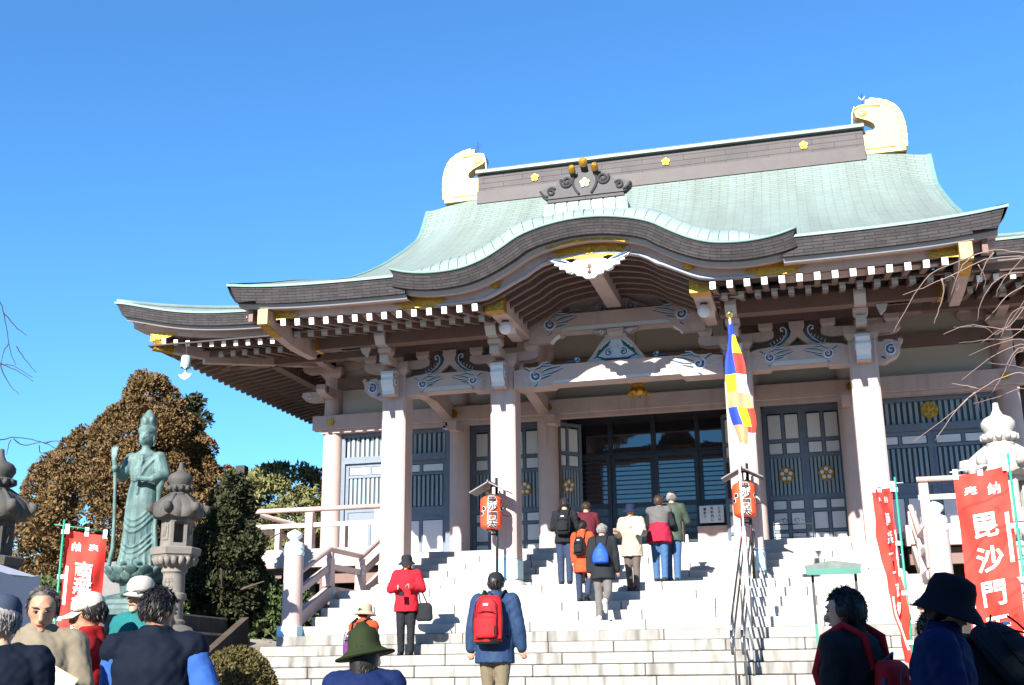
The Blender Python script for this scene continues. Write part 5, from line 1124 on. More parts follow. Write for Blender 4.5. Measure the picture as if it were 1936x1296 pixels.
q = B(); q.grid([[(1.09, -.2+1.25*t, z) for t in np.linspace(0, 1, 8)] for z in (1.72, 1.0, .3)]); q.obj('side_cloth', TCL, tent)
for x in (-1.08, 1.08):
    for y in (-1.08, 1.08): q = B(); q.tube([(x, y, 0), (x, y, 2.0)], .018, 8); q.obj('tent_pole', STEEL, tent)
q = B(); q.box(-.5, .5, -.25, .25, .02, .07, .006); tb = thing('wooden_table', 'low light brown wooden table between the red jacket and the blue shirt', 'table', (-.30, -13.1, .98)); q.obj('table_top', mat('light_wood', (.36, .20, .09), .6, .2, 6, stretch=(1, 8, 8)), tb)
for x in (-.45, .45):
    for y in (-.2, .2): q = B(); q.box(x-.03, x+.03, y-.03, y+.03, -.83, .02); q.obj('leg', MATS['light_wood'], tb)
q = B(); q.box(-.5, .5, -.25, -.23, -.12, .02); q.obj('apron', MATS['light_wood'], tb)
bt = thing('water_bottle', 'small clear plastic water bottle standing on the wooden table', 'bottle', (-.66, -13.25, 1.05))
q = B(); q.lathe([(.025, 0), (.03, .005), (.03, .12), (.022, .15), (.012, .165), (.012, .18)], 14); q.obj('bottle_body', mat('clear_plastic', (.55, .62, .68), .08, .02, spec=.8), bt, True); q = B(); q.lathe([(.0135, .178), (.0135, .198)], 12); q.obj('cap', WHITEP, bt)
# ================================================================ fast leaf meshes
def leaf_mesh(name, P, N_, size, aspect, m, jitter=0.5, seed=1, fold=True):
    """P: centres, N_: outward directions; one bent leaf spray (two quads sharing an edge) per point"""
    r = np.random.default_rng(seed); n = len(P)
    d = N_+r.normal(0, jitter, (n, 3)); d /= np.linalg.norm(d, axis=1)[:, None]+1e-9
    t = np.cross(d, r.normal(0, 1, (n, 3))); t /= np.linalg.norm(t, axis=1)[:, None]+1e-9
    b2 = np.cross(d, t); L = size*r.uniform(.6, 1.35, (n, 1)); W = L*aspect
    v = np.empty((n, 6, 3)); v[:, 0] = P-d*L*.5; v[:, 1] = P-t*W*.5+b2*W*.18; v[:, 2] = P+d*L*.5; v[:, 3] = P+t*W*.5+b2*W*.18; v[:, 4] = P-t*W*.28-d*L*.3; v[:, 5] = P+t*W*.28+d*L*.3
    idx = np.arange(n)[:, None]*6; f = np.concatenate([idx+np.array([[0, 1, 2]]), idx+np.array([[0, 2, 3]])], 1).reshape(-1)
    me = bpy.data.meshes.new(name); me.vertices.add(n*6); me.vertices.foreach_set('co', v.ravel())
    me.loops.add(n*6); me.loops.foreach_set('vertex_index', f.astype(np.int32)); me.polygons.add(n*2); me.polygons.foreach_set('loop_start', np.arange(0, n*6, 3, dtype=np.int32)); me.polygons.foreach_set('loop_total', np.full(n*2, 3, dtype=np.int32))
    me.materials.append(m); me.update(calc_edges=True); me.validate(); return me
def leafmat(name, a, c, dead=None):
    def ex(t, b, mx, mp, tc):
        N, L = t.nodes, t.links
        n = N.new('ShaderNodeTexNoise'); n.inputs['Scale'].default_value = 26; n.inputs['Detail'].default_value = 2; L.new(tc.outputs['Object'], n.inputs['Vector'])
        r = N.new('ShaderNodeMapRange'); r.inputs[1].default_value = .38; r.inputs[2].default_value = .66; L.new(n.outputs['Fac'], r.inputs[0])
        k = N.new('ShaderNodeMix'); k.data_type = 'RGBA'; L.new(r.outputs[0], k.inputs[0]); L.new(mx.outputs[2], k.inputs[6]); k.inputs[7].default_value = (*(dead or c), 1); L.new(k.outputs[2], b.inputs['Base Color'])
    return mat(name, a, .75, .15, 1.6, rgb2=c, spec=.25, extra=ex)
def clumps(n_cl, per, env, r_cl, seed, shell=.35, up=.25):
    """lumps spread over an envelope; leaves on each lump's outer side. env(rng)->centre, outward"""
    r = np.random.default_rng(seed); P = []; N_ = []
    for _ in range(n_cl):
        c, o = env(r); rad_ = r_cl*r.uniform(.55, 1.3)
        d = r.normal(0, 1, (per, 3)); d /= np.linalg.norm(d, axis=1)[:, None]; d = d+np.array(o)*.75+np.array([0, 0, up]); d /= np.linalg.norm(d, axis=1)[:, None]
        q = np.array(c)+d*rad_*(1-shell*r.random((per, 1))); P.append(q); N_.append(d)
    return np.concatenate(P), np.concatenate(N_)
BARK = mat('bark', (.075, .055, .042), .9, .35, 6, .6, 20, stretch=(3, 3, .6))
def trunk(mb, base, top, r0, r1, limbs, seed, reach):
    r = random.Random(seed); b0 = Vector(base); t0 = Vector(top)
    pts = [b0.lerp(t0, k/7)+Vector((r.uniform(-.06, .06), r.uniform(-.06, .06), 0)) for k in range(8)]
    mb.tube(pts, [r0+(r1-r0)*k/7 for k in range(8)], 10)
    for i in range(limbs):
        k = r.uniform(.25, .95); p = b0.lerp(t0, k); a = r.uniform(0, 6.28); L_ = reach*(1.1-k)*r.uniform(.6, 1.0)+.25
        e = p+Vector((math.cos(a)*L_, math.sin(a)*L_, L_*r.uniform(.25, .7))); m_ = p.lerp(e, .5)+Vector((0, 0, .1))
        rr = (r0+(r1-r0)*k)*.5; mb.tube([p, m_, e], [rr, rr*.6, rr*.2], 6)
def tree(name, label, base, H, env, n_cl, per, r_cl, size, aspect, m, seed, cat='tree', trunk_r=.16, jitter=.5, group=None, limbs=16, reach=1.6, tr_top=.85, shell=.35, up=.25):
    t = thing(name, label, cat, base, 0, group)
    q = B(); trunk(q, (0, 0, -.2), (0, 0, H*tr_top), trunk_r, .03, limbs, seed, reach); q.obj('trunk', BARK, t, True)
    P, N_ = clumps(n_cl, per, env, r_cl, seed, shell, up); link('crown', leaf_mesh('crown', P, N_, size, aspect, m, jitter, seed), t); return t
def profile_env(prof, sx=1.0, sy=1.0, inner=.35, lean=(0, 0)):
    zs = [p[0] for p in prof]; rs_ = [p[1] for p in prof]; w = np.array([max(.05, rr) for rr in rs_])
    def env(r):
        while True:
            z = r.uniform(zs[0], zs[-1]); rr = float(np.interp(z, zs, rs_))
            if r.random() < rr/max(rs_)*.8+.2: break
        a = r.uniform(0, 2*math.pi); k = 1-inner*r.random()**1.6; f = (z-zs[0])/(zs[-1]-zs[0])
        rr *= 1+.10*math.sin(3*a+z*2.3)+.07*math.sin(5*a-z*3.1)
        return (rr*k*math.cos(a)*sx+lean[0]*f, rr*k*math.sin(a)*sy+lean[1]*f, z), (math.cos(a), math.sin(a), .35)
    return env
CEDAR = leafmat('rusty_cedar_leaf', (.125, .064, .024), (.225, .122, .050), (.066, .060, .022))
DARKG = leafmat('dark_conifer_leaf', (.018, .028, .012), (.035, .048, .018), (.055, .05, .02))
EVERG = leafmat('evergreen_leaf', (.07, .095, .03), (.15, .17, .065), (.22, .20, .085))
SHRUB = leafmat('shrub_leaf', (.03, .055, .018), (.065, .10, .03), (.09, .11, .04))
HEDGE = leafmat('hedge_leaf', (.075, .055, .018), (.13, .085, .025), (.10, .09, .03))
# big rusty brown cedar behind the statue: broad dome with a pointed leader
tree('cedar_tree', 'broad rusty brown cedar tree behind the bronze statue', (-13.0, 5.0, 2.2), 5.9,
     profile_env([(.7, 1.9), (1.4, 2.55), (2.4, 2.75), (3.3, 2.45), (4.2, 1.65), (4.9, .95), (5.5, .45), (5.95, .12)], 1.0, .9, .4, (.55, 0)), 620, 240, .34, .095, .5, CEDAR, 11, trunk_r=.22, shell=.25)
tree('conifer_tree', 'dark green conifer standing right of the rusty cedar', (-7.15, -.55, 1.75), 2.9,
     profile_env([(.25, .42), (.9, .58), (1.7, .52), (2.3, .34), (2.8, .10)], 1, .95, .5), 170, 190, .21, .095, .5, DARKG, 12, trunk_r=.12)
tree('cedar_tree', 'slim blue-green conifer with drooping tip behind the rusty cedar top', (-13.3, 7.4, 2.0), 6.2,
     profile_env([(3.2, 1.3), (4.2, 1.05), (5.0, .7), (5.7, .35), (6.15, .08)], 1.0, .9, .7, (.5, 0)), 110, 80, .30, .17, .35, DARKG, 13, trunk_r=.14, jitter=.7)
tree('evergreen_bush', 'rounded olive green evergreen bush beside the temple corner', (-9.0, 5.6, 2.3), 3.55,
     profile_env([(.5, 1.25), (1.2, 1.75), (2.0, 1.8), (2.7, 1.45), (3.2, .85), (3.5, .3)], 1.0, .9, .45), 300, 120, .32, .15, .34, EVERG, 14, 'bush', .12, jitter=.65)
for i, (x, y, r_, h, lb) in enumerate(((-7.5, 1.0, .75, 1.0, 'dark leafy shrub under the veranda behind the newel post'), (-6.5, .2, .6, .85, 'leafy green shrub at the foot of the left veranda'), (-8.8, -.2, .8, 1.05, 'wide dark shrub left of the veranda under the conifer'), (-10.6, -.4, .9, 1.1, 'dark low shrub behind the statue plinth'))):
    tree('shrub', lb, (x, y, ground_h(x, y)), h, profile_env([(.05, r_*.8), (h*.4, r_), (h*.75, r_*.75), (h, r_*.25)], 1, 1, .5), 70, 85, .24, .15, .36, SHRUB, 30+i, 'shrub', .04, jitter=.7, limbs=8, reach=.5, group='shrubs round the veranda')
def hedge(loc, r_, h, label, seed, m=HEDGE):
    t = thing('trimmed_hedge', label, 'hedge', loc); r = np.random.default_rng(seed); n = 9000
    a = r.uniform(0, 2*math.pi, n); f = np.arccos(1-r.random(n)*.98); k = 1-.06*r.random(n)
    d = np.stack([np.sin(f)*np.cos(a), np.sin(f)*np.sin(a), np.cos(f)], 1); P = d*np.array([r_, r_, h])*k[:, None]*(1+.03*np.sin(9*a)[:, None])
    q = B(); q.sphere((0, 0, 0), r_*.93, r_*.93, h*.93, 20, 14); q.obj('twig_core', mat('hedge_core', (.035, .026, .014), .9, .3), t, True)
    link('foliage', leaf_mesh('foliage', P, d, .055, .6, m, .6, seed), t)
hedge((-4.22, -5.45, .80), .56, .74, 'round clipped brown-green hedge at the foot of the stair, left', 41)
hedge((4.35, -5.9, .75), .42, .42, 'small yellow-green clipped hedge behind the slim red banner', 42, leafmat('yellow_hedge_leaf', (.12, .10, .02), (.20, .15, .03), (.10, .12, .03)))
hedge((-7.0, -4.7, 1.35), .5, .32, 'low dark clipped hedge below the statue plinth', 43)
# unseen evergreens added behind the forecourt to shade the people in front
first = None
for i, (x, y, k, lb) in enumerate(((2.9, -25.0, 1.0, 'right of the path'), (-3.6, -25.0, .70, 'left of the path'), (7.6, -26.0, 1.05, 'at the right end of the near row'), (-8.4, -26.0, .72, 'at the left end of the near row'), (.2, -29.0, .85, 'in the middle of the back row'), (-6.0, -30.0, .85, 'second in the back row'), (5.6, -29.5, 1.08, 'last in the back row'), (12.0, -27.5, 1.0, 'far right beyond the row'), (-13.0, -27.5, 1.0, 'far left beyond the row'))):
    lab = 'tall dark evergreen tree added unseen for shade behind the forecourt, '+lb
    if first is None: first = tree('added_shade_tree', lab, (x, y, GZ), 8.3, profile_env([(.9, 1.9), (3.0, 2.7), (5.0, 2.5), (6.8, 1.6), (8.2, .3)], 1.0, 1.0, .9), 260, 110, .6, .3, .6, DARKG, 51, trunk_r=.25, reach=2.4, group='evergreens added for shade behind the forecourt')
    else:
        c = first.copy(); COL.objects.link(c); c.location = (x, y, GZ); c.rotation_euler = (0, 0, 1.3*i); c.scale = (k, k, k); c['label'] = lab
        for ch in first.children: d = ch.copy(); COL.objects.link(d); d.parent = c
# bare weeping cherry: branches reach in from the right
TWIG = mat('pale_twig', (.20, .14, .12), .8, .2, 10); TWIGD = mat('dark_twig', (.05, .04, .04), .85, .2, 10)
def bare_tree(name, label, base, fork, strokes, m, r0, twigs=()):
    """trunk, fork and weeping branches given as (radius, points...)"""
    t = thing(name, label, 'tree', base); O = Vector(base); rr = random.Random(5)
    q = B(); F0 = Vector(fork)-O; q.tube([Vector((0, 0, -.2)), F0*.25+Vector((.10, .04, .1)), F0*.5+Vector((.16, 0, .15)), F0*.75+Vector((.10, -.03, .15)), F0], [.15, .12, .10, .08, .05], 10); q.obj('trunk', BARK, t, True)
    for k, st in enumerate(strokes):
        F_ = Vector(fork)-O; pts = [Vector(p)-O for p in st[1:]]; near = min((Vector(p)-O-F_).length for p in st[1:2])
        if k not in twigs: pts = [F_, F_.lerp(pts[0], .5)+Vector((0, 0, .25)), *pts]
        q = B(); n = len(pts)
        # smooth the arc
        P = []
        for i in range(n-1):
            p0, p1, p2, p3 = pts[max(0, i-1)], pts[i], pts[i+1], pts[min(n-1, i+2)]
            for s in (0, .25, .5, .75): P.append(.5*((2*p1)+(p2-p0)*s+(2*p0-5*p1+4*p2-p3)*s*s+(3*p1-p0-3*p2+p3)*s**3)+Vector((rr.uniform(-.004, .004), 0, rr.uniform(-.004, .004))))
        P.append(pts[-1]); q.tube(P, [st[0]*.68*(1-.72*i/len(P)) for i in range(len(P))], 6)
        q.obj('branch', m, t, True)
bare_tree('weeping_cherry_tree', 'bare weeping cherry tree whose pale twigs arch in from the right edge', (6.4, -12.6, GZ), (5.6, -11.6, 4.2), [(0.012,(5.09,-11.12,4.07),(4.84,-11.15,4.05),(4.63,-11.18,4.08),(4.41,-11.19,4.03),(4.18,-11.19,3.94),(4.02,-11.15,3.76),(3.89,-11.09,3.55)),(0.011,(5.14,-10.65,4.1),(4.88,-10.71,4.17),(4.62,-10.74,4.16),(4.38,-10.75,4.06),(4.16,-10.75,3.98),(4.01,-10.74,3.94)),(0.009,(4.19,-11.73,3.73),(4.19,-11.67,3.63),(4.15,-11.61,3.53),(4.12,-11.57,3.46)),(0.01,(4.97,-11.11,3.96),(4.68,-11.14,3.9),(4.53,-11.11,3.77),(4.47,-11.04,3.6)),(0.009,(4.98,-10.68,4.03),(4.76,-10.66,3.89),(4.66,-10.63,3.78),(4.59,-10.6,3.72)),(0.008,(4.54,-11.69,3.9),(4.47,-11.65,3.81),(4.41,-11.59,3.67)),(0.008,(4.47,-11.26,4.04),(4.38,-11.22,3.95),(4.3,-11.16,3.77)),(0.008,(4.9,-10.74,4.16),(4.71,-10.7,3.96),(4.68,-10.66,3.88)),(0.009,(4.88,-11.47,3.44),(4.68,-11.48,3.4),(4.51,-11.5,3.42),(4.34,-11.52,3.45),(4.18,-11.51,3.4)),(0.007,(4.76,-11.02,3.52),(4.54,-11.03,3.47),(4.33,-11.05,3.45)),(0.007,(4.72,-10.64,3.64),(4.57,-10.66,3.66),(4.35,-10.69,3.67)),(0.008,(4.87,-11.44,3.3),(4.67,-11.47,3.34),(4.47,-11.48,3.3),(4.33,-11.47,3.25)),(0.009,(4.97,-10.92,3.41),(4.76,-10.95,3.43),(4.53,-10.95,3.34),(4.33,-10.94,3.2)),(0.008,(5.04,-10.49,3.37),(4.77,-10.53,3.38),(4.58,-10.56,3.41)),(0.009,(4.82,-11.4,3.13),(4.65,-11.41,3.12),(4.52,-11.41,3.09),(4.36,-11.39,3.01),(4.19,-11.37,2.88),(3.91,-11.36,2.69)),(0.008,(4.41,-10.97,3.1),(4.28,-10.94,2.99),(4.11,-10.9,2.78)),(0.009,(5.05,-10.54,3.56),(4.8,-10.56,3.5),(4.67,-10.5,3.3),(4.59,-10.46,3.19)),(0.007,(4.36,-11.49,3.01),(4.27,-11.5,3.04),(4.2,-11.49,3.06)),(0.007,(4.4,-10.97,3.1),(4.43,-10.91,3.03),(4.44,-10.86,2.98)),(0.008,(5.02,-10.46,3.22),(4.8,-10.48,3.21),(4.6,-10.48,3.15),(4.45,-10.48,3.12)),(0.007,(4.79,-11.56,3.6),(4.63,-11.54,3.51),(4.54,-11.49,3.35)),(0.007,(4.83,-10.95,3.47),(4.72,-10.92,3.37),(4.66,-10.87,3.27)),(0.006,(4.36,-10.87,4.02),(4.41,-10.81,3.96),(4.39,-10.77,3.92)),(0.006,(4.43,-11.72,3.81),(4.47,-11.65,3.72),(4.46,-11.6,3.67)),(0.007,(4.75,-11.01,3.62),(4.62,-10.99,3.54),(4.49,-10.96,3.46))], TWIG, .02, (2, 5, 6, 15, 17, 18, 22, 23))
bare_tree('bare_cherry_tree', 'bare tree whose thin dark twigs hang in at the left edge', (-6.6, -11.0, GZ), (-5.9, -10.6, 4.6), [(0.01,(-3.01,-12.45,4.24),(-2.84,-12.33,4.11),(-2.81,-12.25,3.98),(-2.81,-12.18,3.83),(-2.81,-12.1,3.67),(-2.8,-12.05,3.6)),(0.008,(-3.06,-11.95,4.09),(-2.99,-11.88,3.99),(-2.93,-11.8,3.92)),(0.009,(-2.75,-12.65,3.57),(-2.55,-12.54,3.47),(-2.48,-12.48,3.46),(-2.36,-12.4,3.38)),(0.007,(-2.83,-12.2,3.57),(-2.73,-12.13,3.53),(-2.63,-12.04,3.45)),(0.007,(-3.11,-11.85,3.67),(-3.09,-11.77,3.55),(-3.02,-11.7,3.45)),(0.01,(-2.8,-12.49,2.94),(-2.59,-12.39,2.92),(-2.52,-12.35,2.94),(-2.4,-12.28,2.93),(-2.31,-12.22,2.9),(-2.26,-12.16,2.87)),(0.008,(-2.78,-12.01,3.01),(-2.73,-11.95,2.97),(-2.62,-11.9,2.99),(-2.56,-11.85,3.0)),(0.008,(-2.81,-11.59,3.05),(-2.76,-11.56,3.07),(-2.71,-11.51,3.08)),(0.006,(-2.45,-12.59,3.6),(-2.51,-12.56,3.55),(-2.56,-12.51,3.46)),(0.006,(-2.71,-12.19,3.71),(-2.67,-12.12,3.62),(-2.61,-12.04,3.52)),(0.006,(-3.07,-11.68,3.08),(-3.12,-11.64,3.02),(-3.16,-11.6,2.97)),(0.006,(-2.29,-12.34,2.87),(-2.3,-12.3,2.82),(-2.25,-12.26,2.84))], TWIGD, .015, (1, 3, 4, 6, 7, 8, 9, 10, 11))
# ================================================================ soft bodies grown from tapered limbs
class Body:
    """collects tapered capsules, ellipsoids and lofts; grown into one continuous skin by voxel remeshing"""
    def __init__(s): s.mb = B(); s.pr = []
    def cap(s, p, q, r1, r2=None, lab=0, n=12):
        p, q = Vector(p), Vector(q); r2 = r2 or r1; t = q-p; L = max(t.length, 1e-4); t = t/L
        a = t.orthogonal().normalized(); b = t.cross(a); v = []; f = []; rings = []
        for k in range(4): w = math.pi/2*(1-k/3.5); rings.append((-math.sin(w)*r1, math.cos(w)*r1))
        rings.append((0, r1)); rings.append((L, r2))
        for k in range(4): w = math.pi/2*((k+.5)/3.5); rings.append((L+math.sin(w)*r2, max(.0005, math.cos(w)*r2)))
        for z, r in rings:
            for i in range(n): w = 2*math.pi*i/n; v.append(tuple(p+t*z+a*math.cos(w)*r+b*math.sin(w)*r))
        m = len(rings)
        for j in range(m-1):
            for i in range(n): f.append((j*n+i, j*n+(i+1) % n, (j+1)*n+(i+1) % n, (j+1)*n+i))
        f.append(tuple(range(n-1, -1, -1))); f.append(tuple((m-1)*n+i for i in range(n)))
        s.mb.add(v, f); s.pr.append((np.array(p), np.array(q), r1, r2, lab)); return s
    def chain(s, pts, rs, lab=0):
        for i in range(len(pts)-1): s.cap(pts[i], pts[i+1], rs[i], rs[i+1], lab)
        return s
    def ell(s, c, r, lab=0, M=None, n=16, k=12):
        M = M or Matrix(); q = B(); q.sphere((0, 0, 0), r[0], r[1], r[2], n, k); M2 = M @ Matrix.Translation(c)
        s.mb.add([tuple(M2 @ Vector(v)) for v in q.v], q.f); cc = np.array(M2.translation); rm = min(r); s.pr.append((cc, cc, (r[0]+r[1]+r[2])/3, (r[0]+r[1]+r[2])/3, lab)); return s
    def loft(s, rings, lab=0, M=None, n=20):
        """rings: (z, rx, ry, x, y)"""
        v = []; f = []; M = M or Matrix()
        for z, rx, ry, x, y in rings:
            for i in range(n): w = 2*math.pi*i/n; v.append(tuple(M @ Vector((x+rx*math.cos(w), y+ry*math.sin(w), z))))
        m = len(rings)
        for j in range(m-1):
            for i in range(n): f.append((j*n+i, j*n+(i+1) % n, (j+1)*n+(i+1) % n, (j+1)*n+i))
        f.append(tuple(range(n-1, -1, -1))); f.append(tuple((m-1)*n+i for i in range(n))); s.mb.add(v, f)
        for j in range(m-1):
            a, b = rings[j], rings[j+1]; s.pr.append((np.array(M @ Vector((a[3], a[4], a[0]))), np.array(M @ Vector((b[3], b[4], b[0]))), (a[1]+a[2])/2, (b[1]+b[2])/2, lab))
        return s
    def grow(s, name, mats, voxel, smooth=4, folds=0.0, seed=1, keep=None):
        o = bpy.data.objects.new('g', s.mb.mesh('g', [])); md = o.modifiers.new('r', 'REMESH'); md.mode = 'VOXEL'; md.voxel_size = voxel; md.adaptivity = 0
        if smooth: ms = o.modifiers.new('s', 'SMOOTH'); ms.iterations = smooth; ms.factor = .5
        old = o.data; me = evaluated(o); bpy.data.meshes.remove(old); me.name = name
        nv = len(me.vertices); co = np.empty(nv*3); me.vertices.foreach_get('co', co); co = co.reshape(-1, 3)
        if folds:
            no = np.empty(nv*3); me.vertices.foreach_get('normal', no); no = no.reshape(-1, 3); r = np.random.default_rng(seed); d = np.zeros(nv)
            for k in range(9):
                w = r.normal(0, 1, 3)*np.array([24, 24, 26])*(1+k*.35); d += np.sin(co@w+r.uniform(0, 6.28)+1.3*np.sin(co@(w[::-1]*.6)))/(1+k*.3)
            co = co+no*(d*folds/3.2)[:, None]; me.vertices.foreach_set('co', co.ravel())
        for m_ in mats: me.materials.append(m_)
        if len(mats) > 1:
            nf = len(me.polygons); c = np.empty(nf*3); me.polygons.foreach_get('center', c); c = c.reshape(-1, 3); best = np.full(nf, 1e9); li = np.zeros(nf, dtype=np.int32)
            for p, q, r1, r2, lab in s.pr:
                t = q-p; L2 = t@t; u = np.clip(((c-p)@t)/L2, 0, 1) if L2 > 1e-9 else np.zeros(nf); d = np.linalg.norm(c-p-u[:, None]*t, axis=1)-(r1+(r2-r1)*u)
                k = d < best; best[k] = d[k]; li[k] = lab
            me.polygons.foreach_set('material_index', li)
        me.polygons.foreach_set('use_smooth', [True]*len(me.polygons)); me.update(); return me

# ================================================================ bronze statue
def statue(loc, s, rz):
    St = thing('bronze_statue', 'tall green bronze standing deity statue on a lotus pedestal before the cedar', 'statue', loc, rz)
    b = Body(); z0 = .62                         # pedestal height
    # robe and body, facing +y, 2.05 high from the lotus
    b.loft([(z0, .27, .21, 0, 0), (z0+.06, .27, .21, 0, 0), (z0+.30, .235, .18, 0, 0), (z0+.55, .22, .17, 0, .01), (z0+.80, .215, .165, 0, .015), (z0+.98, .20, .15, 0, .01), (z0+1.12, .175, .13, 0, 0), (z0+1.28, .20, .135, 0, 0), (z0+1.42, .215, .13, 0, -.01), (z0+1.50, .16, .10, 0, -.01), (z0+1.55, .075, .075, 0, 0)])
    b.cap((0, 0, z0+1.50), (0, .01, z0+1.63), .065, .06); b.ell((0, .02, z0+1.715), (.098, .108, .13)); b.ell((0, .075, z0+1.665), (.055, .05, .05)); b.cap((0, .118, z0+1.73), (0, .135, z0+1.69), .014, .02)
    for sx in (-1, 1): b.ell((sx*.102, .0, z0+1.70), (.016, .03, .062)); b.cap((sx*.103, .0, z0+1.63), (sx*.103, 0, z0+1.60), .012)
    for sx in (-1, 1): b.chain([(sx*.015, .122, z0+1.755), (sx*.04, .118, z0+1.765), (sx*.07, .09, z0+1.755)], [.006, .008, .005]); b.cap((sx*.025, .118, z0+1.728), (sx*.055, .108, z0+1.728), .009, .008)
    b.cap((-.02, .122, z0+1.662), (.02, .122, z0+1.662), .009, .009)
    # shoulders / arms: figure's right hand (x+ when seen from behind) raised, left at waist
    b.chain([(-.19, 0, z0+1.43), (-.285, .03, z0+1.20), (-.20, .20, z0+1.13)], [.095, .085, .055]); b.cap((-.20, .20, z0+1.13), (-.08, .24, z0+1.13), .05, .038)
    b.ell((-.045, .25, z0+1.14), (.055, .035, .04))
    for k in range(4): b.cap((-.02, .26, z0+1.165-.02*k), (.04, .255, z0+1.16-.022*k), .013, .011)
    b.chain([(.19, 0, z0+1.43), (.285, .05, z0+1.20), (.30, .24, z0+1.28)], [.095, .08, .05]); b.cap((.30, .24, z0+1.28), (.31, .27, z0+1.39), .038, .032)
    b.ell((.312, .275, z0+1.44), (.045, .022, .055))
    for k, (dx, L_) in enumerate(((-.035, .085), (-.012, .10), (.012, .095), (.034, .075))): b.cap((.312+dx, .275, z0+1.48), (.312+dx*1.4, .268, z0+1.48+L_), .012, .009)
    b.cap((.275, .28, z0+1.43), (.262, .30, z0+1.50), .013, .01)
    # sleeves, shawl ends falling to the lotus, sash
    b.chain([(-.24, .04, z0+1.30), (-.27, .10, z0+1.05), (-.25, .09, z0+.80)], [.07, .05, .02]); b.chain([(.31, .22, z0+1.30), (.30, .20, z0+1.0), (.29, .17, z0+.60), (.29, .15, z0+.25), (.33, .14, z0+.04), (.38, .14, z0-.03)], [.03, .022, .024, .028, .032, .02])
    b.chain([(-.25, .10, z0+.9), (-.24, .10, z0+.5), (-.27, .08, z0+.15), (-.30, .06, z0+.02)], [.02, .03, .035, .03])
    for k in range(6):          # swags across the front
        z = z0+.80-.075*k-(.12 if k > 2 else 0); w = .208+.006*k; b.chain([(w*math.sin(a), (w*.80)*math.cos(a)+.010, z-.20*math.cos(a)**2-.05*math.sin(a)) for a in np.linspace(-1.5, 1.5, 11)], [.006+.011*math.cos(a) for a in np.linspace(-1.5, 1.5, 11)])
    for k in range(7):          # long pleats from the sash
        a = -.9+1.8*k/6; b.chain([(.17*math.sin(a), .135*math.cos(a), z0+1.05), (.215*math.sin(a*1.1), .17*math.cos(a*1.1), z0+.62), (.235*math.sin(a*1.2), .185*math.cos(a*1.2), z0+.25)], [.012, .009, .012])
    for k in range(9):          # hanging pleats near the hem
        a = -1.3+2.6*k/8; b.cap((.225*math.sin(a), .175*math.cos(a), z0+.26), (.272*math.sin(a), .212*math.cos(a), z0+.02), .013, .022)
    for k in range(6):          # folds over the chest
        b.chain([(-.17+.035*k, .085, z0+1.43), (-.06+.03*k, .135, z0+1.28), (.02+.02*k, .14, z0+1.12)], [.012, .013, .010])
    b.chain([(.0, .115, z0+1.46), (-.02, .14, z0+1.38), (.0, .15, z0+1.30), (.0, .15, z0+1.15), (.01, .17, z0+.95)], [.016, .02, .016, .014, .016])
    b.chain([(-.10, .08, z0+1.47), (0, .12, z0+1.42), (.10, .08, z0+1.47)], [.015, .02, .015])
    for sx in (-1, 1): b.chain([(sx*.10, .20, z0+.03), (sx*.11, .29, z0+.015)], [.05, .035])
    # hair, crown and topknot
    b.ell((0, -.01, z0+1.76), (.112, .115, .10)); b.loft([(z0+1.78, .118, .12, 0, .005), (z0+1.815, .124, .126, 0, .0), (z0+1.835, .126, .128, 0, .0), (z0+1.85, .115, .115, 0, .0)])
    b.loft([(z0+1.84, .10, .10, 0, 0), (z0+1.92, .105, .10, 0, 0), (z0+2.0, .085, .08, 0, 0), (z0+2.06, .055, .05, 0, -.01), (z0+2.10, .02, .02, 0, -.01)]); b.ell((0, .09, z0+1.92), (.035, .03, .055))
    for k in range(5): a = 2*math.pi*k/5; b.ell((.085*math.cos(a), .085*math.sin(a), z0+1.95), (.03, .03, .05))
    link('figure', b.grow('figure', [BRONZE], .0105, 2), St)
    # pedestal: lotus, waist, octagonal base
    q = B(); q.lathe([(.20, z0-.20), (.25, z0-.19), (.36, z0-.10), (.40, z0-.02), (.39, z0), (.30, z0+.005)], 32); lo = q.obj('lotus_seat', BRONZE, St, 40)
    for row, (n, r0, zz) in enumerate(((14, .33, z0-.12), (14, .375, z0-.055))):
        for i in range(n):
            a = 2*math.pi*(i+.5*row)/n; q = B(); M = Matrix.Rotation(a, 4, 'Z') @ Matrix.Translation((0, r0, zz)) @ Matrix.Rotation(rad(-38), 4, 'X')
            q.sphere((0, 0, 0), .085, .028, .085, 10, 8, 0, M); q.obj('lotus_petal', BRONZE, lo, True)
    q = B(); q.lathe([(.24, z0-.40), (.235, z0-.36), (.19, z0-.33), (.20, z0-.24), (.21, z0-.20)], 28, mod=lambda a, z: 1+.02*math.cos(14*a)); q.obj('waist', BRONZE, St, 40)
    q = B(); q.lathe([(.60, 0), (.60, .07), (.55, .08), (.54, .13), (.50, .15), (.48, .20), (.42, .23), (.38, .26), (.24, .29), (.22, z0-.38)], 8, a0=rad(22.5)); q.obj('octagonal_base', BRONZE, St)
    q = B(); q.box(-.95, .95, -.8, .8, -.22, 0, .02); q.box(-1.2, 1.2, -1.05, 1.05, -.9, -.22, .03); q.obj('stone_plinth', GRANITE_D, St)
    St.scale = (s, s, s); return St
statue((-7.72, -2.45, 2.10), 1.275, rad(188))

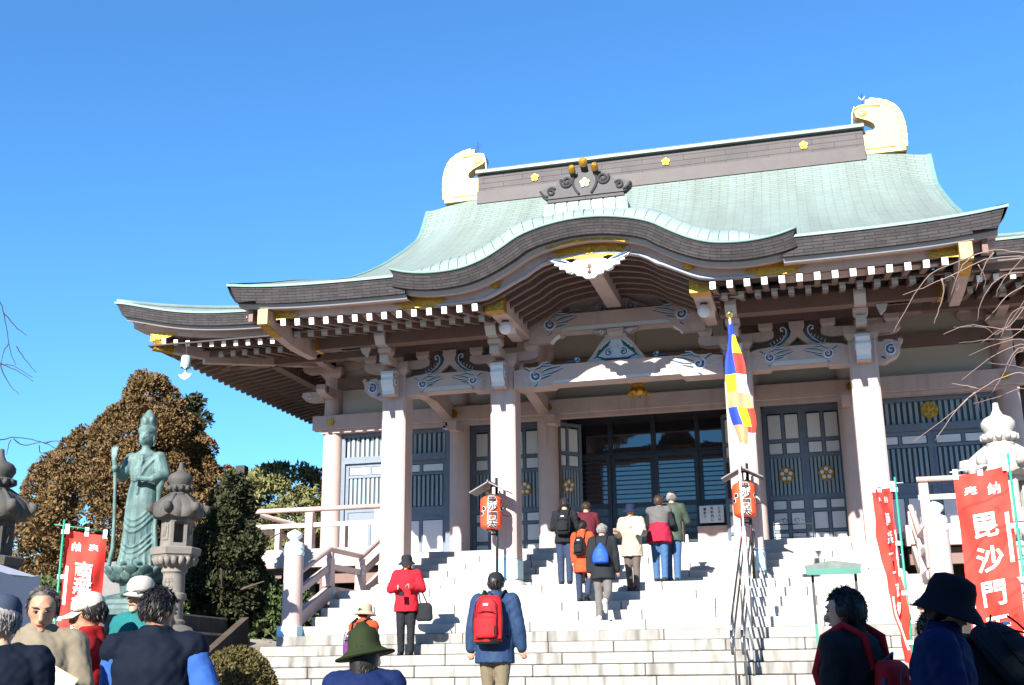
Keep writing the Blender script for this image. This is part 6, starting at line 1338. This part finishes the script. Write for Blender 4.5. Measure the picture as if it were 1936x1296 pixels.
# ================================================================ people
SKIN = mat('skin', (.48, .27, .18), .55, .06, 8); SKIN_D = mat('tanned_skin', (.36, .19, .12), .55, .06, 8); LIP = mat('lip', (.26, .08, .06), .5, .05); EYE = mat('eye_dark', (.012, .01, .01), .3, .05)
HAIRB = mat('black_hair', (.012, .010, .010), .5, .3, 40); HAIRG = mat('grey_hair', (.20, .19, .18), .6, .3, 40); HAIRBR = mat('brown_hair', (.045, .026, .018), .5, .3, 40)
def cloth(name, c, rough=.8, var=.12, **k): return mat(name, c, rough, var, 5, .12, 160, spec=.10, **k)
def rot_lean(p, hz, L): y, z = p[1], p[2]-hz; return Vector((p[0], y*math.cos(L)+z*math.sin(L), hz-y*math.sin(L)+z*math.cos(L)))
HANG = lambda out=.12, fwd=.05: ((out, fwd, -1), (out*.4, fwd+.12, -1))
def person(label, loc, heading, H, jacket, trousers, shoes=None, hair=None, hat=None, lean=0.0, head=(0, 0), arms=None, legs=((0, 0), (0, 0)), hem=.12, bulk=1.0, sleeves=None, skirt=None, skin=None, vox=.015, collar=None, flare=1.06, long_hair=0.0, bald=False, hatm=None, folds=.0075, glasses=False, seed=1, jname='jacket', hline=.052):
    s = H/1.65; root = thing('person', label, 'person', loc, heading); shoes = shoes or cloth('black_shoe', (.02, .02, .022), .5); skin = skin or SKIN; rr = random.Random(seed)
    hz = .88; T_ = lambda p: rot_lean(p, hz, lean)
    arms = arms or (HANG(), HANG())
    body = Body(); jk = Body(); sl = Body() if sleeves is not None else jk
    # --- legs and feet
    for i, sx in enumerate((-1, 1)):
        th, kn = legs[i]; hipp = Vector((sx*.085, 0, hz)); kd = Vector((0, math.sin(th), -math.cos(th))); knee = hipp+kd*.41; ad = Vector((0, math.sin(th-kn), -math.cos(th-kn))); ank = knee+ad*.40
        body.cap(hipp, knee, .098*bulk, .075, 0); body.cap(knee, ank, .073, .060, 0); body.cap(ank+Vector((0, 0, .02)), ank-ad*.02, .064, .064, 0)
        fa = (th-kn)*.9; fd = Vector((0, math.cos(fa), math.sin(fa))); up_ = Vector((0, -math.sin(fa), math.cos(fa)))
        heel = ank-fd*.055-up_*.035; toe = ank+fd*.15-up_*.042; body.cap(heel, toe, .042, .034, 1); body.cap(ank-up_*.03, toe-fd*.05+up_*.012, .045, .036, 1)
    body.loft([(hz-.06, .15, .115, 0, 0), (hz+.04, .165, .125, 0, 0), (hz+.14, .15, .11, 0, 0)], 0)
    M = Matrix.Translation((0, 0, hz)) @ Matrix.Rotation(-lean, 4, 'X') @ Matrix.Translation((0, 0, -hz))
    # --- neck and head frame
    nb = T_((0, -.005, 1.38)); hc = T_((0, .02, 1.535)); Hm = Matrix.Translation(hc) @ Matrix.Rotation(head[1], 4, 'Z') @ Matrix.Rotation(-(lean*.55+head[0]), 4, 'X')
    body.cap(T_((0, -.01, 1.20)), nb, .11, .07, 2); body.cap(nb, hc-Vector((0, 0, .04)), .055, .052, 2)
    hv = lambda *p: Hm @ Vector(p)
    body.ell((0, 0, .015), (.076, .095, .105), 2, Hm); body.ell((0, .028, -.05), (.058, .062, .062), 2, Hm); body.cap(hv(0, .088, .02), hv(0, .116, -.024), .010, .018, 2); body.cap(hv(-.018, .088, -.055), hv(.018, .088, -.055), .012, .012, 2); body.ell((0, .075, -.095), (.028, .025, .018), 2, Hm)
    for sx in (-1, 1): body.ell((sx*.078, -.005, -.008), (.012, .022, .032), 2, Hm); body.ell((sx*.03, .083, .038), (.026, .012, .010), 2, Hm)
    # --- arms, hands
    for i, sx in enumerate((-1, 1)):
        a, c = arms[i]; sh = T_((sx*.172*bulk**.5, -.005, 1.345)); ra = Matrix.Rotation(-lean, 3, 'X')
        u = (ra @ Vector((sx*a[0], a[1], a[2]))).normalized(); w = (ra @ Vector((sx*c[0], c[1], c[2]))).normalized(); el = sh+u*.275; wr = el+w*.235
        sl.cap(sh+u*(.03 if sl is not jk else 0), el, (.070 if sl is not jk else .078)*bulk, .064*bulk, 0); sl.cap(el, wr, .064*bulk, .050*bulk, 0); jk.cap(T_((sx*.08, 0, 1.385)), sh, .06, (.075 if sl is jk else .086)*bulk, 0)
        body.cap(sh, el, .05, .042, 2); body.cap(el, wr+w*.02, .042, .028, 2)
        pm = wr+w*.07; side = w.cross(Vector((0, 1, 0)) if abs(w.y) < .8 else Vector((0, 0, 1))).normalized(); nrm = side.cross(w).normalized()
        body.cap(wr+w*.03-side*.018, pm-side*.018, .018, .017, 2); body.cap(wr+w*.03+side*.016, pm+side*.018, .018, .017, 2)
        for k in range(4):
            o = side*(-.028+.019*k); L_ = (.060, .072, .068, .052)[k]; p0 = pm+o; p1 = p0+w*L_*.5+nrm*.012; body.cap(p0, p1, .0095, .009, 2, 8); body.cap(p1, p1+w*L_*.4+nrm*.026, .009, .008, 2, 8)
        tb_ = wr+w*.03-side*.03*sx; body.cap(tb_, tb_+w*.045-side*.022*sx+nrm*.012, .011, .009, 2, 8)
    me = body.grow('body', [trousers, shoes, skin], .0105 if vox < .014 else .0125, 3, folds*.45, seed); bo = link('body', me, root)
    # --- jacket
    bk = bulk; hb = hz-hem
    jk.loft([(hb, .185*bk*flare, .145*bk*flare, 0, 0), (hb+.10, .180*bk*flare, .14*bk*flare, 0, 0), (hz+.10, .175*bk, .132*bk, 0, 0), (1.10, .182*bk, .135*bk, 0, 0), (1.25, .195*bk, .14*bk, 0, -.005), (1.36, .185*bk, .115*bk, 0, -.01), (1.41, .11, .085, 0, -.008), (1.43, .07, .065, 0, -.004)], 0, M)
    if collar is not None: jk.loft([(1.39, .09, .085, 0, -.005), (1.45, .082, .08, 0, .0), (1.462, .078, .076, 0, .0)], 2, M)
    mats = [jacket, jacket, collar or jacket]
    if sl is not jk: link('sleeves', sl.grow('sleeves', [sleeves], vox, 3, folds, seed+5), root)
    link(jname, jk.grow(jname, mats, vox, 3, folds, seed+3), root)
    if skirt is not None:
        sk = Body(); sk.loft([(hb-.16, .25, .20, 0, 0), (hb+.05, .225, .18, 0, 0), (hz+.16, .19, .148, 0, 0), (hz+.22, .186, .145, 0, 0)], 0, M); link('wrap_skirt', sk.grow('wrap_skirt', [skirt], vox, 2, folds*1.6, seed+9), root)
    # --- hair
    if hair is not None:
        q = B(); q.sphere((0, 0, 0), .088, .106, .112, 26, 20); nv = []
        for v in q.v:
            x, y, z = v; f_ = 1.0
            if bald and z > .045: f_ = .86
            face = y > .035 and z < hline
            ear = abs(x) > .05 and z < -.05 and y > -.02
            if face or ear or z < -.085-long_hair: f_ = .80
            w = 1+.025*math.sin(37*x+11*z)*math.cos(29*y)
            p = Vector((x*f_*w, y*f_*w-.008, z*f_*w+.018))
            if long_hair and z < 0 and y < .03: p.z -= long_hair*min(1, -z/.1); p.x *= 1.06; p.y *= 1.02
            nv.append(tuple(Hm @ p))
        q.v = nv; ho = q.obj('hair', hair, root, True)
        r_ = np.random.default_rng(seed); d_ = r_.normal(0, 1, (1500, 3)); d_ /= np.linalg.norm(d_, axis=1)[:, None]; d_ = d_[(d_[:, 2] > -.62) & ~((d_[:, 1] > .30) & (d_[:, 2] < .50+(hline-.052)*9)) & ~((abs(d_[:, 0]) > .55) & (d_[:, 2] < -.40) & (d_[:, 1] > -.15))]
        if bald: d_ = d_[d_[:, 2] < .42]
        if hat: d_ = d_[d_[:, 2] < .10]
        pp_ = d_*np.array([.089, .107, .113])+np.array([0, -.008, .018]); pp_[:, 2] -= long_hair*np.clip(-d_[:, 2]*1.1, 0, 1)*(d_[:, 1] < .3); dn_ = np.array([0, -.25, -1.0])-d_*((np.array([0, -.25, -1.0])*d_).sum(1))[:, None]+d_*.22
        Hn = np.array(Hm); pw = pp_@Hn[:3, :3].T+Hn[:3, 3]; dw = dn_@Hn[:3, :3].T
        stuff(link('hair_strands', leaf_mesh('hair_strands', pw, dw, .045, .16, hair, .25, seed), ho))
    # --- hats
    if hat:
        q = B(); q2 = None; hm = hatm
        if hat == 'cap':
            q.lathe([(.094, .028), (.097, .05), (.092, .09), (.072, .122), (.04, .138), (.004, .142)], 22, sx=.92, sy=1.1, M=Hm); q2 = B()
            rows = []
            for t in np.linspace(0, 1, 6): rows.append([tuple(Hm @ Vector((.082*math.sin(a)*(1-.05*t), .098*math.cos(a)+.085*t*math.cos(a*.72), .036-.022*t-.02*abs(math.sin(a)))) ) for a in np.linspace(-1.25, 1.25, 13)])
            q2.grid(rows); q2.grid([[(p[0], p[1], p[2]-.004) for p in r] for r in rows])
        elif hat == 'beanie': q.lathe([(.092, -.02), (.098, .0), (.099, .03), (.095, .07), (.078, .11), (.045, .132), (.004, .138)], 22, sx=.94, sy=1.1, M=Hm)
        elif hat == 'bucket': q.lathe([(.165, -.022), (.163, -.018), (.104, .028), (.101, .04), (.098, .085), (.082, .128), (.05, .142), (.004, .145)], 26, sx=.97, sy=1.05, M=Hm, mod=lambda a, z: 1+(.05*math.sin(3*a+1) if z < 0 else 0))
        elif hat == 'floppy': q.lathe([(.150, -.045), (.147, -.038), (.125, .0), (.108, .035), (.106, .06), (.102, .10), (.088, .14), (.05, .158), (.004, .162)], 28, sx=.98, sy=1.12, M=Hm, mod=lambda a, z: 1+((.05*math.sin(2*a+.6)+.18*max(0, math.sin(a))**2) if z < .01 else .02*math.sin(4*a)))
        elif hat == 'felt': q.lathe([(.19, -.02), (.188, -.01), (.15, .0), (.112, .03), (.106, .06), (.10, .11), (.088, .15), (.055, .165), (.03, .20), (.004, .205)], 28, sx=.98, sy=1.05, M=Hm @ Matrix.Rotation(rad(-10), 4, 'Y'), mod=lambda a, z: 1+(.10*math.sin(2*a+2.2) if z < .01 else .02*math.sin(5*a)))
        o = q.obj('hat', hm, root, True)
        if q2: q2.obj('hat_brim', hm, o, True)
    # --- face details
    for sx in (-1, 1):
        q = B(); q.sphere((sx*.031, .088, .016), .017, .008, .0055, 8, 6, 0, Hm); q.obj('eye', EYE, root, True)
        q = B(); q.tube([tuple(Hm @ Vector(p)) for p in ((sx*.014, .097, .036), (sx*.034, .095, .042), (sx*.054, .080, .036))], [.003, .0045, .003], 5); q.obj('eyebrow', hair or HAIRB, root, True)
    q = B(); q.sphere((0, .100, -.056), .026, .006, .006, 8, 6, 0, Hm); q.obj('mouth', LIP, root, True)
    if glasses:
        q = B()
        for sx in (-1, 1): q.tube([tuple(Hm @ Vector((sx*.034+.026*math.cos(w), .104, .016+.019*math.sin(w)))) for w in np.linspace(0, 6.283, 15)], .0028, 5); q.tube([tuple(Hm @ Vector(p)) for p in ((sx*.06, .100, .02), (sx*.082, 0, .018))], .0025, 5)
        q.obj('glasses', IRON, root)
    for ch in root.children: ch.scale = (s, s, s)
    root['_s'] = s
    return root, M, s
def strip_id(root): 
    if '_s' in root: del root['_s']
def backpack(label, per, col, trim, w=.30, h=.46, d=.17, z=1.08, strap=None, sack=False, extra=None):
    root, M, s = per; bp = thing('backpack', label, 'backpack', root.location, root.rotation_euler.z)
    y0 = -.145
    q = Body()
    if sack: q.loft([(z-h*.5, w*.36, d*.30, 0, y0-d*.42), (z-h*.44, w*.47, d*.48, 0, y0-d*.45), (z-h*.15, w*.48, d*.48, 0, y0-d*.45), (z+h*.18, w*.34, d*.40, 0, y0-d*.40), (z+h*.40, w*.14, d*.22, 0, y0-d*.30), (z+h*.5, w*.08, d*.16, 0, y0-d*.25)], 0, M)
    else:
        q.loft([(z-h*.5, w*.40, d*.40, 0, y0-d*.45), (z-h*.46, w*.50, d*.52, 0, y0-d*.5), (z-h*.1, w*.52, d*.55, 0, y0-d*.52), (z+h*.25, w*.48, d*.50, 0, y0-d*.5), (z+h*.44, w*.42, d*.42, 0, y0-d*.42), (z+h*.52, w*.26, d*.28, 0, y0-d*.34)], 0, M)
    link('bag_body', q.grow('bag_body', [col], .013, 2, .004, 5), bp)
    if not sack:
        p = Body(); p.loft([(z-h*.40, w*.30, .03, 0, y0-d*1.03), (z-h*.36, w*.38, .045, 0, y0-d*1.03), (z-h*.02, w*.38, .045, 0, y0-d*1.05), (z+h*.05, w*.32, .025, 0, y0-d*1.0)], 0, M); link('front_pocket', p.grow('front_pocket', [trim if extra == 'two' else col], .011, 2), bp)
        t = B()
        for sx in (-1, 1): t.tube([tuple(M @ Vector(v)) for v in ((sx*w*.46, y0-d*.55, z+h*.3), (sx*w*.52, y0-d*.62, z), (sx*w*.48, y0-d*.6, z-h*.45))], .012, 6, flat=.5)
        t.tube([tuple(M @ Vector(v)) for v in ((-.05, y0-d*.3, z+h*.5), (0, y0-d*.5, z+h*.60), (.05, y0-d*.3, z+h*.5))], .009, 6); t.obj('webbing', trim, bp, True)
        for sx in (-1, 1):
            t = B(); t.tube([tuple(M @ Vector(v)) for v in ((sx*w*.20, y0-d*1.06, z+h*.44), (sx*w*.33, y0-d*1.02, z+h*.34), (sx*w*.36, y0-d*1.05, z+h*.10), (sx*w*.38, y0-d*1.0, z-h*.3))], .006, 5); t.obj('zip', trim, bp, True)
        t = B(); t.tube([tuple(M @ Vector(v)) for v in ((-w*.30, y0-d*1.07, z+h*.14), (0, y0-d*1.12, z+h*.16), (w*.30, y0-d*1.07, z+h*.14))], .006, 5); t.obj('zip', trim, bp, True)
        t = B(); t.box(w*.18, w*.36, y0-d*1.17, y0-d*1.0, z-h*.36, z-h*.12, .012, 0, M); t.obj('mesh_pocket', trim, bp)
        t = B(); t.box(-.028, .028, y0-d*1.06-.004, y0-d*1.06, z+h*.28, z+h*.33, 0, 0, M); t.obj('label_patch', PANELW, bp)
        lo = Body(); lo.loft([(z-h*.53, w*.42, d*.42, 0, y0-d*.47), (z-h*.40, w*.53, d*.56, 0, y0-d*.52)], 0, M); link('base_panel', lo.grow('base_panel', [trim], .013, 2), bp)
    for sx in (-1, 1):
        t = B(); pts = [(sx*.085, -.16, z+h*.40), (sx*.10, -.13, 1.40), (sx*.115, -.02, 1.462), (sx*.12, .10, 1.40), (sx*.135, .155, 1.22), (sx*.17, .08, 1.02), (sx*.17, -.10, z-h*.35)]
        t.tube([tuple(M @ Vector(v)) for v in pts], (.022 if not sack else .007), 6, flat=.35 if not sack else 1); t.obj('shoulder_strap', strap or trim, bp, True)
    for ch in bp.children: ch.scale = (s, s, s)
    return bp
# ================================================================ the visitors
c_black = cloth('black_jacket', (.014, .015, .018)); c_navy = cloth('navy_cloth', (.010, .016, .036)); c_dkblue = cloth('dark_blue_trousers', (.028, .04, .075)); c_grey = cloth('grey_trousers', (.12, .112, .108)); c_char = cloth('charcoal_cloth', (.016, .0175, .02))
c_khaki = cloth('khaki_trousers', (.14, .115, .075)); c_maroon = cloth('maroon_stripe_coat', (.085, .014, .022), stretch=(60, 60, .1)); c_red = cloth('red_jacket', (.36, .014, .024)); c_red2 = cloth('deep_red_jacket', (.18, .007, .009)); c_orange = cloth('orange_red_jacket', (.62, .06, .02))
c_cream = cloth('cream_jacket', (.33, .28, .21)); c_beige = cloth('beige_coat', (.17, .145, .105)); c_olive = cloth('dark_olive_jacket', (.045, .062, .045), .5); c_jean = cloth('blue_jeans', (.045, .10, .20)); c_blue = cloth('blue_shell_jacket', (.018, .038, .085), .6)
c_shirt = cloth('blue_shirt', (.028, .085, .29)); c_vest = cloth('navy_vest', (.005, .008, .017)); c_teal = cloth('teal_jacket', (.014, .12, .125)); c_white = cloth('white_cotton', (.42, .40, .35)); c_brown = cloth('brown_trousers', (.10, .08, .07)); c_wrap = cloth('crimson_wrap', (.26, .014, .035)); c_tweed = cloth('grey_knit', (.10, .095, .095)); c_tan = cloth('beige_hat_cloth', (.36, .27, .19)); c_green = cloth('green_felt', (.018, .026, .010)); c_bagred = cloth('red_pack_cloth', (.42, .014, .018), .6); c_bagblue = cloth('blue_sack_cloth', (.02, .07, .38), .5); c_pur = cloth('purple_pack', (.10, .03, .12)); c_royal = cloth('royal_blue_fleece', (.006, .014, .06))
wh = cloth('white_shoe', (.6, .58, .55))
def kstep(k): return nos(k)[1]
# on the landing and the upper steps
A = person('man in black jacket and cap with black backpack praying on the landing, leftmost there', (-.80, -.95, LAND), rad(4), 1.42, c_black, c_dkblue, hair=HAIRB, hat='cap', hatm=c_black, lean=.10, head=(.25, 0), arms=(((.25, .25, -1), (-.3, .9, .2)), ((.25, .25, -1), (-.3, .9, .2))), hem=.10, legs=((.05, .02), (-.04, .06)), seed=1)
backpack('black backpack on the man in black praying on the landing', A, c_black, c_char, .27, .40, .15, 1.12)
A = person('person in maroon striped coat bowing on the landing', (-.50, -.70, LAND), rad(2), 1.40, c_maroon, c_char, hair=HAIRBR, lean=.22, head=(.35, 0), arms=(((.2, .4, -1), (-.4, .9, .3)), ((.2, .4, -1), (-.4, .9, .3))), hem=.22, bulk=1.12, legs=((-.05, .05), (.06, .02)), seed=2)
A = person('small person in orange-red jacket with black backpack climbing behind the maroon coat', (-.34, -1.80, kstep(7)), rad(-6), 1.24, c_orange, c_dkblue, hair=HAIRB, collar=c_red, lean=.06, head=(.15, 0), legs=((.0, .0), (.35, .75)), hem=.30, seed=3)
backpack('small black backpack on the person in the orange-red jacket', A, c_black, c_char, .22, .36, .14, 1.10)
A = person('balding man in charcoal jacket with a blue drawstring sack climbing in mid-stride', (.10, -2.50, kstep(5)), rad(2), 1.42, c_char, c_grey, wh, hair=HAIRG, bald=True, lean=.07, head=(.12, 0), arms=(((.16, -.05, -1), (.05, .05, -1)), ((.18, .1, -1), (.05, .35, -1))), legs=((.10, .05), (-.10, .95)), hem=.20, bulk=1.08, seed=4)
backpack('blue drawstring sack on the back of the balding man', A, c_bagblue, c_black, .30, .36, .15, 1.10, sack=True)
A = person('person in cream jacket and navy hat coming down towards the camera', (.38, -1.42, kstep(8)), rad(172), 1.34, c_cream, c_brown, hair=HAIRB, hat='bucket', hatm=c_navy, head=(.08, rad(10)), arms=(((.30, .25, -1), (-.5, .85, .25)), ((.28, .15, -1), (-.1, .95, .15))), legs=((.10, .05), (-.02, .12)), hem=.22, bulk=1.12, collar=c_white, seed=5)
q = B()
for k in range(4): q.box(-.06, .06, -.004*k, -.004*k-.003, -.02, .16, 0, 0, Matrix.Rotation(rad(-25+17*k), 4, 'Y'))
tag(q.obj('leaflets', c_white, None, loc=(.52, -1.70, 3.22)), 'fan of paper leaflets in the hand of the person in the cream jacket', 'paper')
A = person('woman in grey knit top and crimson wrap over jeans bowing on the landing', (.76, -1.0, LAND), rad(-4), 1.40, c_tweed, c_jean, hair=HAIRBR, lean=.12, head=(.2, 0), arms=(((.22, .4, -1), (-.3, .9, .3)), ((.3, .2, -1), (-.1, .7, -.3))), hem=.0, sleeves=c_char, skirt=c_wrap, legs=((.03, 0), (-.05, .05)), long_hair=.02, seed=6)
A = person('man in dark olive jacket and cap beside the crimson wrap on the landing', (.93, -.72, LAND), rad(-6), 1.49, c_olive, c_jean, hair=HAIRG, hat='cap', hatm=c_black, lean=.12, head=(.2, 0), arms=(((.3, .5, -1), (-.5, .9, .4)), ((.3, .5, -.9), (-.4, .9, .4))), hem=.16, bulk=1.05, legs=((0, 0), (-.10, .0)), seed=7)
A = person('woman in red jacket and dark brimmed hat looking at her phone on the stair', (-2.62, -3.46, kstep(2)), rad(186), 1.40, c_red, c_char, hair=HAIRB, hat='bucket', hatm=c_char, head=(.16, 0), arms=(((.38, .15, -1), (-.75, .85, .12)), ((.38, .15, -1), (-.75, .85, .05))), hem=.16, bulk=1.12, legs=((.04, .02), (.10, .18)), collar=c_black, long_hair=.05, seed=8)
q = B(); q.box(-.035, .035, -.006, .006, -.06, .06, .004, 0, Matrix.Rotation(rad(-55), 4, 'X')); tag(q.obj('mobile_phone', INK, None, loc=(-2.60, -3.74, 2.26)), 'small dark phone held by the woman in the red jacket', 'phone')
bg = thing('shoulder_bag', 'dark grey shoulder bag at the hip of the woman in the red jacket', 'bag', (-2.36, -3.42, 2.05))
q = Body(); q.loft([(-.16, .10, .05, 0, 0), (-.13, .13, .06, 0, 0), (.05, .12, .05, 0, 0), (.10, .08, .03, 0, 0)]); link('bag_body', q.grow('bag_body', [c_char], .012, 2, .004), bg); q = B(); q.tube([(-.06, 0, .08), (-.10, -.02, .35), (-.16, 0, .54), (-.10, .06, .35), (.04, .02, .08)], .009, 6); q.obj('strap', c_black, bg, True)
# on the lower steps
A = person('man in blue shell jacket and black beanie with a big red backpack walking up', (-.08, -7.75, kstep(-3)), rad(-2), 1.55, c_blue, c_khaki, hair=HAIRB, hat='beanie', hatm=c_black, lean=.04, arms=(((.26, -.05, -1), (.10, .10, -1)), ((.26, .05, -1), (.14, .20, -1))), hem=.20, bulk=1.22, collar=c_blue, legs=((.05, .0), (-.08, .1)), flare=1.0, seed=9, vox=.013)
backpack('big red backpack with black straps on the man in the blue shell jacket', A, c_bagred, c_black, .33, .50, .19, 1.13)
A = person('person in beige sun hat and orange vest, half hidden by the green hat', (-1.76, -7.2, kstep(-3)), rad(-22), 1.29, c_orange, c_char, hair=HAIRB, hat='bucket', hatm=c_tan, sleeves=c_beige, head=(.1, 0), collar=c_shirt, hem=.12, bulk=1.08, seed=10)
backpack('purple and dark backpack on the person in the beige sun hat', A, c_pur, c_black, .26, .38, .15, 1.10)
# forecourt, left group
A = person('man in dark navy jacket and grey-blue cap seen from behind at the far left', (-.12, -15.30, GZ), rad(30), 1.40, c_vest, c_navy, hair=HAIRG, hat='cap', hatm=cloth('blue_grey_cap', (.035, .045, .075)), head=(.1, 0), hem=.15, bulk=1.12, seed=11, vox=.012)
A = person('man in beige coat with dark collar looking down at a yellow folder', (-.76, -14.17, GZ), rad(212), 1.52, c_beige, c_char, hair=mat('dark_grey_hair', (.07, .065, .06), .6, .3, 40), hline=.09, head=(.30, 0), skin=SKIN_D, arms=(((.25, .25, -1), (-.55, .9, -.1)), ((.25, .1, -1), (-.3, .6, -.5))), collar=c_navy, hem=.30, bulk=1.12, seed=12, vox=.012)
q = B(); q.box(-.10, .10, -.004, .004, -.14, .14, .003, 0, Matrix.Rotation(rad(28), 4, 'Y')); tag(q.obj('folder', cloth('pale_yellow_card', (.50, .46, .24)), None, loc=(-.52, -14.42, 1.14), rot=(rad(-20), 0, rad(14))), 'pale yellow folder held by the man in the beige coat', 'folder')
A = person('man in deep red jacket and white cap facing left beside the red banner', (-.92, -13.50, GZ), rad(112), 1.53, c_red2, c_navy, hair=HAIRB, hat='cap', hatm=c_white, head=(.18, 0), skin=SKIN_D, arms=(((.12, .25, -1), (-.1, .8, -.2)), ((.12, .2, -1), (0, .7, -.3))), collar=c_red2, hem=.14, bulk=1.1, seed=13, vox=.012)
A = person('smiling elderly person in white cap, glasses and teal jacket below the statue', (-.86, -13.08, GZ+.19), rad(172), 1.46, c_teal, c_char, hair=HAIRG, hat='cap', hatm=c_white, head=(.06, 0), glasses=True, collar=c_cream, seed=14, vox=.013)
A = person('broad man in navy vest and blue shirt seen from behind', (.20, -14.62, GZ), rad(22), 1.47, c_vest, c_char, hair=HAIRB, sleeves=c_shirt, head=(.25, rad(-40)), skin=SKIN_D, arms=(((.10, .12, -1), (.0, .3, -1)), ((.42, -.10, -.9), (-.1, .75, -.6))), collar=c_shirt, hem=.10, bulk=1.14, seed=15, vox=.012)
# forecourt, centre and right
A = person('person in green felt hat with long dark hair and navy top, back to the camera', (1.02, -14.04, GZ-.02), rad(22), 1.28, c_royal, c_navy, hair=HAIRB, hat='felt', hatm=c_green, head=(.05, rad(-20)), long_hair=.22, hem=.12, bulk=1.12, seed=16, vox=.012)
A = person('dark-haired woman with a red and blue backpack standing in the shade', (3.36, -13.78, GZ), rad(60), 1.43, c_char, c_navy, hair=HAIRB, head=(.12, rad(10)), long_hair=.03, collar=c_char, hem=.14, bulk=1.12, seed=17, vox=.012)
backpack('red backpack with blue-grey top on the dark-haired woman', A, c_bagred, cloth('blue_grey_pack', (.05, .065, .11)), .30, .42, .17, 1.06, strap=c_bagred, extra='two')
A = person('person in wide black hat and blue fleece looking down, in the shade at the right', (3.69, -14.20, GZ), rad(-98), 1.43, c_royal, c_navy, hair=HAIRB, hat='floppy', hatm=cloth('black_hat', (.008, .009, .014)), head=(.30, 0), skin=SKIN_D, lean=.10, collar=c_royal, arms=(((.15, .3, -1), (-.2, .9, -.1)), ((.15, .3, -1), (-.2, .9, -.1))), hem=.12, bulk=1.1, long_hair=.02, seed=18, vox=.012)
A = person('stooping person in black quilted jacket with a black backpack at the right edge', (4.08, -13.55, GZ), rad(42), 1.52, c_black, c_char, hair=HAIRB, lean=.75, head=(.5, 0), arms=(((.2, .3, -1), (-.1, .9, -.3)), ((.2, .3, -1), (-.1, .9, -.3))), hem=.10, bulk=1.2, folds=.010, seed=19, vox=.012)
backpack('black backpack on the stooping person at the right edge', A, c_black, c_char, .30, .42, .18, 1.12)
A = person('man in white cap with blue badge and tan jacket behind the wide black hat', (3.94, -11.5, GZ+.10), rad(118), 1.46, c_beige, c_char, hair=HAIRG, hat='cap', hatm=c_white, glasses=True, head=(.05, 0), seed=20)
for o in list(COL.objects):
    if 'scroll' in o.name and o.parent is not None and o.name.split('.')[0] != 'scroll': o['kind'] = 'stuff'
    if '_s' in o: del o['_s']
bpy.data.scenes.remove(TMP)
